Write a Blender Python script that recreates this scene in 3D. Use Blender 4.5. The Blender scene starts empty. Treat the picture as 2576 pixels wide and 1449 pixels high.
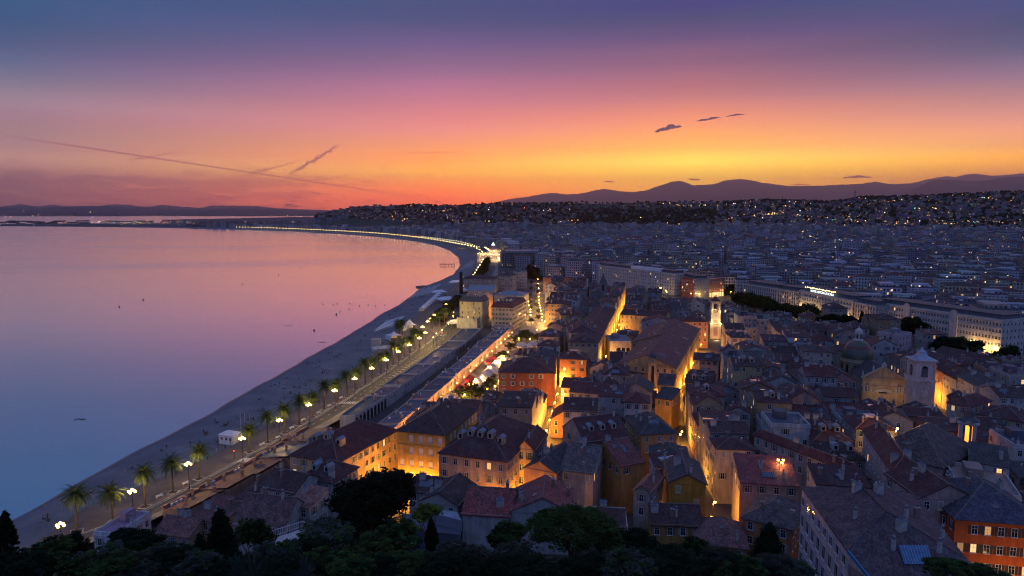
import bpy, math, random
from math import sin, cos, pi, radians, hypot, atan2, tan, sqrt
R = random.Random(11)
C = bpy.context.scene.collection
S = bpy.context.scene

# ------------------------------------------------------------------ camera
W2, H2, F2 = 2576.0, 1449.0, 1717.0          # photograph measured on a 2576 px wide copy
CZ, HOR = 90.0, 535.0
PITCH = math.atan((H2/2-HOR)/F2)
cam = bpy.data.objects.new('camera', bpy.data.cameras.new('camera'))
C.objects.link(cam); S.camera = cam
cam.data.sensor_width = 36.0; cam.data.lens = F2/W2*36.0
cam.data.clip_start = 0.5; cam.data.clip_end = 250000
cam.location = (0, 0, CZ); cam.rotation_euler = (pi/2-PITCH, 0, 0)

# ------------------------------------------------------------------ view transform
S.view_settings.view_transform = 'Standard'; S.view_settings.look = 'None'
S.view_settings.exposure = 0.0; S.view_settings.gamma = 1.0
cy = S.cycles
cy.use_denoising = True; cy.filter_width = 1.15
try: cy.denoiser = 'OPENIMAGEDENOISE'
except Exception: pass
cy.max_bounces = 6; cy.diffuse_bounces = 2; cy.glossy_bounces = 4; cy.transmission_bounces = 2
cy.volume_bounces = 0; cy.transparent_max_bounces = 6
cy.sample_clamp_indirect = 3.0
cy.caustics_reflective = False; cy.caustics_refractive = False

# ------------------------------------------------------------------ picture point -> place
def ray(px, py):
    u = (px-W2/2)/F2; v = (H2/2-py)/F2; c, s = cos(PITCH), sin(PITCH)
    return (u, c+v*s, -s+v*c)
def G(px, py, z=0.0):
    d = ray(px, py); t = (z-CZ)/d[2]
    return (d[0]*t, d[1]*t)
def AT(px, py, Y):
    d = ray(px, py); t = Y/d[1]
    return (d[0]*t, Y, CZ+d[2]*t)
def lin(r, g=None, b=None):
    if g is None: r, g, b = r
    f = lambda c: (c/255.0)/12.92 if c <= 10.3 else ((c/255.0+0.055)/1.055)**2.4
    return (f(r), f(g), f(b), 1.0)
def interp(x, xs, ys):
    if x <= xs[0]: return ys[0]
    for i in range(1, len(xs)):
        if x <= xs[i]:
            t = (x-xs[i-1])/(xs[i]-xs[i-1]); return ys[i-1]+(ys[i]-ys[i-1])*t
    return ys[-1]

# ------------------------------------------------------------------ node helper
class NT:
    def __init__(s, tree): s.t = tree; s.n = tree.nodes; s.l = tree.links
    def put(s, sock, v):
        if v is None: return
        if isinstance(v, bpy.types.NodeSocket): s.l.new(v, sock)
        else: sock.default_value = v
    def m(s, op, a=None, b=None, c=None, clamp=False):
        n = s.n.new('ShaderNodeMath'); n.operation = op; n.use_clamp = clamp
        for i, v in enumerate((a, b, c)): s.put(n.inputs[i], v)
        return n.outputs[0]
    def mix(s, f, a, b, mode='MIX'):
        n = s.n.new('ShaderNodeMix'); n.data_type = 'RGBA'; n.blend_type = mode
        s.put(n.inputs[0], f); s.put(n.inputs[6], a); s.put(n.inputs[7], b)
        return n.outputs[2]
    def rng(s, v, a, b, c=0.0, d=1.0, smooth=False):
        n = s.n.new('ShaderNodeMapRange'); n.clamp = True
        if smooth: n.interpolation_type = 'SMOOTHSTEP'
        s.put(n.inputs[0], v)
        for i, x in zip((1, 2, 3, 4), (a, b, c, d)): n.inputs[i].default_value = x
        return n.outputs[0]
    def ramp(s, f, stops):
        n = s.n.new('ShaderNodeValToRGB'); e = n.color_ramp.elements
        while len(e) < len(stops): e.new(0.5)
        for x, (p, c) in zip(e, stops): x.position = p; x.color = c
        s.put(n.inputs[0], f); return n.outputs[0]
    def noise(s, vec, scale, detail=3.0, rough=0.55, dist=0.0):
        n = s.n.new('ShaderNodeTexNoise'); s.put(n.inputs['Vector'], vec)
        n.inputs['Scale'].default_value = scale; n.inputs['Detail'].default_value = detail
        n.inputs['Roughness'].default_value = rough; n.inputs['Distortion'].default_value = dist
        return n.outputs[0]
    def xyz(s, v):
        n = s.n.new('ShaderNodeSeparateXYZ'); s.put(n.inputs[0], v); return n.outputs
    def vec(s, x=0.0, y=0.0, z=0.0):
        n = s.n.new('ShaderNodeCombineXYZ')
        for i, v in enumerate((x, y, z)): s.put(n.inputs[i], v)
        return n.outputs[0]
    def co(s, which):
        n = s.n.new('ShaderNodeTexCoord'); return n.outputs[which]
    def geo(s, which):
        n = s.n.new('ShaderNodeNewGeometry'); return n.outputs[which]
    def info(s, which):
        n = s.n.new('ShaderNodeObjectInfo'); return n.outputs[which]
    def bump(s, h, strength=0.5, dist=0.05):
        n = s.n.new('ShaderNodeBump'); n.inputs['Strength'].default_value = strength
        n.inputs['Distance'].default_value = dist; s.put(n.inputs['Height'], h); return n.outputs[0]

# ------------------------------------------------------------------ the dusk sky (world)
w = bpy.data.worlds.new('World'); S.world = w; w.use_nodes = True
n = NT(w.node_tree); n.n.clear()
dx, dy, dz = n.xyz(n.co('Generated'))
elev = n.m('MULTIPLY', n.m('ARCSINE', dz), 180/pi)
az = n.m('MULTIPLY', n.m('ARCTAN2', dx, dy), 180/pi)
# sky colours read down four columns of the photograph (x, [(y, colour)...]); gain lets the sky shine through the evening haze
SKYCOL = [
 (50, [(10,(50,91,131)),(55,(66,92,131)),(110,(90,97,135)),(157,(108,108,141)),(200,(128,118,142)),(255,(158,130,148)),(292,(165,128,142)),(330,(166,128,136)),(365,(172,130,134)),(400,(178,132,130)),(430,(182,128,126)),(470,(188,124,122)),(505,(180,112,116)),(533,(150,88,108))]),
 (1100, [(10,(79,86,126)),(55,(92,88,129)),(110,(118,96,138)),(146,(140,105,141)),(182,(160,112,145)),(219,(185,120,148)),(255,(206,128,145)),(292,(226,138,140)),(328,(240,148,136)),(365,(250,158,118)),(401,(253,168,102)),(438,(253,163,72)),(470,(251,138,46)),(500,(244,104,54)),(533,(225,90,60))]),
 (1750, [(10,(81,78,125)),(47,(90,83,123)),(94,(115,90,128)),(125,(135,98,130)),(156,(152,105,129)),(187,(170,112,130)),(219,(188,120,130)),(250,(209,132,130)),(281,(234,145,125)),(312,(251,160,119)),(344,(253,176,109)),(375,(254,196,104)),(406,(255,218,106)),(435,(253,210,66)),(480,(252,190,50)),(533,(250,160,40))]),
 (2560, [(10,(71,85,126)),(61,(82,88,126)),(122,(110,100,131)),(152,(131,109,136)),(182,(151,118,140)),(213,(171,127,140)),(243,(191,136,140)),(274,(211,145,139)),(304,(230,155,138)),(334,(241,164,129)),(365,(246,170,114)),(395,(250,171,92)),(420,(253,170,82)),(470,(250,150,60)),(533,(240,120,50))]),
]
GAIN = [[(0.3, 1.088, 1.157), (0.3, 1.036, 1.07), (0.629, 1.082, 1.129), (0.909, 1.271, 1.254), (1.252, 1.475, 1.319), (1.778, 1.826, 1.588), (1.829, 1.773, 1.561), (2.13, 2.175, 1.709), (2.65, 2.63, 2.009), (4.135, 4.022, 2.581), (4.135, 4.022, 2.581), (4.135, 4.022, 2.581), (4.135, 4.022, 2.581), (4.135, 4.022, 2.581)], [(0.334, 0.92, 1.06), (0.417, 0.92, 1.092), (0.857, 1.04, 1.209), (0.986, 1.085, 1.184), (1.196, 1.194, 1.276), (1.464, 1.36, 1.378), (1.533, 1.435, 1.408), (1.722, 1.584, 1.451), (1.975, 1.841, 1.682), (2.355, 2.291, 1.349), (3.477, 2.883, 0.954), (4.877, 5.757, 0.3), (6.269, 5.247, 0.3), (6.269, 5.247, 0.132), (6.269, 5.247, 0.132)], [(0.3, 0.652, 1.172), (0.363, 0.853, 1.015), (0.763, 0.872, 1.092), (1.105, 1.071, 1.136), (1.035, 1.0, 1.142), (1.307, 1.209, 1.226), (1.393, 1.231, 1.179), (1.526, 1.462, 1.325), (1.829, 1.654, 1.272), (2.013, 1.863, 1.351), (2.408, 2.206, 1.112), (3.082, 2.631, 1.11), (4.419, 4.117, 1.547), (4.419, 4.117, 1.547), (4.419, 4.117, 1.547), (4.419, 4.117, 1.547)], [(0.3, 0.873, 1.191), (0.3, 0.844, 0.998), (0.556, 1.033, 1.168), (1.0, 1.234, 1.284), (1.197, 1.313, 1.416), (1.476, 1.508, 1.427), (1.617, 1.639, 1.516), (1.889, 1.846, 1.62), (2.224, 2.09, 1.719), (2.608, 2.479, 1.805), (2.908, 2.849, 1.677), (4.441, 4.294, 0.368), (4.441, 4.294, 0.368), (4.441, 4.294, 0.368), (4.441, 4.294, 0.368)]]
#GAINS
HIGH = [(26, (40,80,122)), (38, (78,106,158)), (60, (104,120,172))]
BACK = [(0, (88,104,160)), (8, (90,110,170)), (20, (90,114,178)), (40, (92,116,180)), (60, (96,118,178))]
LIFT = 1.22
def colstops(k):
    x, rows = SKYCOL[k]; st = []
    for (y, c), g in zip(rows, GAIN[k]):
        d = ray(x, y); e = math.degrees(math.asin(d[2]/sqrt(d[0]**2+d[1]**2+d[2]**2))); l = lin(c)
        st.append((max(e, 0)/60.0, tuple(l[i]*g[i]*.25 for i in range(3))+(1,)))
    st.sort(); return st+[(e/60.0, tuple(v*.25*LIFT for v in lin(c)[:3])+(1,)) for e, c in HIGH]
ef = n.m('DIVIDE', elev, 60.0, clamp=True)
CA = [math.degrees(atan2(ray(x, 300)[0], ray(x, 300)[1])) for x, _ in SKYCOL]
rp = [n.ramp(ef, colstops(k)) for k in range(4)]
bk = n.ramp(ef, [(e/60.0, tuple(v*.25*LIFT for v in lin(c)[:3])+(1,)) for e, c in BACK])
col = rp[0]
for k in range(1, 4): col = n.mix(n.rng(az, CA[k-1], CA[k], smooth=False), col, rp[k])
col = n.mix(n.rng(az, CA[3]+6, 115, smooth=True), col, bk); col = n.mix(n.rng(az, CA[0]-6, -115, smooth=True), col, bk)
def qlin(*c): return tuple(v*.25 for v in lin(*c)[:3])+(1,)
# low bank of mauve cloud and torn wisps over the sea
cv = n.vec(n.m('MULTIPLY', az, 0.20), n.m('ADD', n.m('MULTIPLY', elev, 1.25), n.m('MULTIPLY', az, 0.030)), 3.1)
nz = n.noise(cv, 1.3, 6, 0.62, 0.6)
band = n.m('MULTIPLY', n.rng(elev, 3.6, 2.2, smooth=True), n.rng(az, -4, -24, smooth=True))
wisp = n.rng(n.m('ADD', nz, n.m('MULTIPLY', band, 0.27)), 0.56, 0.80, smooth=True)
wisp = n.m('MULTIPLY', wisp, n.rng(az, -1, -16, smooth=True))
wisp = n.m('MULTIPLY', wisp, n.rng(elev, 6.2, 3.4, smooth=True))
col = n.mix(n.m('MULTIPLY', wisp, 0.34), col, n.mix(n.rng(az, -32, -14), qlin(128,84,120), qlin(204,98,98)))
col = n.mix(n.m('MULTIPLY', n.m('MULTIPLY', n.rng(n.noise(n.vec(n.m('MULTIPLY', az, 0.4), n.m('MULTIPLY', elev, 3.2), 9.0), 1.0, 5, 0.6, 1.2), 0.56, 0.74, smooth=True),
        n.rng(elev, 4.0, 1.5)), n.rng(az, 2, -8)), col, qlin(226,92,72))
# vapour trails: long straight one and a short ragged one
uu = n.m('DIVIDE', dx, n.m('MAXIMUM', dy, 0.05)); vv = n.m('DIVIDE', dz, n.m('MAXIMUM', dy, 0.05))
def dirp(px, py): d = ray(px, py); return d[0]/d[1], d[2]/d[1]
def trail(p0, p1, wd0, wd1, colr, amt, wob=0.0, col=None):
    (u0, v0), (u1, v1) = dirp(*p0), dirp(*p1); mm = (v1-v0)/(u1-u0)
    v = vv
    if wob:
        v = n.m('ADD', vv, n.m('MULTIPLY', n.m('SUBTRACT', n.noise(n.vec(n.m('MULTIPLY', uu, 60.0), n.m('MULTIPLY', vv, 60.0), 0.0), 1.6, 4, 0.6), 0.5), wob))
    dist = n.m('ABSOLUTE', n.m('SUBTRACT', v, n.m('MULTIPLY_ADD', uu, mm, v0-mm*u0)))
    t = n.rng(uu, u0, u1)
    wdt = n.m('MULTIPLY_ADD', t, wd1-wd0, wd0)
    k = n.m('SUBTRACT', 1.0, n.m('DIVIDE', dist, wdt), clamp=True)
    k = n.m('MULTIPLY', k, n.m('MULTIPLY', n.rng(uu, u0, u0+abs(u1-u0)*0.25), n.rng(uu, u1, u1-abs(u1-u0)*0.2)))
    k = n.m('MULTIPLY', n.m('MULTIPLY', k, amt), n.rng(dy, 0.1, 0.2))
    return n.mix(k, col, colr)
col = trail((-60, 330), (1090, 503), 0.0024, 0.0014, qlin(216,112,108), 0.7, 0.0, col)
col = trail((718, 445), (860, 360), 0.0058, 0.0030, qlin(150,92,112), 0.85, 0.016, col)
col = trail((600, 445), (760, 402), 0.0040, 0.0020, qlin(228,98,88), 0.45, 0.008, col)
col = trail((300, 408), (470, 378), 0.0025, 0.0012, qlin(216,104,104), 0.5, 0.004, col)
col = trail((990, 385), (1180, 382), 0.0018, 0.0012, qlin(226,120,90), 0.4, 0.003, col)
bg = n.n.new('ShaderNodeBackground'); n.put(bg.inputs[0], col); bg.inputs[1].default_value = 4.0
out = n.n.new('ShaderNodeOutputWorld'); n.l.new(bg.outputs[0], out.inputs[0])

# ------------------------------------------------------------------ materials
MATS = {}
def newmat(name):
    m = bpy.data.materials.new(name); m.use_nodes = True; t = NT(m.node_tree)
    b = m.node_tree.nodes['Principled BSDF']; MATS[name] = m
    return m, t, b
def plain(name, c, rough=0.7, metal=0.0, noise=0.25, scale=2.0, bump=0.0):
    m, t, b = newmat(name)
    nn = t.noise(t.co('Object'), scale, 4, 0.6)
    f = t.rng(nn, 0.25, 0.75, 1-noise, 1+noise)
    t.put(b.inputs['Base Color'], t.mix(1.0, (c[0], c[1], c[2], 1), t.vec(f, f, f), 'MULTIPLY'))
    b.inputs['Roughness'].default_value = rough; b.inputs['Metallic'].default_value = metal
    if bump: t.put(b.inputs['Normal'], t.bump(nn, bump, 0.1))
    return m
def glow(name, c, strength, sample=False):
    m, t, b = newmat(name)
    b.inputs['Base Color'].default_value = (0.02, 0.02, 0.02, 1)
    b.inputs['Emission Color'].default_value = (*c[:3], 1); b.inputs['Emission Strength'].default_value = strength
    if not sample: m.cycles.emission_sampling = 'NONE'
    return m
# stucco walls, coloured by the object's own colour
m, t, b = newmat('stucco')
oc = t.info('Color'); pos = t.geo('Position')
n1 = t.noise(pos, 0.35, 5, 0.65); px_, py_, pz_ = t.xyz(pos)
n2 = t.noise(t.vec(t.m('MULTIPLY', t.m('ADD', px_, py_), 1.7), t.m('MULTIPLY', px_, 0.3), t.m('MULTIPLY', pz_, 0.16)), 1.0, 4, 0.6)
k = t.m('MULTIPLY', t.rng(n1, 0.3, 0.7, 0.72, 1.12), t.rng(n2, 0.35, 0.62, 0.74, 1.05))
t.put(b.inputs['Base Color'], t.mix(1.0, oc, t.vec(k, k, k), 'MULTIPLY')); b.inputs['Roughness'].default_value = 0.9
t.put(b.inputs['Normal'], t.bump(t.noise(pos, 3.0, 4, 0.6), 0.25, 0.05))
# clay tiles in courses, coloured by the object's own colour
m, t, b = newmat('roof_tile')
uv = t.co('UV'); u_, v_, _ = t.xyz(uv); oc = t.info('Color')
cu = t.m('FLOOR', t.m('MULTIPLY', u_, 3.3)); cvv = t.m('FLOOR', t.m('MULTIPLY', v_, 2.6))
wn = t.n.new('ShaderNodeTexWhiteNoise'); wn.noise_dimensions = '2D'; t.put(wn.inputs['Vector'], t.vec(cu, cvv, 0.0))
ln = t.m('ADD', t.m('MULTIPLY', t.m('ABSOLUTE', t.m('SINE', t.m('MULTIPLY', u_, 3.3*pi))), 0.55), t.m('MULTIPLY', t.m('FRACT', t.m('MULTIPLY', v_, 2.6)), 0.45))
n1 = t.noise(t.geo('Position'), 0.5, 5, 0.65)
k = t.m('MULTIPLY', t.m('MULTIPLY', t.rng(wn.outputs[0], 0, 1, 0.5, 1.45), t.rng(n1, 0.3, 0.72, 0.5, 1.35)), t.rng(ln, 0.0, 0.8, 0.45, 1.15))
cc = t.mix(t.rng(t.noise(t.geo('Position'), 0.16, 4, 0.6), 0.48, 0.68), oc, t.mix(0.55, oc, (0.085, 0.08, 0.075, 1)))
t.put(b.inputs['Base Color'], t.mix(1.0, cc, t.vec(k, k, k), 'MULTIPLY')); b.inputs['Roughness'].default_value = 0.75
t.put(b.inputs['Normal'], t.bump(ln, 0.6, 0.08))
# flat roofs
m, t, b = newmat('flat_roof')
oc = t.info('Color'); n1 = t.noise(t.geo('Position'), 0.25, 6, 0.7)
k = t.rng(n1, 0.25, 0.75, 0.55, 1.35)
t.put(b.inputs['Base Color'], t.mix(1.0, oc, t.vec(k, k, k), 'MULTIPLY')); t.put(b.inputs['Roughness'], t.rng(n1, 0.3, 0.7, 0.35, 0.85))
# modern facades: bays, glazing, balcony slabs, a few lit rooms
def facade(name, colour, bay=2.7, floor=3.1, lit=0.955, wu=0.26, wv=0.31, glass=(0.02, 0.025, 0.035, 1)):
    m, t, b = newmat(name)
    u_, v_, _ = t.xyz(t.co('UV')); oc = t.info('Color') if colour == 'object' else None
    if oc is None:
        at = t.n.new('ShaderNodeAttribute'); at.attribute_name = 'Col'; oc = at.outputs[0]
    gu = t.m('DIVIDE', u_, bay); gv = t.m('DIVIDE', v_, floor)
    fu = t.m('FRACT', gu); fv = t.m('FRACT', gv)
    wn = t.n.new('ShaderNodeTexWhiteNoise'); wn.noise_dimensions = '4D'
    t.put(wn.inputs['Vector'], t.vec(t.m('FLOOR', gu), t.m('FLOOR', gv), t.m('FLOOR', t.m('MULTIPLY', t.noise(t.geo('Position'), 0.02, 0), 40))))
    t.put(wn.inputs['W'], t.info('Random'))
    rv = wn.outputs[0]; rc = wn.outputs[1]
    win = t.m('MULTIPLY', t.m('LESS_THAN', t.m('ABSOLUTE', t.m('SUBTRACT', fu, 0.5)), wu), t.m('LESS_THAN', t.m('ABSOLUTE', t.m('SUBTRACT', fv, 0.52)), wv))
    nrm = t.xyz(t.geo('Normal'))[2]
    win = t.m('MULTIPLY', win, t.m('LESS_THAN', t.m('ABSOLUTE', nrm), 0.3))
    slab = t.m('LESS_THAN', fv, 0.10)
    k = t.rng(t.noise(t.geo('Position'), 0.06, 4, 0.6), 0.3, 0.7, 0.75, 1.2)
    base = t.mix(1.0, oc, t.vec(k, k, k), 'MULTIPLY')
    base = t.mix(t.m('MULTIPLY', slab, 0.5), base, (0.55, 0.53, 0.5, 1))
    base = t.mix(win, base, t.mix(t.rng(rv, 0.0, 0.5), t.mix(0.6, oc, (0.1, 0.11, 0.12, 1)), glass))
    t.put(b.inputs['Base Color'], base); t.put(b.inputs['Roughness'], t.m('MULTIPLY_ADD', win, -0.6, 0.85))
    on = t.m('MULTIPLY', win, t.m('GREATER_THAN', rv, lit))
    t.put(b.inputs['Emission Color'], t.mix(t.xyz(rc)[1], (1.0, 0.42, 0.10, 1), (1.0, 0.78, 0.42, 1)))
    t.put(b.inputs['Emission Strength'], t.m('MULTIPLY', on, t.rng(t.xyz(rc)[2], 0, 1, 0.3, 1.8)))
    m.cycles.emission_sampling = 'NONE'
    return m
facade('apartment_facade', 'object', lit=0.962); facade('far_facade', 'attribute', lit=0.985)
m, t, b = newmat('far_roof')
at = t.n.new('ShaderNodeAttribute'); at.attribute_name = 'Col'; k = t.rng(t.noise(t.geo('Position'), 0.08, 5, 0.7), 0.25, 0.75, 0.6, 1.3)
t.put(b.inputs['Base Color'], t.mix(1.0, at.outputs[0], t.vec(k, k, k), 'MULTIPLY')); b.inputs['Roughness'].default_value = 0.7
# simple surfaces
plain('shutter_paint', (0.10, 0.15, 0.15), 0.7); m = MATS['shutter_paint']
t = NT(m.node_tree); t.put(m.node_tree.nodes['Principled BSDF'].inputs['Base Color'], t.info('Color'))
plain('window_glass', (0.014, 0.017, 0.024), 0.12, 0, 0.5, 0.7)
plain('white_frame', (0.62, 0.60, 0.57), 0.7)
plain('stone_trim', (0.42, 0.38, 0.33), 0.85, 0, 0.3, 1.0)
plain('pale_stone', (0.50, 0.45, 0.40), 0.85, 0, 0.25, 0.8)
plain('tile_dome', (0.07, 0.085, 0.055), 0.28, 0, 0.6, 3.0)
plain('dome_band', (0.14, 0.03, 0.03), 0.35)
plain('zinc', (0.20, 0.24, 0.28), 0.4, 0.3, 0.3, 1.2)
plain('slate', (0.045, 0.05, 0.06), 0.5, 0, 0.4, 1.5)
plain('brick_chimney', (0.26, 0.16, 0.12), 0.9, 0, 0.4, 3.0)
plain('dark_metal', (0.03, 0.03, 0.035), 0.45, 0.6)
plain('rust_steel', (0.05, 0.026, 0.018), 0.8, 0.2, 0.4, 0.4)
plain('white_canvas', (0.72, 0.70, 0.68), 0.8, 0, 0.08, 1.0)
plain('cream_canvas', (0.62, 0.54, 0.44), 0.85, 0, 0.15, 1.0)
plain('red_canvas', (0.42, 0.03, 0.03), 0.8, 0, 0.2, 1.0)
plain('dark_canvas', (0.05, 0.04, 0.045), 0.8, 0, 0.2, 1.0)
plain('asphalt', (0.055, 0.055, 0.058), 0.75, 0, 0.3, 0.25)
plain('paving', (0.125, 0.102, 0.090), 0.85, 0, 0.28, 0.3)
plain('street_paving', (0.20, 0.18, 0.16), 0.75, 0, 0.3, 0.3)
plain('kerb_stone', (0.42, 0.40, 0.37), 0.85)
plain('white_paint', (0.72, 0.72, 0.70), 0.7, 0, 0.2, 1.0)
plain('rail_paint', (0.10, 0.24, 0.27), 0.5)
plain('white_metal', (0.66, 0.68, 0.70), 0.4, 0, 0.05)
plain('bark', (0.075, 0.055, 0.042), 0.95, 0, 0.5, 4.0, 0.6)
plain('palm_bark', (0.12, 0.09, 0.065), 0.95, 0, 0.5, 5.0, 0.6)
plain('rock', (0.16, 0.15, 0.145), 0.9, 0, 0.4, 0.5)
plain('timber', (0.10, 0.065, 0.045), 0.8)
plain('clothing', (0.05, 0.05, 0.06), 0.9); t = NT(MATS['clothing'].node_tree)
t.put(MATS['clothing'].node_tree.nodes['Principled BSDF'].inputs['Base Color'], t.info('Color'))
plain('skin', (0.38, 0.24, 0.17), 0.6)
plain('solar_panel', (0.03, 0.05, 0.10), 0.15, 0.0, 0.3)
plain('sheet_metal', (0.32, 0.36, 0.42), 0.38, 0.5, 0.2, 0.8)
plain('blue_sheet', (0.04, 0.16, 0.30), 0.45, 0.2, 0.25, 0.8)
plain('cloud_vapour', (0.30, 0.22, 0.27), 1.0, 0, 0.25, 0.0005)
plain('range_scrub', (0.05, 0.055, 0.05), 0.95, 0, 0.5, 0.002)
plain('roof_glint', (0.75, 0.76, 0.80), 0.16, 0.9, 0.15)
plain('ridge_mortar', (0.19, 0.145, 0.125), 0.9, 0, 0.5, 1.5)
# skylight glass mirrors the sky
plain('skylight_glass', (0.10, 0.12, 0.16), 0.08, 0.0, 0.1); MATS['skylight_glass'].node_tree.nodes['Principled BSDF'].inputs['Metallic'].default_value = 0.75
for nm, c in (('leaf_dark', (0.012, 0.022, 0.011)), ('leaf_green', (0.038, 0.070, 0.018)), ('leaf_olive', (0.055, 0.072, 0.056)), ('leaf_bright', (0.11, 0.145, 0.02)),
              ('leaf_palm', (0.075, 0.105, 0.030)), ('leaf_plane', (0.075, 0.085, 0.025)), ('leaf_brown', (0.045, 0.042, 0.030))):
    m, t, b = newmat(nm)
    k = t.m('MULTIPLY', t.rng(t.noise(t.co('Object'), 0.45, 3, 0.6), 0.3, 0.7, 0.45, 1.5), t.rng(t.info('Random'), 0, 1, 0.8, 1.2))
    t.put(b.inputs['Base Color'], t.mix(1.0, (*c, 1), t.vec(k, k, k), 'MULTIPLY')); b.inputs['Roughness'].default_value = 1.0; b.inputs['Specular IOR Level'].default_value = 0.05
# lights
glow('amber_glow', (1.0, 0.46, 0.08), 14.0); glow('promenade_glow', (1.0, 0.64, 0.16), 9.0); glow('white_glow', (1.0, 0.9, 0.72), 30.0)
glow('far_lamp_glow', (1.0, 0.68, 0.22), 13.0); glow('far_white_glow', (1.0, 0.86, 0.58), 6.0)
glow('warm_window', (1.0, 0.60, 0.20), 1.7); glow('sign_white', (0.86, 1.0, 0.94), 1.6); glow('sign_gold', (1.0, 0.80, 0.36), 2.2)
glow('red_glow', (1.0, 0.07, 0.03), 9.0); glow('green_glow', (0.10, 1.0, 0.55), 9.0); glow('blue_glow', (0.15, 0.3, 1.0), 9.0)
glow('dot_orange', (1.0, 0.45, 0.10), 5.0); glow('dot_yellow', (1.0, 0.68, 0.28), 5.0); glow('dot_white', (0.85, 0.95, 1.0), 4.0); glow('dot_red', (1.0, 0.12, 0.06), 5.0); glow('dot_green', (0.2, 1.0, 0.6), 4.0); glow('dot_blue', (0.15, 0.3, 1.0), 4.0)
glow('belfry_glow', (1.0, 0.28, 0.03), 3.0)
t = NT(MATS['warm_window'].node_tree); b_ = t.n['Principled BSDF']; rnd = t.info('Random')
t.put(b_.inputs['Emission Strength'], t.rng(rnd, 0, 1, 0.35, 1.7)); t.put(b_.inputs['Emission Color'], t.mix(t.m('FRACT', t.m('MULTIPLY', rnd, 7.3)), (1.0, 0.42, 0.10, 1), (1.0, 0.74, 0.36, 1)))
# the sea, long exposure smooth
m, t, b = newmat('sea_water')
pos = t.geo('Position'); X_, Y_, _ = t.xyz(pos)
n1 = t.noise(t.vec(t.m('MULTIPLY', X_, 0.010), t.m('MULTIPLY', Y_, 0.045), 0.0), 1.0, 5, 0.6, 0.4)
n2 = t.noise(t.vec(t.m('MULTIPLY', X_, 0.0011), t.m('MULTIPLY', Y_, 0.0036), 4.0), 1.0, 4, 0.6, 0.6)
gl = t.n.new('ShaderNodeBsdfGlossy'); gl.distribution = 'MULTI_GGX'
t.put(gl.inputs['Roughness'], t.m('ADD', t.rng(n2, 0.44, 0.70, 0.16, 0.20, True), t.rng(n1, 0.3, 0.7, -0.01, 0.01)))
gl.inputs['Color'].default_value = (0.98, 0.98, 1.0, 1)
t.put(gl.inputs['Normal'], t.bump(t.m('ADD', t.noise(t.vec(t.m('MULTIPLY', X_, 0.10), t.m('MULTIPLY', Y_, 0.24), 0.0), 1.0, 4, 0.6), t.m('MULTIPLY', n1, 1.5)), 0.07, 0.5))
df = t.n.new('ShaderNodeBsdfDiffuse'); df.inputs['Color'].default_value = (0.010, 0.06, 0.10, 1)
ms = t.n.new('ShaderNodeMixShader'); ms.inputs[0].default_value = 0.985; t.l.new(df.outputs[0], ms.inputs[1]); t.l.new(gl.outputs[0], ms.inputs[2])
t.l.new(ms.outputs[0], t.n['Material Output'].inputs['Surface']); t.n.remove(b)
# pebble beach
m, t, b = newmat('pebbles')
pos = t.geo('Position'); n1 = t.noise(pos, 0.07, 6, 0.65); n2 = t.noise(pos, 2.5, 3, 0.7)
zz = t.xyz(pos)[2]
c0 = t.ramp(n1, [(0.30, (0.11, 0.115, 0.125, 1)), (0.52, (0.15, 0.155, 0.165, 1)), (0.70, (0.21, 0.205, 0.20, 1))])
k = t.rng(n2, 0.3, 0.7, 0.78, 1.2)
c0 = t.mix(1.0, c0, t.vec(k, k, k), 'MULTIPLY')
t.put(b.inputs['Base Color'], t.mix(t.rng(zz, 0.9, 0.25), c0, (0.075, 0.075, 0.08, 1))); t.put(b.inputs['Roughness'], t.rng(zz, 0.15, 0.8, 0.35, 0.9))
t.put(b.inputs['Normal'], t.bump(n2, 0.5, 0.15))
# land: town ground, wooded slopes
m, t, b = newmat('land')
pos = t.geo('Position'); zz = t.xyz(pos)[2]
n1 = t.noise(pos, 0.012, 6, 0.7)
c0 = t.ramp(n1, [(0.3, (0.016, 0.026, 0.014, 1)), (0.6, (0.035, 0.045, 0.022, 1)), (0.75, (0.06, 0.055, 0.04, 1))])
t.put(b.inputs['Base Color'], t.mix(t.rng(zz, 7.0, 16.0), (0.060, 0.058, 0.056, 1), c0)); b.inputs['Roughness'].default_value = 0.95

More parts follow.
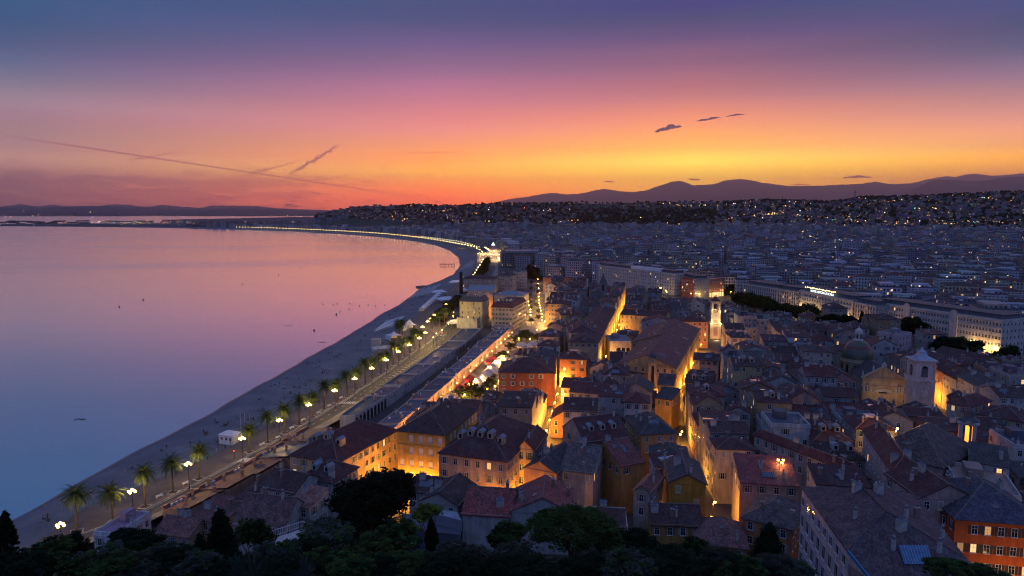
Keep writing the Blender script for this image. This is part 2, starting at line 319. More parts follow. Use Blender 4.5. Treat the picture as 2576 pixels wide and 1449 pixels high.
# ------------------------------------------------------------------ mesh building
class MB:
    def __init__(s): s.v = []; s.f = []; s.mi = []; s.uv = None; s.col = None; s.cc = None
    def add(s, vs, fs, mi=0):
        o = len(s.v); s.v += vs
        for f in fs:
            s.f.append(tuple(o+i for i in f)); s.mi.append(mi)
            if s.cc is not None: s.col.append(s.cc)
        return s
    def colour(s, c):
        if s.col is None: s.col = []
        s.cc = c
    def quad(s, a, b, c, d, mi=0): return s.add([a, b, c, d], [(0, 1, 2, 3)], mi)
    def box(s, x0, x1, y0, y1, z0, z1, mi=0, rot=0.0, org=(0, 0), bottom=True):
        vs = [(x0, y0, z0), (x1, y0, z0), (x1, y1, z0), (x0, y1, z0), (x0, y0, z1), (x1, y0, z1), (x1, y1, z1), (x0, y1, z1)]
        if rot or org != (0, 0):
            c, sn = cos(rot), sin(rot); vs = [(org[0]+x*c-y*sn, org[1]+x*sn+y*c, z) for x, y, z in vs]
        fs = [(4, 5, 6, 7), (0, 1, 5, 4), (1, 2, 6, 5), (2, 3, 7, 6), (3, 0, 4, 7)]
        if bottom: fs.append((3, 2, 1, 0))
        return s.add(vs, fs, mi)
    def prism(s, poly, z0, z1, mi=0, top=True, bottom=False, mitop=None):
        k = len(poly); vs = [(x, y, z0) for x, y in poly]+[(x, y, z1) for x, y in poly]
        s.add(vs, [(i, (i+1) % k, (i+1) % k+k, i+k) for i in range(k)], mi)
        if top: s.add([(x, y, z1) for x, y in poly], [tuple(range(k))], mi if mitop is None else mitop)
        if bottom: s.add([(x, y, z0) for x, y in poly], [tuple(range(k-1, -1, -1))], mi)
        return s
    def tube(s, p, q, r0, r1=None, k=6, mi=0, cap=True):
        r1 = r0 if r1 is None else r1
        d = [q[i]-p[i] for i in range(3)]; L = sqrt(sum(x*x for x in d)) or 1e-6; d = [x/L for x in d]
        a = (0, 0, 1) if abs(d[2]) < 0.9 else (1, 0, 0)
        e1 = (d[1]*a[2]-d[2]*a[1], d[2]*a[0]-d[0]*a[2], d[0]*a[1]-d[1]*a[0]); l1 = sqrt(sum(x*x for x in e1)); e1 = [x/l1 for x in e1]
        e2 = (d[1]*e1[2]-d[2]*e1[1], d[2]*e1[0]-d[0]*e1[2], d[0]*e1[1]-d[1]*e1[0])
        vs = []
        for c, r in ((p, r0), (q, r1)):
            for i in range(k):
                t = 2*pi*i/k; vs.append(tuple(c[j]+r*(cos(t)*e1[j]+sin(t)*e2[j]) for j in range(3)))
        fs = [(i, (i+1) % k, (i+1) % k+k, i+k) for i in range(k)]
        if cap: fs += [tuple(range(k-1, -1, -1)), tuple(range(k, 2*k))]
        return s.add(vs, fs, mi)
    def path(s, pts, rs, k=6, mi=0):
        for i in range(len(pts)-1): s.tube(pts[i], pts[i+1], rs[i], rs[i+1], k, mi, i in (0, len(pts)-2))
        return s
    def lathe(s, prof, k=16, c=(0, 0, 0), mi=0, rot=0.0):
        vs = []
        for r, z in prof:
            for i in range(k):
                t = 2*pi*i/k+rot; vs.append((c[0]+r*cos(t), c[1]+r*sin(t), c[2]+z))
        fs = [(j*k+i, j*k+(i+1) % k, (j+1)*k+(i+1) % k, (j+1)*k+i) for j in range(len(prof)-1) for i in range(k)]
        return s.add(vs, fs, mi)
    def ball(s, c, r, mi=0, k=8, rows=5, sz=1.0):
        prof = [(max(r*sin(pi*i/rows), 0.001), -r*cos(pi*i/rows)*sz) for i in range(rows+1)]
        return s.lathe(prof, k, c, mi)
    def mesh(s, name, mats, smooth=False):
        me = bpy.data.meshes.new(name); me.from_pydata(s.v, [], s.f)
        for m in mats: me.materials.append(MATS[m])
        if len(mats) > 1: me.polygons.foreach_set('material_index', s.mi)
        # flat metre-scale UVs: u along the level direction of each face, v up its slope
        ul = me.uv_layers.new(name='UVMap'); co = []
        V = s.v
        for f in s.f:
            a, b_, c = V[f[0]], V[f[1]], V[f[2]]
            e = (b_[0]-a[0], b_[1]-a[1], b_[2]-a[2]); g = (c[0]-a[0], c[1]-a[1], c[2]-a[2])
            nx, ny, nz = e[1]*g[2]-e[2]*g[1], e[2]*g[0]-e[0]*g[2], e[0]*g[1]-e[1]*g[0]
            L = sqrt(nx*nx+ny*ny+nz*nz) or 1.0; nx /= L; ny /= L; nz /= L
            hxy = hypot(nx, ny)
            if hxy < 0.02:
                for i in f: co += (V[i][0], V[i][1])
            else:
                ux, uy = -ny/hxy, nx/hxy
                vx, vy, vz = -nz*nx/hxy, -nz*ny/hxy, hxy
                for i in f:
                    p = V[i]; co += (p[0]*ux+p[1]*uy, p[0]*vx+p[1]*vy+p[2]*vz)
        ul.data.foreach_set('uv', co)
        if s.col is not None:
            at = me.color_attributes.new('Col', 'FLOAT_COLOR', 'CORNER'); cc = []
            for f, c in zip(s.f, s.col): cc += list(c)*len(f)
            at.data.foreach_set('color', cc)
        if smooth: me.polygons.foreach_set('use_smooth', [True]*len(s.f))
        me.update(); return me
def obj(name, mb, mats, parent=None, color=None, loc=None, rotz=None, smooth=False, label=None):
    if isinstance(mats, str): mats = [mats]
    me = mb if isinstance(mb, bpy.types.Mesh) else mb.mesh(name, mats, smooth)
    o = bpy.data.objects.new(name, me); C.objects.link(o)
    if parent is not None: o.parent = parent
    if color is not None: o.color = (*color[:3], 1)
    if loc is not None: o.location = loc
    if rotz is not None: o.rotation_euler[2] = rotz
    if label: o['label'] = label
    return o
def tag(o, label, cat, group=None):
    o['label'] = label; o['category'] = cat
    if group: o['group'] = group
    return o
def thing(name, label, cat, loc=(0, 0, 0), rotz=0.0, group=None):
    o = bpy.data.objects.new(name, None); C.objects.link(o); o.empty_display_size = 0.5
    o.location = loc; o.rotation_euler[2] = rotz
    return tag(o, label, cat, group)
def struct(name, mb, mats, smooth=False, kind='structure'):
    o = obj(name, mb, mats, smooth=smooth); o['kind'] = kind; return o
KIDS = {}
def dup(root, loc, rotz=0.0, label=None, scale=None, depth=0):
    r = root.copy(); C.objects.link(r)
    if depth == 0:
        r.location = loc; r.rotation_euler[2] = rotz
        if label: r['label'] = label
        if scale: r.scale = scale if isinstance(scale, tuple) else (scale,)*3
    for ch in KIDS.setdefault(root.name, list(root.children)):
        c = dup(ch, None, depth=depth+1); c.parent = r; c.matrix_parent_inverse = ch.matrix_parent_inverse
    return r
def lamp(name, loc, power, color, radius=0.25, parent=None):
    d = bpy.data.lights.new(name, 'POINT'); d.energy = power; d.color = color; d.shadow_soft_size = radius
    o = bpy.data.objects.new(name, d); C.objects.link(o); o.location = loc
    if parent is not None: o.parent = parent
    return o
ORD = 'first second third fourth fifth sixth seventh eighth ninth tenth eleventh twelfth thirteenth fourteenth fifteenth sixteenth seventeenth eighteenth nineteenth twentieth'.split()
TENS = ['', '', 'twenty', 'thirty', 'forty', 'fifty', 'sixty', 'seventy', 'eighty', 'ninety']
TENTH = ['', '', 'twentieth', 'thirtieth', 'fortieth', 'fiftieth', 'sixtieth', 'seventieth', 'eightieth', 'ninetieth']
def ordinal(i):
    if i < 20: return ORD[i]
    k = i+1; a, b_ = divmod(k, 10)
    return TENTH[a] if b_ == 0 else TENS[a]+' '+ORD[b_-1]

# ------------------------------------------------------------------ coast lines (x as a function of y)
def line_fn(pts, z):
    q = sorted((G(px, py, z)[::-1] for px, py in pts)); ys = [a for a, _ in q]; xs = [b_ for _, b_ in q]
    s0 = (xs[1]-xs[0])/(ys[1]-ys[0])
    def f(y): return xs[0]+(y-ys[0])*s0 if y < ys[0] else interp(y, ys, xs)
    return f
XW = line_fn([(25,1308),(255,1181),(515,1045),(750,913),(890,834),(960,789),(1010,762),(1045,735),
              (1062,722),(1100,708),(1140,690),(1157,668),(1153,648),(1130,630),(1095,617),(1060,609),(1000,601),(930,594),(860,589),(780,584),(700,580.5),(600,577.5),(450,574.2),(300,571.6),(150,570),(0,569),(-300,568)], 0.2)
XR = line_fn([(97,1360),(200,1285),(280,1247),(350,1224),(525,1150),(600,1112),(809,990),(894,924),(964,869),(1010,825),(1060,783),(1096,757),(1128,728),(1155,706),
              (1180,690),(1194,672),(1197,650),(1184,635),(1150,624),(1088,608.5),(1020,598),(954,591),(886,586),(818,582.5),(700,577.5),(600,574.3),(450,571.5),(300,569.4),(150,568),(0,567),(-300,566)], 4.5)
PALMS_PX = [(193,1337),(285,1312),(365,1274),(436,1238),(501,1204),(628,1137),(674,1112),(716,1089),(753,1068),(786,1049),(816,1029),(847,1012),(874,997),(896,979),(919,967),
            (938,952),(958,940),(975,928),(989,918),(1004,908),(1018,898),(1032,888),(1044,879),(1056,873)]
PALM = [G(px, py, 4.6) for px, py in PALMS_PX]
def XP(y):   # sea-side kerb of the road
    if y < 440:
        q = sorted((b_, a) for a, b_ in PALM); ys = [a for a, _ in q]; xs = [b_ for _, b_ in q]
        if y < ys[0]: return xs[0]+(y-ys[0])*(xs[5]-xs[0])/(ys[5]-ys[0])+1.6
        return interp(y, ys, xs)+1.6
    k = min(1.0, (y-440)/250.0)
    a = interp(440, [0, 1], [0, 0]); x0 = PALM[-1][0]+1.6+(y-432)*0.16
    return x0*(1-k)+(XR(y)+16)*k
def XK(y):   # town-side kerb of the road
    return XP(y)+interp(y, [180, 260, 330, 430, 500, 900], [5.2, 6.0, 9.5, 15.0, 14.0, 17.0])

# ------------------------------------------------------------------ lie of the land
RIDGE = [(-400,553),(300,553),(640,551),(760,548),(800,543),(835,536),(865,529),(903,523),(988,521),(1036,515),(1108,517),(1159,519),(1204,513),(1330,512.5),(1399,511),(1467,508),(1518,512),(1570,509),
         (1732,508.5),(1834,508),(1920,504),(2005,506.5),(2090,509),(2141,502),(2175,497),(2277,496),(2380,492),(2482,487),(2576,484),(2800,480),(3200,478)]
RAZ = [math.degrees(atan2(ray(px, py)[0], ray(px, py)[1])) for px, py in RIDGE]
RSL = [ray(px, py)[2]/hypot(*ray(px, py)[:2]) for px, py in RIDGE]
def vnoise(x, y):
    return (sin(x*1.7+y*0.9)+sin(x*0.63-y*1.31+1.7)+0.5*sin(x*3.1+y*2.3+0.4)+0.5*sin(-x*2.2+y*3.7+2.2))/3.0
def ridge_d(a): return interp(a, [-40, -20, -10, 0, 20, 45], [4700, 4600, 4500, 4200, 3900, 3700])
def land_z(x, y):
    d = hypot(x, y); a = math.degrees(atan2(x, max(y, 0.1)))
    z = 5.0
    if d < 230:
        hz = interp(d, [0, 8, 20, 40, 70, 100, 130, 160, 200], [85, 83, 75, 63, 47, 31, 18, 9.5, 5.0])
        z = max(z, hz)
    if a < -16.0 and d > 3000:
        k = min(1.0, (-16.0-a)/3.0); return 4.5*k+(1-k)*9.0 if d < (6600 if a < -27 else 15000) else -12.0
    D = ridge_d(a); D0 = interp(a, [-20, -8, 0, 12, 30, 45], [3400, 2900, 2500, 2300, 2150, 2100])
    if d > D0-10:
        zr = CZ+interp(a, RAZ, RSL)*D
        t = min(1.0, (d-D0)/(D-D0)); s = max(t, 0.0)**1.25
        fold = 0.0
        if zr > 40: fold = 0.16*(zr-5)*vnoise(x/420.0, y/360.0)*sin(pi*min(max(t, 0), 1))
        z = 5.0+(zr-5.0)*s+fold
        if d > D: z = max(4.0, z-(d-D)*0.10)
    return z
def hit(px, py, d0=400.0, d1=6500.0):
    r = ray(px, py); L = hypot(r[0], r[1]); s = d0
    while s < d1:
        x, y, z = r[0]/L*s, r[1]/L*s, CZ+r[2]/L*s
        if z <= land_z(x, y): return (x, y, land_z(x, y))
        s *= 1.006
    return None

mb = MB(); radii = [3.0]
while radii[-1] < 15500: radii.append(radii[-1]*1.035+0.6)
angs = [-88+i*0.55 for i in range(321)]; na = len(angs)
vs = []
for r in radii:
    for a in angs:
        x, y = r*sin(radians(a)), r*cos(radians(a)); z = land_z(x, y)
        if y > 60 and r > 60:
            e = x-XR(y)
            if e < 0: z = -7.0
            elif e < 36: z = min(z, 1.5)
        if r > 2000 and z > 15: z += 5*vnoise(x/60.0, y/50.0)
        vs.append((x, y, z))
mb.add(vs, [(j*na+i, j*na+i+1, (j+1)*na+i+1, (j+1)*na+i) for j in range(len(radii)-1) for i in range(na-1)])
struct('terrain', mb, 'land')
mb = MB(); E = 86000
mb.quad((-E, -800, 0), (E, -800, 0), (E, E, 0), (-E, E, 0)); struct('sea', mb, 'sea_water')

YS = [150]
while YS[-1] < 4600: YS.append(YS[-1]+max(4.0, YS[-1]*0.018))
def strip(fn0, fn1, z0, z1, ys, mb=None, cols=1, thick=None, mi=0):
    mb = mb or MB(); vs = []
    for y in ys:
        a, b_ = fn0(y), fn1(y)
        for c in range(cols+1):
            t = c/cols; vs.append((a+(b_-a)*t, y, z0+(z1-z0)*t))
    k = cols+1
    mb.add(vs, [(j*k+i, j*k+i+1, (j+1)*k+i+1, (j+1)*k+i) for j in range(len(ys)-1) for i in range(cols)], mi); return mb
# beach with a gentle bank
vs = []; mb = MB(); prof = [(-0.25, -1.6), (0.0, 0.0), (0.05, 0.35), (0.12, 0.9), (0.3, 1.5), (0.65, 2.0), (1.0, 2.3)]
for y in YS:
    a, b_ = XW(y), XR(y)
    jig = 0.5*sin(y*0.07)+0.3*sin(y*0.19+1)
    for t, z in prof: vs.append((a+(b_-a)*t+(jig if t < 0.2 else 0), y, z))
k = len(prof); mb.add(vs, [(j*k+i, j*k+i+1, (j+1)*k+i+1, (j+1)*k+i) for j in range(len(YS)-1) for i in range(k-1)])
struct('beach', mb, 'pebbles')
YN = [y for y in YS if y < 4300]
mb = strip(lambda y: XR(y), lambda y: XR(y), 1.6, 4.5, YN); struct('promenade_wall', mb, 'stone_trim')['category'] = 'wall'
struct('promenade', strip(XR, XP, 4.5, 4.5, YN), 'paving')
mb = strip(lambda y: XP(y), lambda y: XP(y), 4.5, 4.35, YN)
strip(lambda y: XP(y)-0.3, XP, 4.508, 4.508, YN, mb); struct('kerb', mb, 'kerb_stone')
struct('road', strip(XP, XK, 4.35, 4.35, YN), 'asphalt')
mb = strip(lambda y: XK(y), lambda y: XK(y), 4.35, 4.5, YN)
strip(XK, lambda y: XK(y)+interp(y, [200, 300, 420, 480, 900], [3, 5, 14, 26, 26]), 4.5, 4.5, YN, mb); struct('pavement', mb, 'street_paving')
# painted markings: lane dashes, edge line, crossings, chevrons
mb = MB()
y = 185.0
while y < 900:
    L = 2.2
    for fr in ((0.5,) if y < 300 else (0.36, 0.68)):
        xa = XP(y)+(XK(y)-XP(y))*fr; xb = XP(y+L)+(XK(y+L)-XP(y+L))*fr
        mb.quad((xa-0.09, y, 4.356), (xa+0.09, y, 4.356), (xb+0.09, y+L, 4.356), (xb-0.09, y+L, 4.356))
    y += 6.5
strip(lambda y: XP(y)+0.5, lambda y: XP(y)+0.68, 4.355, 4.355, [y for y in YN if y < 900], mb)
for y0 in (228, 300, 471):
    for i in range(7):
        t0 = (i+0.2)/7; xa = XP(y0)+(XK(y0)-XP(y0))*t0
        mb.quad((xa, y0, 4.356), (xa+0.5, y0, 4.356), (xa+1.3, y0+3.6, 4.356), (xa+0.8, y0+3.6, 4.356))
for i in range(16):
    y0 = 330+i*4.6; xa = XP(y0)+(XK(y0)-XP(y0))*0.52; wv = 0.5+2.6*(i/16)
    mb.quad((xa, y0, 4.357), (xa+wv, y0+1.2, 4.357), (xa+wv, y0+1.8, 4.357), (xa, y0+0.6, 4.357))
struct('road_markings', mb, 'white_paint')

# ------------------------------------------------------------------ far ranges
def rng_noise(i, s): 
    rr = random.Random(i*13+s); return rr.uniform(-1, 1)
def mountain(name, prof, Y, ybase, depth, sub=7, rough=0.6, mat='range_scrub'):
    pts = []
    for i in range(len(prof)-1):
        (x0, y0), (x1, y1) = prof[i], prof[i+1]; kk = max(2, int(abs(x1-x0)/sub))
        for j in range(kk):
            t = j/kk; ts = t*t*(3-2*t)*0.5+t*0.5; px = x0+(x1-x0)*t
            py = y0+(y1-y0)*ts+rough*(0.5*sin(px*0.21)+0.35*sin(px*0.53+1)+0.3*sin(px*1.1+2))
            pts.append((px, py))
    pts.append(prof[-1]); mb = MB(); vs = []; rows = 7
    for px, py in pts:
        x, _, zt = AT(px, py, Y)
        for r in range(rows):
            t = r/(rows-1)
            zz = zt*(1-t)**0.9 + (-20)*t
            spur = depth*0.10*sin(px*0.06+r*0.8)*t*(1-t)*3
            vs.append((x*(1-t*depth/Y), Y-depth*t+spur, zz))
        vs.append((x*1.02, Y+depth, -20))
    k = rows+1
    fs = [(j*k+i, (j+1)*k+i, (j+1)*k+i+1, j*k+i+1) for j in range(len(pts)-1) for i in range(rows-1)]
    fs += [(j*k, j*k+rows, (j+1)*k+rows, (j+1)*k) for j in range(len(pts)-1)]
    mb.add(vs, fs); return struct(name, mb, mat, smooth=True)
mountain('mountain_range', [(1130,532),(1180,522),(1230,511),(1300,498),(1390,485),(1425,489),(1450,488),(1520,475),(1560,481),(1590,483),(1620,480),(1660,467),(1690,457),(1712,455),(1745,466),(1790,464),
         (1830,453),(1865,450),(1892,454),(1920,460),(1990,468),(2060,467),(2130,464),(2170,462),(2200,457),(2240,463),(2290,462),(2400,466),(2576,468),(2900,470)], 58000, 535, 14000)
mountain('far_mountain_range', [(2180,470),(2290,461),(2340,450),(2380,443),(2400,446),(2430,439),(2450,437),(2500,442),(2530,440),(2576,436),(2700,428),(2900,440)], 74000, 535, 13000)
mountain('cliff_hill', [(2300,512),(2322,500),(2334,476),(2340,456),(2352,452),(2400,453),(2450,456),(2500,452),(2510,448),(2576,444),(2700,438),(2900,446)], 38000, 535, 9000, rough=0.4)
mountain('coastal_hills', [(-250,527),(-60,521),(0,522),(60,521),(100,523),(170,519),(230,518),(300,520),(360,523),(444,527),(520,525),(600,524),(704,526),(760,529),(820,529),(900,533),(960,536)], 34000, 545, 17500, rough=0.5)
mountain('far_coastal_hills', [(-250,520),(-40,517),(0,520),(27,517),(51,513),(72,517),(100,519),(130,515),(170,520),(240,519),(284,514),(325,515),(345,519),(380,520),(407,515),(430,517),(455,520),(506,522.5),(533,517),(580,517),(632,517.5),(704,524),(800,528),(900,534)], 56000, 545, 9000, rough=0.4)

# ------------------------------------------------------------------ shared small pieces of the houses
def window_mesh(name, ww, hh, kind):
    mb = MB(); f = 0.09
    mb.box(-ww/2-f, ww/2+f, -0.05, 0.02, -hh/2-f, -hh/2, 0); mb.box(-ww/2-f, ww/2+f, -0.05, 0.02, hh/2, hh/2+f, 0)
    mb.box(-ww/2-f, -ww/2, -0.05, 0.02, -hh/2, hh/2, 0); mb.box(ww/2, ww/2+f, -0.05, 0.02, -hh/2, hh/2, 0)
    mb.box(-ww/2-0.16, ww/2+0.16, -0.16, 0.02, -hh/2-f-0.08, -hh/2-f, 0)
    if kind == 'closed':
        mb.box(-ww/2, -0.015, -0.035, 0.02, -hh/2, hh/2, 2); mb.box(0.015, ww/2, -0.035, 0.02, -hh/2, hh/2, 2)
    else:
        mb.box(-ww/2, ww/2, -0.012, 0.02, -hh/2, hh/2, 1)
        mb.box(-0.03, 0.03, -0.035, 0.0, -hh/2, hh/2, 0); mb.box(-ww/2, ww/2, -0.032, 0.0, hh*0.12, hh*0.12+0.05, 0)
        if kind != 'bare':
            s = ww/2+f
            mb.box(-s-ww/2, -s-0.005, -0.07, -0.025, -hh/2-0.02, hh/2+0.02, 2); mb.box(s+0.005, s+ww/2, -0.07, -0.025, -hh/2-0.02, hh/2+0.02, 2)
    return mb.mesh(name, ['white_frame', 'warm_window' if kind == 'lit' else 'window_glass', 'shutter_paint'])
WIN = {k: window_mesh('window', 1.05, 1.75, k) for k in ('open', 'closed', 'bare', 'lit')}
mb = MB(); mb.box(-0.45, 0.45, -0.3, 0.3, -1.2, 1.0, 0); mb.box(-0.52, 0.52, -0.37, 0.37, 1.0, 1.12, 1)
for x in (-0.25, 0.05, 0.3): mb.tube((x, 0, 1.12), (x, 0, 1.55), 0.11, 0.09, 6, 2)
CHIM = mb.mesh('chimney', ['brick_chimney', 'stone_trim', 'rock'])
mb = MB(); mb.box(-0.85, 0.85, -0.4, 0.4, -1.4, 0.9, 0); mb.box(-0.92, 0.92, -0.47, 0.47, 0.9, 1.0, 1)
for x in (-0.6, -0.2, 0.2, 0.6): mb.tube((x, 0, 1.0), (x, 0, 1.5), 0.13, 0.1, 6, 2)
CHIM2 = mb.mesh('chimney', ['stone_trim', 'zinc', 'zinc'])
mb = MB(); mb.box(-0.28, 0.28, -0.28, 0.28, -1.0, 0.8, 0); mb.tube((0, 0, 0.8), (0, 0, 1.5), 0.14, 0.14, 7, 1); mb.lathe([(0.3, 1.55), (0.02, 1.75)], 7, mi=1)
CHIM3 = mb.mesh('chimney', ['stone_trim', 'zinc'])
mb = MB(); mb.box(-0.5, 0.5, -0.65, 0.65, 0.0, 0.12, 0); mb.box(-0.42, 0.42, -0.57, 0.57, 0.12, 0.14, 1); SKY = mb.mesh('skylight', ['zinc', 'skylight_glass'])
mb = MB(); mb.box(-1.6, 1.6, -1.2, 1.2, 0.0, 0.15, 0); mb.box(-1.55, 1.55, -1.15, 1.15, 0.15, 0.18, 1)
for i in range(5): mb.box(-1.3+i*0.62, -1.24+i*0.62, -1.15, 1.15, 0.18, 0.24, 0)
SKYB = mb.mesh('skylight', ['zinc', 'skylight_glass'])
mb = MB(); mb.tube((0, 0, -0.3), (0, 0, 0.8), 0.03, 0.03, 5)
mb.add([(0.42*cos(2*pi*i/10), -0.12-0.14*sin(2*pi*i/10), 0.95+0.38*sin(2*pi*i/10)) for i in range(10)], [tuple(range(10))])
mb.add([(0.42*cos(2*pi*i/10), -0.08-0.14*sin(2*pi*i/10), 0.95+0.38*sin(2*pi*i/10)) for i in range(10)]+[(0, 0.06, 0.9)], [(i, (i+1) % 10, 10) for i in range(10)])
DISH = mb.mesh('satellite_dish', ['white_metal'])
mb = MB(); mb.tube((0, 0, -0.4), (0, 0, 2.6), 0.03, 0.025, 5)
for z in (2.0, 2.25, 2.5): mb.tube((-0.5, 0, z), (0.5, 0, z), 0.02, 0.02, 4)
AERIAL = mb.mesh('aerial', ['dark_metal'])
mb = MB(); mb.box(-0.5, 0.5, -0.25, 0.25, 0, 0.75, 0); mb.lathe([(0.28, -0.01), (0.28, 0.0)], 8, (0, 0, 0.0), 0)
ACU = mb.mesh('air_conditioner', ['white_metal'])
mb = MB(); mb.box(-1, 1, -.8, .8, -.9, 0, 0); mb.box(-1.05, 1.05, -.85, .85, 0, .06, 1); GLINT = mb.mesh('glint_panel', ['stone_trim', 'roof_glint'])  # raised panel with a mirror top, added so roofs glint with western sky
def dormer_mesh():
    mb = MB(); w_, hh, L = 0.85, 1.7, 2.6
    mb.box(-w_, w_, 0, L, -0.8, hh, 0); mb.add([(-w_, 0, hh), (w_, 0, hh), (0, 0, hh+0.5)], [(0, 1, 2)], 0)
    o = 0.18
    mb.quad((-w_-o, -o, hh-0.08), (0, -o, hh+0.55), (0, L, hh+0.55), (-w_-o, L, hh-0.08), 1); mb.quad((0, -o, hh+0.55), (w_+o, -o, hh-0.08), (w_+o, L, hh-0.08), (0, L, hh+0.55), 1)
    mb.box(-0.55, 0.55, -0.04, 0, 0.15, 1.55, 2); mb.box(-0.45, 0.45, -0.055, -0.04, 0.25, 1.45, 3)
    return mb.mesh('dormer', ['stucco', 'zinc', 'white_frame', 'window_glass'])
DORMER = dormer_mesh()
mb = MB()
for i in range(7): mb.box(-0.9+i*0.3-0.02, -0.9+i*0.3+0.02, -0.5, -0.46, 0.05, 0.95)
mb.box(-0.95, 0.95, -0.52, -0.44, 0.95, 1.02); mb.box(-1.0, 1.0, -0.55, 0, -0.06, 0.05, 1)
mb.box(-0.95, -0.9, -0.5, 0, 0.9, 1.0); mb.box(0.9, 0.95, -0.5, 0, 0.9, 1.0)
BALC = mb.mesh('balcony', ['dark_metal', 'stone_trim'])

WALLS = [((0.50,0.30,0.10), 'ochre'), ((0.55,0.42,0.24), 'cream yellow'), ((0.50,0.32,0.20), 'peach'), ((0.46,0.27,0.21), 'dusty pink'), ((0.36,0.13,0.075), 'brick red'),
         ((0.38,0.37,0.36), 'grey'), ((0.58,0.55,0.50), 'white'), ((0.44,0.37,0.29), 'beige'), ((0.48,0.19,0.07), 'burnt orange'), ((0.40,0.38,0.34), 'stone grey')]
ROOFS = [((0.125,0.028,0.024), 'red tiled'), ((0.088,0.024,0.025), 'maroon tiled'), ((0.076,0.033,0.029), 'brown tiled'), ((0.064,0.055,0.055), 'grey weathered tile'), ((0.150,0.047,0.035), 'clay tiled')]
SHUT = [(0.16,0.20,0.19), (0.10,0.16,0.15), (0.24,0.26,0.27), (0.14,0.12,0.10), (0.12,0.18,0.22), (0.30,0.27,0.23)]
EXC = []            # footprints already taken: (x, y, half width, half depth, rotation)
def corners(r):
    x, y, a, b_, t = r; c, s = cos(t), sin(t)
    return [(x+i*a*c-j*b_*s, y+i*a*s+j*b_*c) for i, j in ((-1,-1), (1,-1), (1,1), (-1,1))]
def overlap(r, q, gap=0.0):
    if hypot(r[0]-q[0], r[1]-q[1]) > hypot(r[2], r[3])+hypot(q[2], q[3])+gap: return False
    A, B = corners(r), corners(q)
    for t in (r[4], q[4]):
        for ax in ((cos(t), sin(t)), (-sin(t), cos(t))):
            pa = [p[0]*ax[0]+p[1]*ax[1] for p in A]; pb = [p[0]*ax[0]+p[1]*ax[1] for p in B]
            if max(pa) < min(pb)-gap or max(pb) < min(pa)-gap: return False
    return True
def free(r, gap=0.0): return not any(overlap(r, q, gap) for q in EXC)
def corridor(pts, wd):
    for (x0, y0), (x1, y1) in zip(pts, pts[1:]):
        L = hypot(x1-x0, y1-y0); EXC.append(((x0+x1)/2, (y0+y1)/2, wd/2, L/2, atan2(y1-y0, x1-x0)-pi/2))
TOWN = []           # houses that still need their label
LANDMARKS = []      # (words, x, y)
def landmark(words, x, y): LANDMARKS.append((words, x, y))

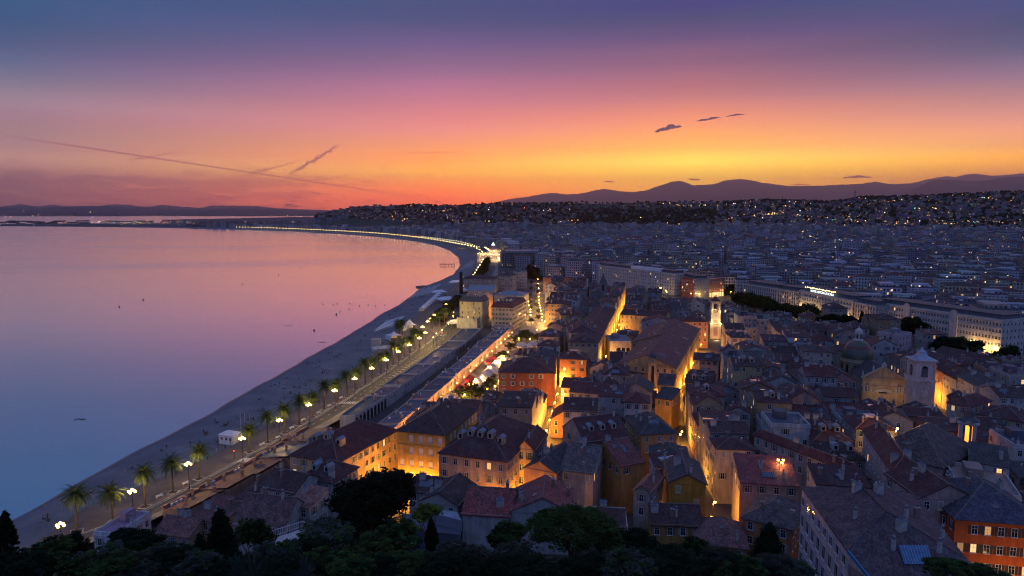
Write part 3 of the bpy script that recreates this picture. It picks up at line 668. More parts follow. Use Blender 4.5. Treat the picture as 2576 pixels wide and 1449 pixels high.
def house(name, label, cat, cx, cy, rot, w, d, z0, h, roof='hip', rise=3.0, wall=None, roofc=None, group=None, rows=2, cols=None, skip=0.12, style='mix', lit=0.03,
          faces='auto', chim=2, skyl=0, dish=0, dormers=0, floor=3.3, over=0.45, top=1.7, walmat='stucco', roofmat=None, shut=None, balc=0.0, excl=True, mid=False, aerial=0, sides=None, hatch=None):
    if hatch is None: hatch = 1 if roof == 'hip' and w > 9 else 0
    wall = wall or (0.5, 0.4, 0.3); roofc = roofc or ROOFS[1][0]
    r = thing(name, label, cat, (cx, cy, z0), rot, group)
    if excl: EXC.append((cx, cy, w/2, d/2, rot))
    a, b_ = w/2, d/2
    mb = MB(); mb.prism([(-a, -b_), (a, -b_), (a, b_), (-a, b_)], -4, h, 0, top=False)
    # cornice band, a little proud of the wall
    k = 0.16
    mb.prism([(-a-k, -b_-k), (a+k, -b_-k), (a+k, b_+k), (-a-k, b_+k)], h-0.32, h+0.02, 0, top=True, bottom=True)
    if mid:
        zb = h-floor-0.45
        mb.prism([(-a-0.08, -b_-0.08), (a+0.08, -b_-0.08), (a+0.08, b_+0.08), (-a-0.08, b_+0.08)], zb-0.12, zb+0.12, 0, top=True, bottom=True)
    o = over
    slopes = []
    rm = MB(); z1 = h+0.06; th = 0.22
    if roof == 'gable_x':
        mb.add([(-a, -b_, h), (-a, b_, h), (-a, 0, h+rise)], [(2, 1, 0)]); mb.add([(a, -b_, h), (a, b_, h), (a, 0, h+rise)], [(0, 1, 2)])
        g = rise*o/b_; oo = 0.2
        for s in (-1, 1):
            p = [(-a-oo, s*(b_+o), z1-g), (a+oo, s*(b_+o), z1-g), (a+oo, 0, z1+rise), (-a-oo, 0, z1+rise)]
            rm.add(p, [(0, 1, 2, 3) if s < 0 else (3, 2, 1, 0)])
            q = [(x, y, z-th) for x, y, z in p[:2]]; rm.add([p[0], p[1], q[1], q[0]], [(3, 2, 1, 0) if s < 0 else (0, 1, 2, 3)])
            for i, j, ss in ((0, 3, -1), (1, 2, 1)):
                rm.add([p[i], p[j], (p[j][0], p[j][1], p[j][2]-th), (p[i][0], p[i][1], p[i][2]-th)], [(0, 1, 2, 3)])
        rm.tube((-a-oo, 0, z1+rise+0.03), (a+oo, 0, z1+rise+0.03), 0.15, 0.15, 6, 1)
        t = atan2(rise, b_); slopes = [((0, -b_/2, z1+rise/2), (t, 0)), ((0, b_/2, z1+rise/2), (-t, 0))]; ext = (a*0.75, b_*0.28)
        rz = lambda x, y: z1+rise*(1-abs(y)/b_)
    elif roof == 'gable_y':
        mb.add([(-a, -b_, h), (a, -b_, h), (0, -b_, h+rise)], [(0, 1, 2)]); mb.add([(-a, b_, h), (a, b_, h), (0, b_, h+rise)], [(2, 1, 0)])
        g = rise*o/a; oo = 0.3
        for s in (-1, 1):
            p = [(s*(a+o), -b_-oo, z1-g), (s*(a+o), b_+oo, z1-g), (0, b_+oo, z1+rise), (0, -b_-oo, z1+rise)]
            rm.add(p, [(3, 2, 1, 0) if s < 0 else (0, 1, 2, 3)])
            rm.add([p[0], p[1], (p[1][0], p[1][1], p[1][2]-th), (p[0][0], p[0][1], p[0][2]-th)], [(0, 1, 2, 3)])
            rm.add([p[0], p[3], (p[3][0], p[3][1], p[3][2]-th), (p[0][0], p[0][1], p[0][2]-th)], [(0, 1, 2, 3)])
        rm.tube((0, -b_-oo, z1+rise+0.03), (0, b_+oo, z1+rise+0.03), 0.15, 0.15, 6, 1)
        t = atan2(rise, a); slopes = [((-a/2, 0, z1+rise/2), (0, -t)), ((a/2, 0, z1+rise/2), (0, t))]; ext = (a*0.28, b_*0.75)
        rz = lambda x, y: z1+rise*(1-abs(x)/a)
    elif roof == 'hip' or roof == 'mansard':
        i = min(a, b_)*0.98
        if roof == 'mansard': i = min(1.6, a*0.3)
        P = [(-a-o, -b_-o, z1-0.15), (a+o, -b_-o, z1-0.15), (a+o, b_+o, z1-0.15), (-a-o, b_+o, z1-0.15)]
        if a >= b_: Q = [(-a+i, -(b_-i), z1+rise), (a-i, -(b_-i), z1+rise), (a-i, b_-i, z1+rise), (-a+i, b_-i, z1+rise)]
        else: Q = [(-(a-i), -b_+i, z1+rise), (a-i, -b_+i, z1+rise), (a-i, b_-i, z1+rise), (-(a-i), b_-i, z1+rise)]
        for j in range(4):
            jj = (j+1) % 4; rm.add([P[j], P[jj], Q[jj], Q[j]], [(0, 1, 2, 3)])
            rm.add([P[j], P[jj], (P[jj][0], P[jj][1], P[jj][2]-th), (P[j][0], P[j][1], P[j][2]-th)], [(3, 2, 1, 0)])
        rm.add(Q, [(0, 1, 2, 3)])
        if roof == 'hip':
            for p, q in zip(P, Q): rm.tube(p, q, 0.12, 0.12, 5, 1)
            rm.tube(Q[0], Q[2], 0.15, 0.15, 5, 1)
        t = atan2(rise, i); slopes = [((0, -b_+i*0.5, z1+rise*0.45), (t, 0)), ((a-i*0.5, 0, z1+rise*0.45), (0, t)), ((-a+i*0.5, 0, z1+rise*0.45), (0, -t))]; ext = (max(a-i, 0.8)*0.9, i*0.2)
        rz = lambda x, y, i=i: z1+rise*min(1.0, (min(a-abs(x), b_-abs(y)))/i)
    elif roof == 'shed':
        mb.add([(-a, -b_, h), (-a, b_, h), (-a, b_, h+rise)], [(2, 1, 0)]); mb.add([(a, -b_, h), (a, b_, h), (a, b_, h+rise)], [(0, 1, 2)]); mb.quad((a, b_, h), (-a, b_, h), (-a, b_, h+rise), (a, b_, h+rise))
        g = rise*o/d
        p = [(-a-.2, -b_-o, z1-g), (a+.2, -b_-o, z1-g), (a+.2, b_+.2, z1+rise), (-a-.2, b_+.2, z1+rise)]
        rm.add(p, [(0, 1, 2, 3)])
        q = [(x, y, z-th) for x, y, z in p]
        for j in range(4): jj = (j+1) % 4; rm.add([p[j], p[jj], q[jj], q[j]], [(3, 2, 1, 0)])
        t = atan2(rise, d); slopes = [((0, 0, z1+rise/2), (t, 0))]; ext = (a*0.75, b_*0.55)
        rz = lambda x, y: z1+rise*(y+b_)/d
    else:
        pt = 0.9
        for x0, x1, y0, y1 in ((-a, a, -b_, -b_+0.3), (-a, a, b_-0.3, b_), (-a, -a+0.3, -b_+0.3, b_-0.3), (a-0.3, a, -b_+0.3, b_-0.3)): mb.box(x0, x1, y0, y1, h+0.02, h+pt)
        rm.quad((-a+.3, -b_+.3, z1+0.05), (a-.3, -b_+.3, z1+0.05), (a-.3, b_-.3, z1+0.05), (-a+.3, b_-.3, z1+0.05))
        if min(a, b_) > 3:
            rm.box(-a*0.5, a*0.1, b_*0.1, b_*0.7, z1+0.05, z1+2.5)
        slopes = [((0, -b_*0.4, z1+0.06), (0, 0))]; ext = (a*0.7, b_*0.3); roofmat = roofmat or 'flat_roof'
        rz = lambda x, y: z1+0.05
    wl = obj('wall', mb, walmat, r, wall)
    rf = obj('roof', rm, [roofmat or ('slate' if roof == 'mansard' else 'roof_tile'), 'ridge_mortar'], r, roofc)
    cm = (CHIM, CHIM2, CHIM3)
    for _ in range(chim):
        x, y = R.uniform(-a*.8, a*.8), R.uniform(-b_*.8, b_*.8)
        obj('chimney', R.choice(cm), None, rf, loc=(x, y, rz(x, y)+0.7), rotz=R.choice((0, pi/2)))
    for _ in range(skyl):
        (sx, sy, sz), (rx, ry) = R.choice(slopes)
        ex, ey = R.uniform(-1, 1)*ext[0], R.uniform(-1, 1)*ext[1]
        zz = sz+ey*tan(rx)-ex*tan(ry)
        s_ = obj('skylight', SKYB if R.random() < 0.18 and w > 9 else SKY, None, rf, loc=(sx+ex, sy+ey, zz+0.02)); s_.rotation_euler = (rx, ry, 0)
    for _ in range(hatch):
        x, y = R.uniform(-a*.75, a*.75), R.uniform(-b_*.7, b_*.7); o_ = obj('glint_panel', GLINT, None, rf, loc=(x, y, rz(x, y)+.25), rotz=R.uniform(-.3, .3)); q = R.choice((.5, .7, .9, 1.6)); o_.scale = (q, q*R.uniform(.6, 1), 1); o_.rotation_euler[0] = R.uniform(-.12, .05)
    for _ in range(dish):
        x, y = R.uniform(-a*.8, a*.8), R.uniform(-b_*.8, b_*.4)
        obj('satellite_dish', DISH, None, rf, loc=(x, y, rz(x, y)), rotz=R.uniform(-0.8, 0.8))
    for _ in range(aerial):
        x, y = R.uniform(-a*.8, a*.8), R.uniform(-b_*.8, b_*.8)
        obj('aerial', AERIAL, None, rf, loc=(x, y, rz(x, y)), rotz=R.uniform(0, 3))
    for i in range(dormers):
        x = -a*0.75+(i+0.5)/dormers*a*1.5; y = -b_*0.62
        dm = obj('dormer', DORMER, None, rf, wall, loc=(x, y, rz(x, y)))
    # windows on the walls that look towards the harbour side
    cr, sr = cos(rot), sin(rot)
    for nx, ny, L, off, ang in ((0, -1, w, b_, 0.0), (1, 0, d, a, pi/2), (-1, 0, d, a, -pi/2)):
        wx, wy = nx*cr-ny*sr, nx*sr+ny*cr
        fx, fy = cx+wx*off, cy+wy*off
        if wx*(-fx)+wy*(-fy) <= 0.12*hypot(fx, fy): continue
        rr = rows if ny else (rows if sides is None else sides)
        nc = (cols if ny else None) or max(1, int(L/2.9))
        for row in range(rr):
            for c in range(nc):
                if R.random() < skip: continue
                t = -L/2+(c+0.5)*L/nc; z = h-top-row*floor
                if z < 1.4: continue
                kind = style if style != 'mix' else R.choice(('open', 'open', 'closed', 'bare'))
                if R.random() < lit: kind = 'lit'
                x, y = (t, -b_) if ny else (nx*a, t*nx)
                wo = obj('window', WIN[kind], None, r, shut or R.choice(SHUT), loc=(x, y, z), rotz=ang)
                if balc and R.random() < balc: obj('balcony', BALC, None, r, loc=(x+nx*0.02, y+ny*0.02, z-1.0), rotz=ang)
    return r
def px_house(x1, y1, x2, y2, zE, depth, name='townhouse', label=None, cat='house', z0=4.5, turn=None, **kw):
    p, q = G(x1, y1, zE), G(x2, y2, zE); rot = atan2(q[1]-p[1], q[0]-p[0]); w = hypot(q[0]-p[0], q[1]-p[1])
    if turn is not None: rot = radians(turn)
    cx, cy = (p[0]+q[0])/2-sin(rot)*depth/2, (p[1]+q[1])/2+cos(rot)*depth/2
    return house(name, label, cat, cx, cy, rot, w, depth, z0, zE-z0, **kw)
OC, YE, PE, PI_, RE, GR, WH, BE, OR, SG = [c for c, _ in WALLS]
RT, MT, BT, GT, CT = [c for c, _ in ROOFS]
TH = 'old town houses'

# ------------------------------------------------------------------ houses that stand out
px_house(1005,1078,1114,1097,27,27, turn=-17, label='bright yellow corner house with closed white shutters facing the market entrance', roof='hip', rise=4.2, wall=(0.60,0.36,0.08), roofc=BT, rows=4, cols=5, skip=0.06, style='closed', shut=(0.60,0.56,0.50), lit=0, mid=True, skyl=2, chim=3, group=TH, top=2.1, floor=3.7)
px_house(1116,1131,1263,1168,24,30, turn=-20, label='peach house with five zinc dormers next to the yellow corner house', roof='hip', rise=6.0, wall=(0.56,0.36,0.23), roofc=MT, rows=4, cols=6, skip=0.03, style='mix', shut=(0.22,0.24,0.20), lit=0.05, dormers=5, chim=2, skyl=1, group=TH, top=2.0, floor=3.6)
px_house(1294,1128,1346,1133,24,15, label='narrow amber lit house with balcony beside the peach dormer house', roof='gable_y', rise=2.5, wall=PE, roofc=RT, rows=4, cols=2, style='open', lit=0, skip=0.0, group=TH, balc=0.3, chim=1, floor=3.6)
px_house(729,1144,849,1164,21,31, label='long maroon roofed house standing between the shore road and the restaurant terraces', roof='hip', rise=5.0, wall=(0.50,0.36,0.20), roofc=MT, rows=3, skip=0.1, dormers=3, chim=4, skyl=3, group=TH, aerial=2)
px_house(585,1316,714,1330,20,12, label='low house with slate blue ridge above the dark cypress crowns', roof='gable_x', rise=4.6, wall=SG, roofc=(0.17,0.08,0.07), rows=1, chim=2, skyl=1, group=TH)
px_house(722,1268,777,1276,22,8, label='grey rendered house with salmon tiled lean-to roof behind the white railing', roof='shed', rise=1.6, wall=SG, roofc=(0.36,0.15,0.11), rows=3, cols=2, style='open', lit=0, chim=1, group=TH)
px_house(655,1222,742,1240,19,11, label='small tiled house with tall chimney in the huddle below the long maroon roof', roof='gable_x', rise=3, wall=SG, roofc=BT, rows=2, chim=3, group=TH)
px_house(752,1200,835,1214,19,12, label='hipped house wedged below the long maroon roof with two dormers', roof='hip', rise=3.2, wall=GR, roofc=MT, rows=2, dormers=2, chim=2, group=TH)
px_house(1163,1290,1284,1298,22,14, label='white walled house with bright red seamed roof and blue door beyond the umbrella pine', roof='gable_x', rise=3.4, wall=(0.46,0.45,0.42), roofc=(0.30,0.06,0.05), rows=1, cols=2, chim=2, group=TH, skip=0.3)
px_house(1286,1284,1444,1291,23,13, label='wide grey gable house with red roof and black chimney pipes', roof='gable_y', rise=3.4, wall=(0.40,0.39,0.37), roofc=(0.28,0.07,0.06), rows=1, cols=2, chim=4, skyl=3, group=TH, skip=0.2)
px_house(1448,1345,1572,1356,15,13, label='flat maroon terrace house with white pipe railing', roof='flat', wall=(0.40,0.22,0.20), roofc=(0.16,0.06,0.07), rows=1, chim=0, group=TH)
px_house(1056,1258,1150,1272,20,13, label='brown roofed house with pale gable next to the big dark oak', roof='gable_y', rise=2.6, wall=(0.42,0.40,0.36), roofc=BT, rows=1, chim=2, skyl=1, group=TH)
px_house(1030,1232,1112,1244,17,9, turn=-17, label='low maroon roofed house tucked under the yellow corner house', roof='gable_x', rise=2.6, wall=GR, roofc=MT, rows=1, chim=2, skyl=2, group=TH)
px_house(1160,1290,1262,1308,16,8, turn=-18, label='low brown house with glazed roof lantern below the peach facade', roof='gable_x', rise=2.4, wall=GR, roofc=BT, rows=1, chim=2, skyl=3, group=TH)
px_house(1683,1212,1776,1217,24,15, label='glowing orange gable house with grey tile roof near the umbrella pine', roof='gable_y', rise=2.2, wall=(0.62,0.27,0.035), roofc=GT, rows=3, cols=2, style='closed', shut=(0.55,0.35,0.15), skip=0.35, lit=0, chim=2, group=TH)
px_house(1594,1232,1634,1240,23,12, label='tall narrow beige house with red roof beside the glowing orange house', roof='gable_y', rise=1.6, wall=BE, roofc=(0.26,0.08,0.06), rows=2, cols=1, chim=1, group=TH)
px_house(1637,1317,1768,1322,18,10, label='low ochre house with long brown roof in front of the glowing orange house', roof='gable_x', rise=2.8, wall=(0.40,0.22,0.06), roofc=BT, rows=1, chim=3, skyl=2, group=TH)
px_house(1748,1364,1880,1379,17,12, label='small ochre house with rosy hipped roof at the foot of the castle hill', roof='hip', rise=3.6, wall=(0.45,0.25,0.07), roofc=(0.24,0.10,0.085), rows=1, chim=1, group=TH)
px_house(1498,1318,1568,1325,17,9, label='low green shuttered house below the tall narrow beige house', roof='gable_x', rise=2.2, wall=BE, roofc=MT, rows=1, style='closed', shut=(0.12,0.22,0.2), chim=1, group=TH)
lo = px_house(1570,1010,1634,1013,24,9, label='white loggia house with three dark arches in the old town', roof='hip', rise=2.4, wall=(0.50,0.48,0.44), roofc=RT, rows=1, cols=3, style='open', lit=0, chim=0, group=TH)
for zc, rw in ((-6.2, 1.7), (-11.5, 1.5)):
    for xc in (-2.9, 0.4, 3.4):
        k = 10; pts = [(xc-rw*0.9, -4.56, 15+zc-1.6), (xc+rw*0.9, -4.56, 15+zc-1.6)]+[(xc+rw*0.9*cos(pi*i/k), -4.56, 15+zc+rw*sin(pi*i/k)) for i in range(k+1)]
        mb = MB(); mb.add([(x, y, z+4.2) for x, y, z in pts], [tuple(range(len(pts)))]); obj('loggia_arch', mb, 'window_glass', lo)
px_house(1470,1112,1584,1098,22,16, label='wide maroon roofed house with three little tiled dormers', roof='gable_x', rise=5.0, wall=BE, roofc=MT, rows=1, dormers=3, chim=2, skyl=2, group=TH)
px_house(1562,1172,1622,1160,21,17, label='long red roofed house with big glazed skylight and roof windows', roof='gable_x', rise=4.0, wall=OC, roofc=(0.22,0.06,0.05), rows=1, skyl=5, chim=1, group=TH)
px_house(1613,1092,1703,1088,22,17, label='ochre house with grey tiled hip roof beside the amber alley junction', roof='hip', rise=3.6, wall=OC, roofc=GT, rows=2, cols=3, style='closed', chim=2, dish=2, skyl=1, group=TH)
px_house(1638,1160,1734,1166,20,13, label='grey tiled hip house on the near side of the amber alley', roof='hip', rise=3.2, wall=OC, roofc=GT, rows=1, cols=3, chim=2, dish=1, group=TH)
px_house(1318,1176,1400,1191,21,17, label='streaked salmon house with old grey tile roof by the amber slit street', roof='gable_y', rise=2.6, wall=(0.42,0.22,0.14), roofc=GT, rows=1, cols=2, chim=2, dish=1, skyl=1, group=TH)
px_house(1410,1180,1492,1190,21,20, label='wide house with mossy grey tile roof behind the streaked salmon house', roof='gable_x', rise=4.2, wall=BE, roofc=(0.13,0.105,0.095), rows=1, chim=3, skyl=2, dish=1, group=TH)
cr_ = px_house(1434,836,1500,836,23,30, name='corner_block', label='cream corner block with two balconies and two lit windows', roof='hip', rise=3.2, wall=(0.50,0.40,0.28), roofc=MT, rows=5, cols=4, lit=0.12, style='open', chim=3, skyl=2, balc=0.4, floor=3.2, cat='apartment house')
px_house(1561,790,1674,798,21,13, label='long pale yellow house with double row of green shutters in mid town', roof='gable_x', rise=3, wall=(0.58,0.45,0.20), roofc=MT, rows=3, cols=10, style='closed', chim=5, group=TH)
px_house(1614,809,1696,812,22,12, label='blue grey gable hall with three dark windows near the clock tower', roof='gable_y', rise=3.4, wall=(0.32,0.35,0.38), roofc=RT, rows=1, cols=3, style='bare', chim=0, group=TH)
px_house(1411,792,1470,792,21,14, label='ochre yellow house with small windows beside the lit market cafe', roof='hip', rise=2.6, wall=(0.52,0.34,0.12), roofc=MT, rows=3, cols=6, chim=2, group=TH)
px_house(1372,763,1430,765,22,14, label='orange lit house facing the traffic street corner', roof='hip', rise=2.8, wall=(0.50,0.27,0.12), roofc=MT, rows=4, cols=8, style='open', chim=3, group=TH)
px_house(1713,808,1782,809,22,15, name='palace', label='pink palace wing joined to the floodlit clock tower', cat='palace', roof='hip', rise=3, wall=(0.52,0.27,0.18), roofc=RT, rows=4, cols=5, style='bare', lit=0.12, chim=2)
px_house(1762,769,1800,771,20,10, label='small maroon roofed house behind the floodlit clock tower', roof='hip', rise=2.6, wall=BE, roofc=MT, rows=1, chim=1, group=TH)
px_house(1156,757,1213,759,25,16, name='mansard_block', label='pale yellow block with black mansard roof and pink rooftop light by the shore road', cat='apartment house', roof='mansard', rise=3.4, wall=(0.56,0.50,0.28), rows=6, cols=4, style='bare', lit=0.05, chim=2, dormers=2, floor=3.4)
px_house(1236,772,1289,774,22,40, name='balcony_hotel', label='stone fronted hotel with long black balconies and white dormers', cat='hotel', roof='mansard', rise=3.0, wall=(0.46,0.40,0.32), rows=5, cols=6, style='open', chim=5, dormers=4, balc=0.7, floor=3.3, roofmat='roof_tile', roofc=MT)
px_house(1178,731,1241,732,19,20, name='theatre', label='blue grey roofed theatre hall behind the black mansard block', cat='theatre', roof='gable_x', rise=4.2, wall=(0.36,0.33,0.30), roofmat='zinc', rows=1, cols=4, style='bare', skyl=3, chim=0)
px_house(1243,742,1318,744,16,24, name='theatre', label='wide zinc roofed annex beside the theatre hall', cat='theatre', roof='hip', rise=3.2, wall=(0.3,0.3,0.3), roofmat='zinc', rows=0, skyl=2, chim=1)
px_house(1149,802,1200,805,12,12, name='beach_club', label='low pale building lit from below beside the traffic lights', cat='building', roof='flat', wall=(0.62,0.60,0.46), rows=0, chim=0)
px_house(1160,700,1245,702,19,18, label='grey roofed apartment house behind the theatre with bare windows', name='apartment_house', cat='apartment house', roof='hip', rise=3, wall=BE, roofc=MT, rows=4, cols=7, chim=3, style='bare')
px_house(1250,692,1290,693,22,16, label='beige apartment house with white shutters at the end of the theatre row', name='apartment_house', cat='apartment house', roof='hip', rise=2, wall=BE, roofc=MT, rows=5, cols=6, chim=3)
px_house(1291,686,1326,686,23,16, label='flat roofed apartment house on the corner of the traffic street', name='apartment_house', cat='apartment house', roof='flat', wall=GR, roofc=(0.14,0.14,0.16), rows=5, cols=5, chim=2)
px_house(1366,700,1440,703,20,15, label='red brick house with flat terrace across the traffic street', roof='flat', wall=RE, roofc=(0.12,0.10,0.12), rows=3, cols=7, chim=2, group=TH)
px_house(1478,722,1555,727,19,14, label='brick red house with cream stripes beside the boulevard trees', roof='hip', rise=1.5, wall=RE, roofc=MT, rows=3, cols=7, chim=2, group=TH)
# big pale block low on the right, seen from above
V = {k: (*G(px, py, z), z) for k, px, py, z in (('A', 2018, 1226, 32), ('L', 2136, 1385, 32), ('P', 2229, 1288, 36), ('Q', 2173, 1231, 36), ('N1', 2196, 1462, 30), ('N2', 2520, 1482, 30), ('R', 2427, 1407, 32), ('F', 2300, 1244, 32))}
big = thing('school_building', 'big pale pink block with broad brown hipped roof and blue ribbed roof sheet', 'building', (*V['L'][:2], 6)); ox, oy = V['L'][:2]
EXC.append((68, 125, 10.5, 20, -.1))
T = lambda k, dz_=0: (V[k][0]-ox, V[k][1]-oy, V[k][2]-6+dz_)
mb = MB(); mb.prism([T('L')[:2], T('R')[:2], T('F')[:2], T('A')[:2]], -5, 25.7, 0, top=True); mb.prism([T('N1')[:2], T('N2')[:2], T('R')[:2], T('L')[:2]], -5, 23.7, 0, top=True)
mb.add([T('L', -.3), T('N1', -.3), (*T('N1')[:2], 15), (*T('L')[:2], 15)], [(0, 1, 2, 3)]); obj('wall', mb, 'stucco', big, (0.66,0.51,0.48))
def over(k, o=.45): x, y, z = T(k); cx_, cy2 = T('P')[:2]; q = hypot(x-cx_, y-cy2); return (x+(x-cx_)/q*o, y+(y-cy2)/q*o, z+.1)
mb = MB(); mb.add([over('A'), over('L'), T('P', .1), T('Q', .1)], [(0, 1, 2, 3)]); mb.add([over('L'), over('N1'), over('N2'), over('R'), T('P', .1)], [(0, 1, 4), (1, 2, 4), (2, 3, 4)]); mb.add([over('R'), over('F'), T('Q', .1), T('P', .1)], [(0, 1, 2, 3)]); mb.add([over('F'), over('A'), T('Q', .1)], [(0, 1, 2)])
for a_, b2 in (('A', 'L'), ('L', 'N1'), ('R', 'F')): p, q = over(a_), over(b2); mb.add([p, q, (q[0], q[1], q[2]-.35), (p[0], p[1], p[2]-.35)], [(3, 2, 1, 0)])
for a_, b2 in (('P', 'L'), ('P', 'R'), ('P', 'Q')): mb.tube(T(a_, .15), T(b2, .18), .16, .16, 6)
bigroof = obj('roof', mb, 'roof_tile', big, (0.105,0.062,0.068))
mb = MB(); p, q = over('L'), over('N1'); mb.add([(p[0]-.05, p[1], p[2]+.06), (q[0]-.05, q[1], q[2]+.06), (q[0]+.55, q[1]+.1, q[2]+.08), (p[0]+.55, p[1]+.1, p[2]+.08), (p[0]-.05, p[1], p[2]-.4), (q[0]-.05, q[1], q[2]-.4)], [(0, 1, 2, 3), (4, 5, 1, 0)]); obj('verge_flashing', mb, 'blue_sheet', bigroof)
def on_plane(px, py, pts):
    (x0, y0, z0), (x1, y1, z1), (x2, y2, z2) = [V[k] for k in pts]; e = (x1-x0, y1-y0, z1-z0); f = (x2-x0, y2-y0, z2-z0)
    nn = (e[1]*f[2]-e[2]*f[1], e[2]*f[0]-e[0]*f[2], e[0]*f[1]-e[1]*f[0]); d = ray(px, py); t = (nn[0]*x0+nn[1]*y0+nn[2]*(z0-CZ))/sum(a_*b2 for a_, b2 in zip(nn, d)); return (d[0]*t-ox, d[1]*t-oy, CZ+d[2]*t-6)
PL, PN, PR_ = ('A', 'L', 'P'), ('L', 'N1', 'P'), ('R', 'F', 'P')
for px, py, pl, m_ in ((2151, 1298, PL, CHIM3), (2267, 1322, PN, CHIM2), (2247, 1372, PN, CHIM3), (2363, 1378, PN, CHIM3), (2279, 1293, PR_, CHIM3), (2305, 1291, PR_, CHIM), (2370, 1345, PR_, CHIM3), (2155, 1228, PL, CHIM2), (2210, 1229, PR_, CHIM2)):
    p = on_plane(px, py+8, pl); obj('chimney', m_, None, bigroof, loc=(p[0], p[1], p[2]+.7), rotz=.2)
P0_, P1_, P2_, P3_ = [on_plane(px, py, ('N1', 'N2', 'P')) for px, py in ((2259, 1379), (2332, 1379), (2347, 1427), (2275, 1427))]
mb = MB()
L4 = lambda a_, b2, t: tuple(a_[i]+(b2[i]-a_[i])*t for i in range(3))
for i in range(10):
    a0, a1, b0, b1 = L4(P0_, P1_, i/10), L4(P0_, P1_, (i+.82)/10), L4(P3_, P2_, i/10), L4(P3_, P2_, (i+.82)/10); up = lambda p, z=.55: (p[0], p[1], p[2]+z)
    mb.add([up(a0), up(a1), up(b1), up(b0)], [(3, 2, 1, 0)], 0); a2, b2 = L4(P0_, P1_, (i+1)/10), L4(P3_, P2_, (i+1)/10); mb.add([up(a1, .6), up(a2, .6), up(b2, .6), up(b1, .6)], [(3, 2, 1, 0)], 1)
obj('roof_sheet', mb, ['blue_sheet', 'sheet_metal'], bigroof)
ta = atan2(T('A')[1]-T('L')[1], T('A')[0]-T('L')[0])
mb = MB(); ww_, hh_ = 1.5, 2.5
mb.box(-ww_/2, ww_/2, -.06, .02, -hh_/2, hh_/2, 0); mb.box(-ww_/2+.12, ww_/2-.12, -.075, .02, -hh_/2+.12, hh_/2-.12, 1); mb.box(-.05, .05, -.1, 0, -hh_/2, hh_/2, 0); mb.box(-ww_/2-.2, ww_/2+.2, -.25, .02, -hh_/2-.15, -hh_/2, 0)
mb.box(-ww_/2-.75, -ww_/2-.02, -.07, -.01, -hh_/2, hh_/2, 2); mb.box(ww_/2+.02, ww_/2+.75, -.07, -.01, -hh_/2, hh_/2, 2); BIGW = mb.mesh('window', ['white_frame', 'window_glass', 'shutter_paint'])
LL = hypot(T('A')[0], T('A')[1])
for row in range(4):
    for i in range(8):
        t = (i+.6)/8; x, y, _ = L4(T('L'), T('A'), t); o_ = obj('window', BIGW, None, big, (0.40,0.36,0.40), loc=(x, y, 25.7-2.3-row*4.1), rotz=ta+pi); o_.scale = (1.0, 1, .72 if row == 0 else 1.1)
mb = MB(); mb.box(-1.6, 1.6, -1.6, 1.6, -6, 2.6, 0); mb.box(-2.3, 2.3, -2.3, 2.3, 2.6, 2.8, 1)
for i in range(12):
    t = 2*pi*i/12; mb.tube((2.2*cos(t), 2.2*sin(t), 2.8), (2.2*cos(t), 2.2*sin(t), 4.4), 0.05, 0.05, 4, 1)
mb.lathe([(2.2, 4.35), (2.25, 4.4), (2.2, 4.45)], 12, mi=1); mb.tube((0, 0, 2.8), (0, 0, 4.6), 0.7, 0.6, 8, 2)
tw = thing('stair_turret', 'square ochre stair turret with railed platform behind the big pale pink block', 'turret', (*G(2280,1240,33), 28)); obj('turret_wall', mb, ['stucco', 'dark_metal', 'zinc'], tw, (0.46,0.36,0.22))
house('annex', 'dark tiled annex wedged between the big pale block and the red orange house', 'building', 94, 148, -0.02, 12, 14, 6, 23, 'gable_y', 3.0, (0.42,0.30,0.26), MT, rows=1, chim=3)
px_house(2404,1303,2640,1322,27,20, name='orange_apartment_house', label='red orange apartment house with dark shutters and flower boxes', cat='apartment house', roof='hip', rise=5.0, wall=(0.52,0.115,0.022), roofc=(0.075,0.07,0.10), rows=5, cols=7, style='open', shut=(0.025,0.03,0.035), lit=0.22, chim=3, floor=4.0, top=2.2, skip=0.04)
px_house(2310,1262,2404,1300,26,16, name='pink_apartment_house', label='pink walled house with maroon roof joined to the red orange house', cat='apartment house', roof='gable_x', rise=3.6, wall=(0.50,0.24,0.18), roofc=MT, rows=3, style='open', shut=(0.08,0.09,0.09), chim=3)
px_house(2246,1187,2320,1194,27,34, name='convent', label='long pink house with shuttered flank running up to the square church roof', cat='house', roof='hip', rise=3.4, wall=(0.52,0.38,0.34), roofc=RT, rows=3, style='closed', shut=(0.36,0.30,0.30), chim=5, skyl=1, floor=4.0)
px_house(2152,1190,2168,1186,24,34, name='dormer_terrace', label='narrow peach terrace with a line of white dormers beside the long pink house', cat='house', roof='hip', rise=1.8, wall=(0.52,0.36,0.28), roofc=RT, rows=2, chim=4, group=TH)
ch = px_house(2190,1128,2372,1176,23,24, name='old_church', label='church with huge brown hipped roof and lamp at its peak', cat='church', roof='hip', rise=7.0, wall=(0.38,0.34,0.30), roofc=(0.13,0.085,0.07), rows=0, chim=0)
px_house(2318,1210,2408,1216,20,8, name='loggia_wing', label='low loggia wing with red tile roof between the convent and the belfry', cat='house', roof='shed', rise=1.6, wall=GR, roofc=RT, rows=1, cols=6, style='bare', chim=0)
px_house(2410,1235,2570,1258,22,20, name='terrace_house', label='white terraced house with pergola frames below the lit belfry', cat='house', roof='flat', wall=(0.50,0.47,0.45), roofc=(0.30,0.20,0.17), rows=2, chim=2)
px_house(2440,1160,2540,1176,24,12, name='white_roof_house', label='white walled house with grey roof and white pipe beside the lit belfry', cat='house', roof='shed', rise=2.0, wall=(0.58,0.54,0.50), roofc=GT, rows=2, lit=0.2, chim=1)
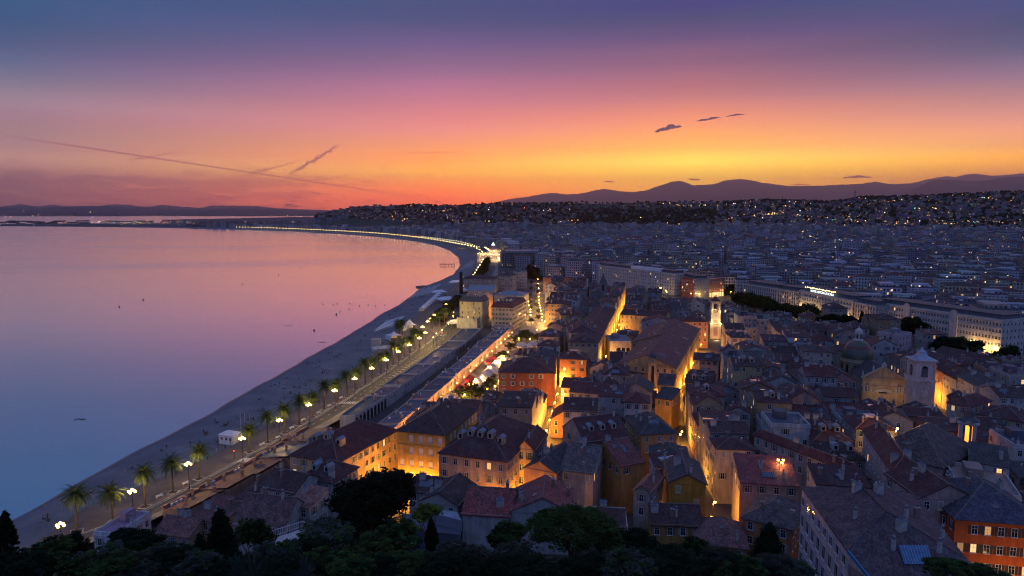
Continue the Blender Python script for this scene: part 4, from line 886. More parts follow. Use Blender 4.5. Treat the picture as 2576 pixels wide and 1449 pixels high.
px_house(1862,1212,2010,1222,21,13, label='wide house with bright maroon roof below the lit roof terrace', roof='shed', rise=3.0, wall=BE, roofc=(0.25,0.06,0.055), rows=1, chim=2, skyl=1, group=TH)
px_house(1868,1300,1992,1330,20,15, label='old grey tiled house just behind the dark cypress by the big pale block', roof='hip', rise=3.0, wall=OR, roofc=(0.12,0.095,0.085), rows=2, skyl=4, chim=1, dish=1, group=TH)
px_house(2095,880,2190,888,20,13, label='peach and cream row house with tiled roof below the boulevard trees', roof='hip', rise=2.4, wall=(0.55,0.38,0.26), roofc=MT, rows=2, cols=9, chim=2, group=TH)
px_house(2206,838,2262,846,23,14, name='rose_apartment_house', label='rose and white apartment house with terraces by the boulevard trees', cat='apartment house', roof='flat', wall=(0.56,0.40,0.40), roofc=(0.25,0.22,0.22), rows=4, cols=4, chim=4, balc=0.4, style='bare')
px_house(2345,888,2470,915,19,13, label='long ochre house with maroon roof behind the cathedral bell tower', roof='gable_x', rise=3, wall=(0.50,0.31,0.14), roofc=MT, rows=2, cols=11, chim=3, group=TH)
px_house(2385,1012,2440,1024,21,16, label='cream house with dark shutters and lit window by the amber lane', roof='hip', rise=2.6, wall=(0.52,0.42,0.32), roofc=RT, rows=3, chim=2, lit=0.1, group=TH)
px_house(2460,1040,2576,1062,20,15, label='pale yellow house with long balcony beyond the lit belfry', roof='hip', rise=2.8, wall=(0.54,0.40,0.18), roofc=MT, rows=2, chim=3, group=TH)
px_house(388,1338,478,1350,11,9, label='low salmon roofed house behind the road with orange lit chimney', roof='gable_x', rise=2.4, wall=(0.40,0.24,0.16), roofc=(0.22,0.09,0.07), rows=1, chim=3, group=TH)
px_house(474,1300,560,1316,13,10, label='clay roofed house with glowing orange wall beside the tall black cypress', roof='shed', rise=2.0, wall=(0.55,0.25,0.10), roofc=(0.16,0.06,0.05), rows=1, chim=3, group=TH)
px_house(596,1250,655,1262,16,10, label='maroon lean-to house with white flue next to the small tiled house', roof='shed', rise=2.2, wall=(0.40,0.30,0.24), roofc=MT, rows=1, chim=2, skyl=1, group=TH)
# the long palace along the curved amber street
def flank_house(x1, y1, x2, y2, zE, depth, **kw):   # p, q: eave ends of a flank that looks to the right; the body lies to its left
    p, q = G(x1, y1, zE), G(x2, y2, zE); L = hypot(q[0]-p[0], q[1]-p[1]); t = atan2(q[1]-p[1], q[0]-p[0])
    cx, cy = (p[0]+q[0])/2-sin(t)*depth/2, (p[1]+q[1])/2+cos(t)*depth/2
    return house(cx=cx, cy=cy, rot=t-pi/2, w=depth, d=L, z0=4.5, h=zE-4.5, **kw)
flank_house(1701,926,1733,872,21.5,26, name='palace', label='nearer half of the long amber lit palace on the curved street', cat='palace', roof='gable_y', rise=5, wall=(0.56,0.36,0.14), roofc=(0.21,0.07,0.055), rows=1, sides=5, style='bare', skip=0.0, skyl=12, chim=0, mid=True, lit=0)
flank_house(1734.5,870.5,1760,826,21.5,30, name='palace', label='farther half of the long amber lit palace toward the clock tower', cat='palace', roof='gable_y', rise=5, wall=(0.56,0.36,0.14), roofc=(0.21,0.07,0.055), rows=1, sides=5, style='bare', skip=0.0, skyl=14, chim=1, mid=True, lit=0)
flank_house(1505,862,1549,777,21,16, name='arcade_block', label='long block with amber lit flank along the straight shopping street', cat='apartment house', roof='hip', rise=3, wall=(0.48,0.36,0.22), roofc=MT, rows=1, sides=5, style='open', chim=6, skyl=8, lit=0.03)

px_house(1255,936,1396,938,20,21, label='large brick red house with broad dark hipped roof beside the market tents', roof='hip', rise=4.5, wall=(0.28,0.085,0.048), roofc=MT, rows=4, cols=6, skip=0.15, style='open', chim=3, skyl=4, group=TH)
px_house(1408,902,1475,904,19,14, label='terracotta house with two pale roof windows before the cream corner block', roof='hip', rise=2.6, wall=(0.48,0.20,0.10), roofc=MT, rows=4, cols=3, style='open', shut=(0.05,0.05,0.05), lit=0.15, chim=1, skyl=2, group=TH)
cw = px_house(1535,862,1589,862,17,20, name='courthouse', label='pale stone courthouse with dark columned porch lit yellow', cat='courthouse', roof='flat', wall=(0.50,0.47,0.42), roofc=(0.20,0.19,0.20), rows=0, chim=0)
for i in range(3):
    mb = MB(); mb.box(-1.1+i*2.6-.9, -1.1+i*2.6+.9, -10.06, -10.0, 1, 9.5); obj('porch_opening', mb, 'window_glass', cw)
mb = MB()
for i in range(4): mb.lathe([(.42, 1), (.36, 9.5)], 10, (-2.4+i*2.6, -10.5, 0))
obj('column', mb, 'pale_stone', cw); lamp('floodlight', (0, -12.5, 2), 500, (1, .7, .3), .3, cw); lamp('floodlight', (-4.5, -12, 4), 300, (1, .6, .2), .3, cw)

px_house(1560,982,1638,987,22,15, name='church', label='grey gabled church hall with dark round eye beside the round capped belfry', cat='church', roof='gable_y', rise=3.4, wall=(0.24,0.23,0.23), roofc=GT, rows=0, chim=0)
px_house(1648,1000,1690,1006,18,11, label='ochre lean-to house at the mouth of the amber palace street', roof='shed', rise=2.0, wall=OC, roofc=GT, rows=1, cols=2, chim=0, group=TH)
px_house(1655,966,1695,969,19,13, label='dark tiled house squeezed between the belfry and the amber palace', roof='gable_x', rise=3.0, wall=BE, roofc=(0.085,0.06,0.06), rows=1, chim=1, skyl=1, group=TH)
px_house(1534,906,1630,909,18,12, label='long dark red roof in front of the courthouse and palace', roof='gable_x', rise=3.0, wall=(0.30,0.31,0.33), roofc=MT, rows=1, chim=3, skyl=3, hatch=2, group=TH)
px_house(1575,937,1650,940,18,12, label='blue grey walled house under the long dark red roof', roof='gable_x', rise=2.6, wall=(0.30,0.33,0.36), roofc=MT, rows=1, chim=2, skyl=2, hatch=2, group=TH)

# ------------------------------------------------------------------ the two long rows of low terraces beside the market
A_L = line_fn([(700,1140),(849,1049),(940,985),(1044,917),(1144,844),(1160,832)], 10.5)
A_R = line_fn([(760,1140),(894,1044),(969,997),(1079,924),(1209,832)], 10.5)
B_L = line_fn([(880,1120),(994,1034),(1064,974),(1144,917),(1204,859),(1240,835)], 10.5)
B_R = line_fn([(905,1152),(949,1119),(994,1074),(1079,1004),(1189,909),(1286,824)], 10.5)
for f in (A_L, A_R, B_L, B_R): pass
def terrace_row(label, fl, fr, y0, y1, lens, hts, wallc, arches, lane_windows, group):
    y = y0; i = 0
    while y < y1-3:
        L = min(lens[i % len(lens)], y1-y); h = hts[i % len(hts)]; ya, yb = y, y+L-0.02
        poly = [(fl(ya), ya), (fr(ya), ya), (fr(yb), yb), (fl(yb), yb)]
        cx, cyy = sum(p[0] for p in poly)/4, sum(p[1] for p in poly)/4
        wc, rc, words = wallc[i % len(wallc)]
        r = thing('terrace_house', label.format(words, ordinal(i)), 'terrace house', (cx, cyy, 0), 0, group)
        loc = [(px-cx, py-cyy) for px, py in poly]
        mb = MB(); mb.prism(loc, 1, h, 0, top=False)
        obj('wall', mb, 'stucco', r, wc)
        mb = MB(); mb.add([(px, py, h-0.4) for px, py in loc], [(0, 1, 2, 3)]); rf = obj('roof', mb, 'flat_roof', r, rc)
        mb = MB()
        for j in range(4):
            (ax, ay), (bx, by) = loc[j], loc[(j+1) % 4]
            inx, iny = -ax*0.06, -ay*0.04; inx2, iny2 = -bx*0.06, -by*0.04
            mb.add([(ax, ay, h), (bx, by, h), (bx+inx2, by+iny2, h), (ax+inx, ay+iny, h)], [(0, 1, 2, 3)])
            mb.add([(ax+inx, ay+iny, h), (bx+inx2, by+iny2, h), (bx+inx2, by+iny2, h-0.5), (ax+inx, ay+iny, h-0.5)], [(0, 1, 2, 3)])
        obj('parapet', mb, 'stone_trim', r)
        for _ in range(R.choice((1, 2, 3))):
            obj('chimney', R.choice((CHIM, CHIM3)), None, rf, loc=(loc[0][0]*R.uniform(-.6, .8), R.uniform(-.4, .4)*L, h), rotz=0)
        if R.random() < 0.6:
            for q in range(R.choice((1, 2, 3))): obj('air_conditioner', ACU, None, rf, loc=(R.uniform(-.5, .5)*(loc[1][0]-loc[0][0]), R.uniform(-.4, .4)*L, h-0.38), rotz=0.2)
        if R.random() < 0.5: obj('skylight', SKYB, None, rf, loc=(0, R.uniform(-.2, .2)*L, h-0.38), rotz=0.2)
        # openings on the flank that looks to the right
        ang = atan2(yb-ya, fr(yb)-fr(ya)); nw = int(L/3.2)
        for q in range(nw):
            t = (q+0.5)/nw; wx, wy = fr(ya)+(fr(yb)-fr(ya))*t-cx, ya+(yb-ya)*t-cyy
            if arches(i):
                m2 = MB(); rw = 1.15; k = 8
                pts = [(-rw, 0.3), (rw, 0.3)]+[(rw*cos(pi*j/k), 3.6+rw*sin(pi*j/k)) for j in range(k+1)]
                m2.add([(x, -0.03, z+4.6) for x, z in pts], [tuple(range(len(pts)))])
                obj('arch', m2, 'window_glass', r, loc=(wx, wy, 0), rotz=ang)
            elif lane_windows:
                for z in (h-2.0, h-5.0):
                    if z > 5.5 and R.random() < 0.8: obj('window', WIN[R.choice(('open', 'closed', 'bare', 'bare'))], None, r, R.choice(SHUT), loc=(wx, wy, z), rotz=ang)
        y += L; i += 1
ROOFA = [(0.060,0.085,0.095), (0.15,0.115,0.13), (0.09,0.095,0.12), (0.16,0.10,0.12), (0.10,0.11,0.14), (0.075,0.065,0.085)]
terrace_row('{} flat roofed terrace, {} along the shore road row', A_L, A_R, 262, 470, [30, 17, 22, 24, 40, 26, 46], [10.5, 10.2, 10.9, 10.4, 10.6, 10.3],
            [((0.44,0.42,0.40), ROOFA[0], 'grey arcaded'), ((0.46,0.44,0.42), ROOFA[3], 'whitish'), ((0.40,0.40,0.42), ROOFA[5], 'pale'), ((0.46,0.44,0.41), ROOFA[2], 'off white'), ((0.42,0.40,0.38), ROOFA[4], 'grey walled'), ((0.44,0.42,0.4), ROOFA[0], 'arched')],
            lambda i: i in (0, 5, 6), True, 'low terraces along the shore road')
terrace_row('{} flat roofed terrace, {} along the market side row', B_L, B_R, 229, 478, [22, 16, 20, 14, 24, 18, 30, 26], [10.5, 10.8, 10.3, 10.6, 10.4, 10.9, 10.5],
            [((0.56,0.36,0.24), ROOFA[2], 'peach fronted'), ((0.54,0.30,0.20), ROOFA[1], 'salmon fronted'), ((0.58,0.40,0.30), ROOFA[4], 'pale pink fronted'), ((0.50,0.25,0.15), ROOFA[3], 'terracotta fronted'), ((0.58,0.42,0.24), ROOFA[5], 'cream fronted')],
            lambda i: False, True, 'low terraces along the market')
for y in range(225, 480, 12): EXC.append(((A_L(y)+B_R(y))/2, y, (B_R(y)-A_L(y))/2, 7, -0.2))
# near continuation of the shore row: low roofs with lit parapets and chimneys
def XKl(y): return XK(y)+interp(y, [180, 262], [3.0, 3.2])
yv = 186.0; i = 0
for L, dx_, h, rc in ((13, 8, 6.4, (0.17,0.08,0.07)), (12, 9, 6.9, (0.22,0.10,0.08)), (14, 10, 6.6, (0.14,0.06,0.06)), (14, 11, 7.2, (0.09,0.11,0.14)), (16, 11, 7.8, (0.11,0.07,0.09))):
    ya, yb = yv, yv+L-0.05; poly = [(XKl(ya), ya), (XKl(ya)+dx_, ya-1), (XKl(yb)+dx_, yb-1), (XKl(yb), yb)]
    cx, cyy = sum(p[0] for p in poly)/4, sum(p[1] for p in poly)/4; loc = [(px-cx, py-cyy) for px, py in poly]
    r = thing('terrace_house', 'low {} roofed terrace with brick chimneys, {} from the palms at the near end'.format(('clay', 'salmon', 'maroon', 'grey', 'plum')[i], ordinal(i)), 'terrace house', (cx, cyy, 0), 0, 'low terraces along the shore road')
    EXC.append((cx, cyy, dx_/2, L/2, -0.15))
    mb = MB(); mb.prism(loc, 1, h, 0, top=False); obj('wall', mb, 'stucco', r, (0.26,0.18,0.15))
    mb = MB(); mb.add([(px, py, h-0.3+(0.9 if j in (1, 2) else 0)) for j, (px, py) in enumerate(loc)], [(0, 1, 2, 3)]); rf = obj('roof', mb, 'flat_roof' if i == 3 else 'roof_tile', r, rc)
    mb = MB(); (ax, ay), (bx, by) = loc[0], loc[3]; mb.prism([(ax-.2, ay), (ax+.3, ay), (bx+.3, by), (bx-.2, by)], h-0.5, h+0.7); obj('parapet', mb, 'stucco', r, (0.40,0.20,0.13))
    for q in range(3):
        t = R.uniform(0.1, 0.9); obj('chimney', CHIM, None, rf, loc=(ax+(bx-ax)*t+0.9+q*2.6, ay+(by-ay)*t, h+0.9), rotz=0.2)
    for q in range(3): obj('air_conditioner', ACU, None, rf, loc=(ax+(bx-ax)*(0.2+q*0.12)+0.6, ay+(by-ay)*(0.2+q*0.12), h-0.28), rotz=1.3)
    if i == 2: obj('skylight', SKYB, None, rf, loc=(1, 0, h+0.3))
    yv += L; i += 1
px_house(236,1345,292,1350,13,12, name='villa', label='white villa with curved parapet and roof terrace at the foot of the hill', cat='villa', roof='flat', wall=(0.62,0.58,0.58), roofc=(0.34,0.22,0.28), rows=1, chim=1)

# ------------------------------------------------------------------ streets kept open between the houses
TH0 = radians(9.5); ST, CT_ = sin(TH0), cos(TH0)
def AB(a, b): return (a*ST+b*CT_, a*CT_-b*ST)
def gp(*pts): return [G(x, y, 5.0) for x, y in pts]
corridor(gp((955,1175),(1080,1075),(1190,985)), 9)
corridor(gp((1190,1000),(1250,940),(1330,850)), 21)
corridor(gp((1290,1150),(1285,1220)), 9)
SLIT = gp((1355,1150),(1383,1060),(1408,985),(1423,935)); corridor(SLIT, 4.6)
SHOP = [(50.0,362),(78.5,490),(98,580),(113,650)]; corridor(SHOP, 6.0)
corridor(gp((1340,850),(1345,800),(1343,760),(1338,720),(1334,680)), 17)
LANE = gp((1800,1310),(1750,1210),(1714,1110),(1700,1015)); corridor(LANE, 4.6)
PALS = gp((1700,1030),(1715,985),(1745,915),(1768,862),(1790,842)); corridor(PALS, 7.0)
corridor(gp((1897,935),(1907,895),(1912,870)), 4.0)
corridor(gp((1790,842),(1830,835)), 14)
for s in gp((2330,1030)), : EXC.append((*s[0], 4, 6, 0))
STREET = MB()
for a_, wd in ((((955,1175),(1080,1075),(1190,985),(1250,940),(1330,850)), 24), (((1340,850),(1345,800),(1343,760),(1338,720),(1334,680)), 17)):
    pass
# ------------------------------------------------------------------ landmarks
def clock_face(r, y, z, rad):
    mb = MB(); k = 20
    mb.add([(rad*cos(2*pi*i/k), y, z+rad*sin(2*pi*i/k)) for i in range(k)], [tuple(range(k))], 0)
    for i in range(12):
        t = 2*pi*i/12; mb.box(-0.06, 0.06, y-0.03, y-0.02, z, z+0.01, 1) if False else mb.add([(rad*.9*cos(t)-.07*sin(t), y-0.03, z+rad*.9*sin(t)+.07*cos(t)), (rad*.9*cos(t)+.07*sin(t), y-0.03, z+rad*.9*sin(t)-.07*cos(t)), (rad*.68*cos(t)+.07*sin(t), y-0.03, z+rad*.68*sin(t)-.07*cos(t)), (rad*.68*cos(t)-.07*sin(t), y-0.03, z+rad*.68*sin(t)+.07*cos(t))], [(0, 1, 2, 3)], 1)
    c = obj('clock_face', mb, ['pale_stone', 'dark_metal'], r)
    for L, t in ((rad*.5, radians(150)), (rad*.78, radians(20))):
        m2 = MB(); m2.add([(-.09*sin(t), y-0.06, z+.09*cos(t)), (.09*sin(t), y-0.06, z-.09*cos(t)), (L*cos(t), y-0.06, z+L*sin(t))], [(0, 1, 2)]); obj('clock_hand', m2, 'dark_metal', c)
def arch_panel(w_, z0, z1, y, k=10):
    r_ = w_/2; return [(-r_, y, z0), (r_, y, z0)]+[(r_*cos(pi*i/k), y, z1-r_+r_*sin(pi*i/k)) for i in range(k+1)]
def sq(mb, hw, z0, z1, mi=0): mb.prism([(-hw, -hw), (hw, -hw), (hw, hw), (-hw, hw)], z0, z1, mi, True, True)
def faces4(fn, parent):
    for q in range(4):
        o = fn(); o.parent = parent; o.rotation_euler[2] = q*pi/2
x, y = G(1797, 850, 5); EXC.append((x, y, 5, 5, 0)); landmark('the floodlit clock tower', x, y)
ct = thing('clock_tower', 'floodlit square clock tower with open belfry and small pyramid roof', 'tower', (x, y, 4.5), -0.12)
mb = MB(); sq(mb, 3.6, 0, 10.5); sq(mb, 3.95, 10.5, 11.1); sq(mb, 3.1, 11.1, 18.6); sq(mb, 3.6, 18.6, 19.2)
for a in (-1, 1):
    for b_ in (-1, 1): mb.box(a*2.25-0.65, a*2.25+0.65, b_*2.25-0.65, b_*2.25+0.65, 19.2, 25.4)
mb.box(-2.0, 2.0, -2.0, 2.0, 19.2, 20.2); sq(mb, 2.95, 24.4, 25.4); sq(mb, 3.5, 25.4, 26.0)
obj('shaft', mb, 'stucco', ct, (0.55,0.42,0.30))
mb = MB(); mb.box(-1.3, 1.3, -3.66, -3.6, 2.2, 8.6); mb.box(-1.1, 1.1, -3.16, -3.1, 11.5, 13.2); obj('panel', mb, 'stucco', ct, (0.40,0.20,0.17))
clock_face(ct, -3.16, 15.9, 1.75)
mb = MB(); mb.lathe([(0.9, 21.2), (0.75, 22.0), (0.35, 22.7), (0.1, 22.8)], 10); mb.tube((-2, 0, 23), (2, 0, 23), 0.12); obj('bell', mb, 'rust_steel', ct)
mb = MB(); mb.lathe([(4.5, 26.0), (2.2, 27.6), (0.5, 28.8), (0.0, 29.0)], 4, rot=pi/4); mb.tube((0, 0, 28.9), (0, 0, 30.6), 0.12, 0.05); obj('roof', mb, 'roof_tile', ct, RT)
for sx_ in (-1, 1):
    lamp('floodlight', (sx_*3.3, -5.2, 11.8), 1500, (1.0, 0.74, 0.34), 0.3, ct); lamp('floodlight', (sx_*3.0, -4.8, 19.6), 600, (1.0, 0.74, 0.34), 0.2, ct)
lamp('floodlight', (0, -0.6, 20.5), 160, (1.0, 0.6, 0.2), 0.2, ct); lamp('floodlight', (0, -9, 1.5), 1600, (1.0, 0.56, 0.2), 0.3, ct)

# cathedral: bell tower, front, dome
x, y = G(2309, 1045, 6); EXC.append((x, y, 5.5, 5.5, 0)); landmark('the pale cathedral bell tower', x, y)
bt = thing('bell_tower', 'pale pink cathedral bell tower with louvred arches and bell shaped lead cap', 'tower', (x, y, 5), -0.16)
z_ = lambda py: AT(2309, py, y)[2]-5
zb, zt = z_(952), z_(905)
mb = MB(); sq(mb, 4.1, 0, zb-0.5); sq(mb, 4.45, zb-0.5, zb+0.2); sq(mb, 3.7, zb+0.2, zt-1.2); sq(mb, 4.0, zt-1.2, zt-0.9); sq(mb, 3.75, zt-0.9, zt); sq(mb, 4.5, zt, zt+0.6)
for a in (-1, 1):
    for b_ in (-1, 1): mb.box(a*3.5-0.4, a*3.5+0.4, b_*3.5-0.4, b_*3.5+0.4, zb+0.2, zt-1.2)
obj('shaft', mb, 'stucco', bt, (0.74,0.55,0.48))
for q in range(4):
    c, s_ = cos(q*pi/2), sin(q*pi/2)
    if q == 2: continue
    mb = MB(); p = arch_panel(2.5, zb+1.4, zt-1.9, -3.76); mb.add(p, [tuple(range(len(p)))], 0)
    for i in range(8):
        zz = zb+1.7+i*(zt-zb-4.4)/8; mb.box(-1.15, 1.15, -3.95, -3.77, zz, zz+0.22, 1)
    obj('louvred_arch', mb, ['window_glass', 'shutter_paint'], bt, (0.20,0.19,0.19), rotz=q*pi/2)
    mb = MB(); mb.lathe([(1.95, 0), (2.25, 0.02), (2.25, 0.1), (1.95, 0.1)], 24); o = obj('medallion', mb, 'stone_trim', bt); o.rotation_euler = (pi/2, 0, q*pi/2); o.location = (4.1*s_, -4.1*c, 11.5)
    mb = MB()
    for xx in (-2.7, 2.7): mb.box(xx-0.12, xx+0.12, -4.17, -4.09, 3, zb-1.6)
    mb.box(-2.7, 2.7, -4.17, -4.09, zb-1.9, zb-1.6); mb.box(-0.25, 0.25, -4.14, -4.09, zb-4.2, zb-2.6); obj('panel_moulding', mb, 'stone_trim', bt, rotz=q*pi/2)
mb = MB(); mb.lathe([(5.5, zt+0.6), (4.4, zt+0.95), (3.0, zt+1.6), (2.2, zt+2.3), (1.8, zt+3.2), (2.1, zt+3.35), (1.3, zt+3.8), (0.5, zt+4.4), (0.12, zt+5.4)], 4, rot=pi/4); obj('cap', mb, 'sheet_metal', bt)
lamp('floodlight', (-1.5, -9, 6.0), 700, (1.0, 0.62, 0.36), 0.3, bt); lamp('floodlight', (6.5, -4.0, 3.0), 2600, (1.0, 0.50, 0.14), 0.3, bt)
xf, yf = G(2220, 1030, 6); xf, yf = AT(2220, 1000, 292)[0], 292.0; EXC.append((xf, yf+12, 9.5, 15, -0.3)); landmark('the cathedral front', xf, yf)
cf = thing('cathedral', 'cathedral with pedimented cream front and long grey tiled nave behind', 'church', (xf, yf, 5), -0.25)
zt = AT(2220, 955, 292)[2]-5; za = AT(2220, 925, 292)[2]-5
mb = MB(); hw = 8.3; mb.box(-hw, hw, 0, 1.2, 0, zt); mb.box(-hw-.5, hw+.5, -0.4, 1.3, zt, zt+0.5); mb.add([(-hw, 0, zt+.5), (hw, 0, zt+.5), (0, 0, za)], [(0, 1, 2)])
for s in (-1, 1): mb.add([(s*(hw+.6), -0.5, zt+.5), (s*(hw+.6), 1.3, zt+.5), (0, 1.3, za+.6), (0, -0.5, za+.6)], [(0, 1, 2, 3) if s > 0 else (3, 2, 1, 0)]); mb.add([(s*(hw+.6), -0.5, zt+.5), (0, -0.5, za+.6), (0, -0.5, za), (s*(hw), -0.5, zt+.2)], [(0, 1, 2, 3)])
mb.box(-hw-.3, hw+.3, -0.35, 1.0, zt-3.2, zt-2.8); mb.box(-hw-.3, hw+.3, -0.3, 1.0, 6.0, 6.4)
obj('facade', mb, 'stucco', cf, (0.52,0.38,0.22))
mb = MB()
for xx in (-7.6, -5.0, 5.0, 7.6): mb.box(xx-.45, xx+.45, -0.3, 0.0, 6.4, zt-3.2)
mb.add([(-3.6, -.32, zt-5.5), (3.6, -.32, zt-5.5)]+[(3.6*cos(pi*i/12), -.32, zt-5.5+1.6*sin(pi*i/12)) for i in range(13)], [tuple(range(15))]); obj('pilaster', mb, 'stone_trim', cf)
mb = MB(); mb.box(-1.6, 1.6, -.2, -.02, 7.4, zt-6.2); obj('window', mb, 'window_glass', cf)
for xx in (-6.3, 6.3):
    mb = MB(); p = arch_panel(1.5, 7.2, 10.8, -.06); mb.add([(q[0]+xx, q[1], q[2]) for q in p], [tuple(range(len(p)))]); nb = obj('niche', mb, 'shutter_paint', cf, (0.2,0.16,0.12))
    mb = MB(); mb.lathe([(0.35, 7.2), (0.42, 8.2), (0.3, 9.0), (0.12, 9.2), (0.22, 9.5), (0.05, 9.8)], 8, (xx, -.3, 0)); obj('statue', mb, 'pale_stone', nb)
for xx in (-hw, -hw/2, hw/2, hw):
    zz = zt+.6+(za-zt)*(1-abs(xx)/hw); mb = MB(); mb.lathe([(0.45, 0), (0.45, 0.6), (0.25, 0.8), (0.42, 1.5), (0.3, 2.2), (0.15, 2.4), (0.2, 2.7), (0.02, 3.0)], 8, (xx, 0.3, zz)); obj('finial', mb, 'pale_stone', cf)
mb = MB(); mb.box(-0.9, 0.9, 0, 0.8, za+.2, za+1.4); mb.ball((0, .3, za+1.8), 0.5); obj('finial', mb, 'pale_stone', cf)
mb = MB(); mb.box(-7.2, 7.2, 1.2, 27, 0, zt-1.5); mb.add([(-7.2, 27, zt-1.5), (7.2, 27, zt-1.5), (0, 27, za-1.5)], [(2, 1, 0)]); obj('nave', mb, 'stucco', cf, (0.42,0.34,0.26))
mb = MB()
for s in (-1, 1): mb.add([(s*7.7, 1.0, zt-1.7), (s*7.7, 27.4, zt-1.7), (0, 27.4, za-1.1), (0, 1.0, za-1.1)], [(0, 1, 2, 3) if s > 0 else (3, 2, 1, 0)])
obj('roof', mb, 'roof_tile', cf, GT)
lamp('floodlight', (-3, -5.5, 6.5), 300, (1.0, 0.62, 0.28), 0.3, cf); lamp('floodlight', (5, -5.5, 6.5), 260, (1.0, 0.62, 0.28), 0.3, cf)
Yd = 324.0; xd = AT(2157, 900, Yd)[0]; EXC.append((xd, Yd, 8.5, 8.5, 0)); landmark('the tiled cathedral dome', xd, Yd)
zd = lambda py: AT(2157, py, Yd)[2]
dm = thing('dome', 'glazed tile dome with dark red band and white lantern above the cathedral', 'dome', (xd, Yd, 5), 0.2)
z1 = zd(905)-5; rD = 6.75; hD = zd(853)-zd(898)
mb = MB(); mb.lathe([(7.0, 0), (7.0, z1-0.9), (7.5, z1-0.8), (7.6, z1-0.1), (7.1, z1), (7.1, z1+1.2)], 24, rot=0.1)
for i in range(12): mb.box(-0.45, 0.45, -7.35, -6.9, 2, z1-0.9, rot=2*pi*i/12)
obj('drum', mb, 'stucco', dm, (0.40,0.31,0.20))
for i in range(12):
    mb = MB(); p = arch_panel(1.4, z1-5.4, z1-1.6, -7.05); mb.add(p, [tuple(range(len(p)))]); obj('window', mb, 'window_glass', dm, rotz=2*pi*(i+.5)/12)
prof = [(rD*cos(t), z1+1.2+hD*sin(t)) for t in [radians(x) for x in (0, 10, 20, 30, 40, 50, 60, 68, 74)]]
mb = MB(); mb.lathe(prof, 40); obj('dome_shell', mb, 'tile_dome', dm, smooth=True)
t0, t1 = radians(33), radians(42); mb = MB(); mb.lathe([(rD*cos(t)+.05, z1+1.2+hD*sin(t)+.03) for t in (t0, (t0+t1)/2, t1)], 40); obj('band', mb, 'dome_band', dm, smooth=True)
zl = prof[-1][1]
mb = MB(); mb.lathe([(2.3, zl-.2), (2.3, zl+.4), (1.6, zl+.5), (1.6, zl+3.2), (2.1, zl+3.4), (2.1, zl+3.7)], 12); mb.lathe([(1.9, zl+3.7), (1.7, zl+4.7), (1.1, zl+5.5), (0.3, zl+5.9), (0.15, zl+6.6), (0.02, zl+7.4)], 14); obj('lantern', mb, 'pale_stone', dm)
for i in range(6):
    mb = MB(); p = arch_panel(0.7, zl+.9, zl+2.9, -1.63); mb.add(p, [tuple(range(len(p)))]); obj('window', mb, 'window_glass', dm, rotz=2*pi*i/6)
# small church belfries
Yt = 302.0; xt = AT(1641, 930, Yt)[0]; EXC.append((xt, Yt, 3, 3, 0)); landmark('the round capped belfry', xt, Yt)
zz = lambda py: AT(1641, py, Yt)[2]-5
sb = thing('belfry', 'slender cream belfry with tall arched opening and dark round cap', 'tower', (xt, Yt, 5), -0.1)
mb = MB(); a, b_ = zz(975), zz(910); sq(mb, 2.3, 0, a); sq(mb, 2.5, a, a+.4); sq(mb, 2.0, a+.4, b_-.5); sq(mb, 2.4, b_-.5, b_); mb.lathe([(1.75, b_), (1.75, b_+1.6), (2.1, b_+1.7), (2.1, b_+2)], 12); obj('shaft', mb, 'stucco', sb, (0.48,0.34,0.18))
for q in (0, 1, 3):
    mb = MB(); p = arch_panel(1.2, a+1.6, b_-1.4, -2.04); mb.add(p, [tuple(range(len(p)))]); obj('bell_arch', mb, 'window_glass', sb, rotz=q*pi/2)
mb = MB(); mb.lathe([(1.8, b_+2), (1.6, b_+3), (1.0, b_+3.7), (0.3, b_+4.1), (0.25, b_+4.6), (0.03, b_+5.2)], 14); obj('cap', mb, 'slate', sb, smooth=True)
Yt = 205.0; xt = AT(2432, 1100, Yt)[0]; EXC.append((xt, Yt, 3.4, 3.4, 0)); landmark('the red lit belfry', xt, Yt)
zz = lambda py: AT(2432, py, Yt)[2]-5
lb = thing('belfry', 'stone belfry with red and amber lit openings and scrolled dark cap', 'tower', (xt, Yt, 5), -0.55)
a, b_ = zz(1128), zz(1058)
mb = MB(); sq(mb, 2.9, -3, a-3); sq(mb, 2.6, a-3, a); sq(mb, 2.75, a, a+.35)
for i in (-1, 1):
    for j in (-1, 1): mb.box(i*1.75-.5, i*1.75+.5, j*1.75-.5, j*1.75+.5, a+.35, b_-.5)
mb.box(-1.2, 1.2, -1.2, 1.2, a+.35, a+1.0); sq(mb, 2.35, b_-1.0, b_-.4); sq(mb, 2.9, b_-.4, b_)
obj('shaft', mb, 'pale_stone', lb)
for q in range(4):
    mb = MB(); mb.box(-0.45, 0.45, -1.5, -1.3, a+.9, b_-1.6); obj('lit_opening', mb, 'belfry_glow', lb, rotz=q*pi/2)
mb = MB(); mb.lathe([(3.3, b_), (2.4, b_+.8), (1.5, b_+1.4), (1.35, b_+2.2), (1.2, b_+3.2), (0.7, b_+4.0), (0.15, b_+4.4), (0.1, b_+5.0)], 8, rot=pi/8)
for q in range(4): mb.ball((2.3*cos(pi/4+q*pi/2), 2.3*sin(pi/4+q*pi/2), b_+.35), 0.45, k=6, rows=4)
obj('cap', mb, 'slate', lb); lamp('floodlight', (0, 0, (a+b_)/2), 60, (1.0, 0.25, 0.03), 0.2, lb); lamp('floodlight', (0, -3.2, b_+.8), 6, (1.0, 0.75, 0.3), 0.1, lb)
Yt = 575.0; xt = AT(1517, 720, Yt)[0]; EXC.append((xt, Yt, 4, 4, 0)); landmark('the grey spired belfry', xt, Yt)
zz = lambda py: AT(1517, py, Yt)[2]-5
gb = thing('belfry', 'dark grey belfry with short pyramid spire in mid town', 'tower', (xt, Yt, 5), -0.1)
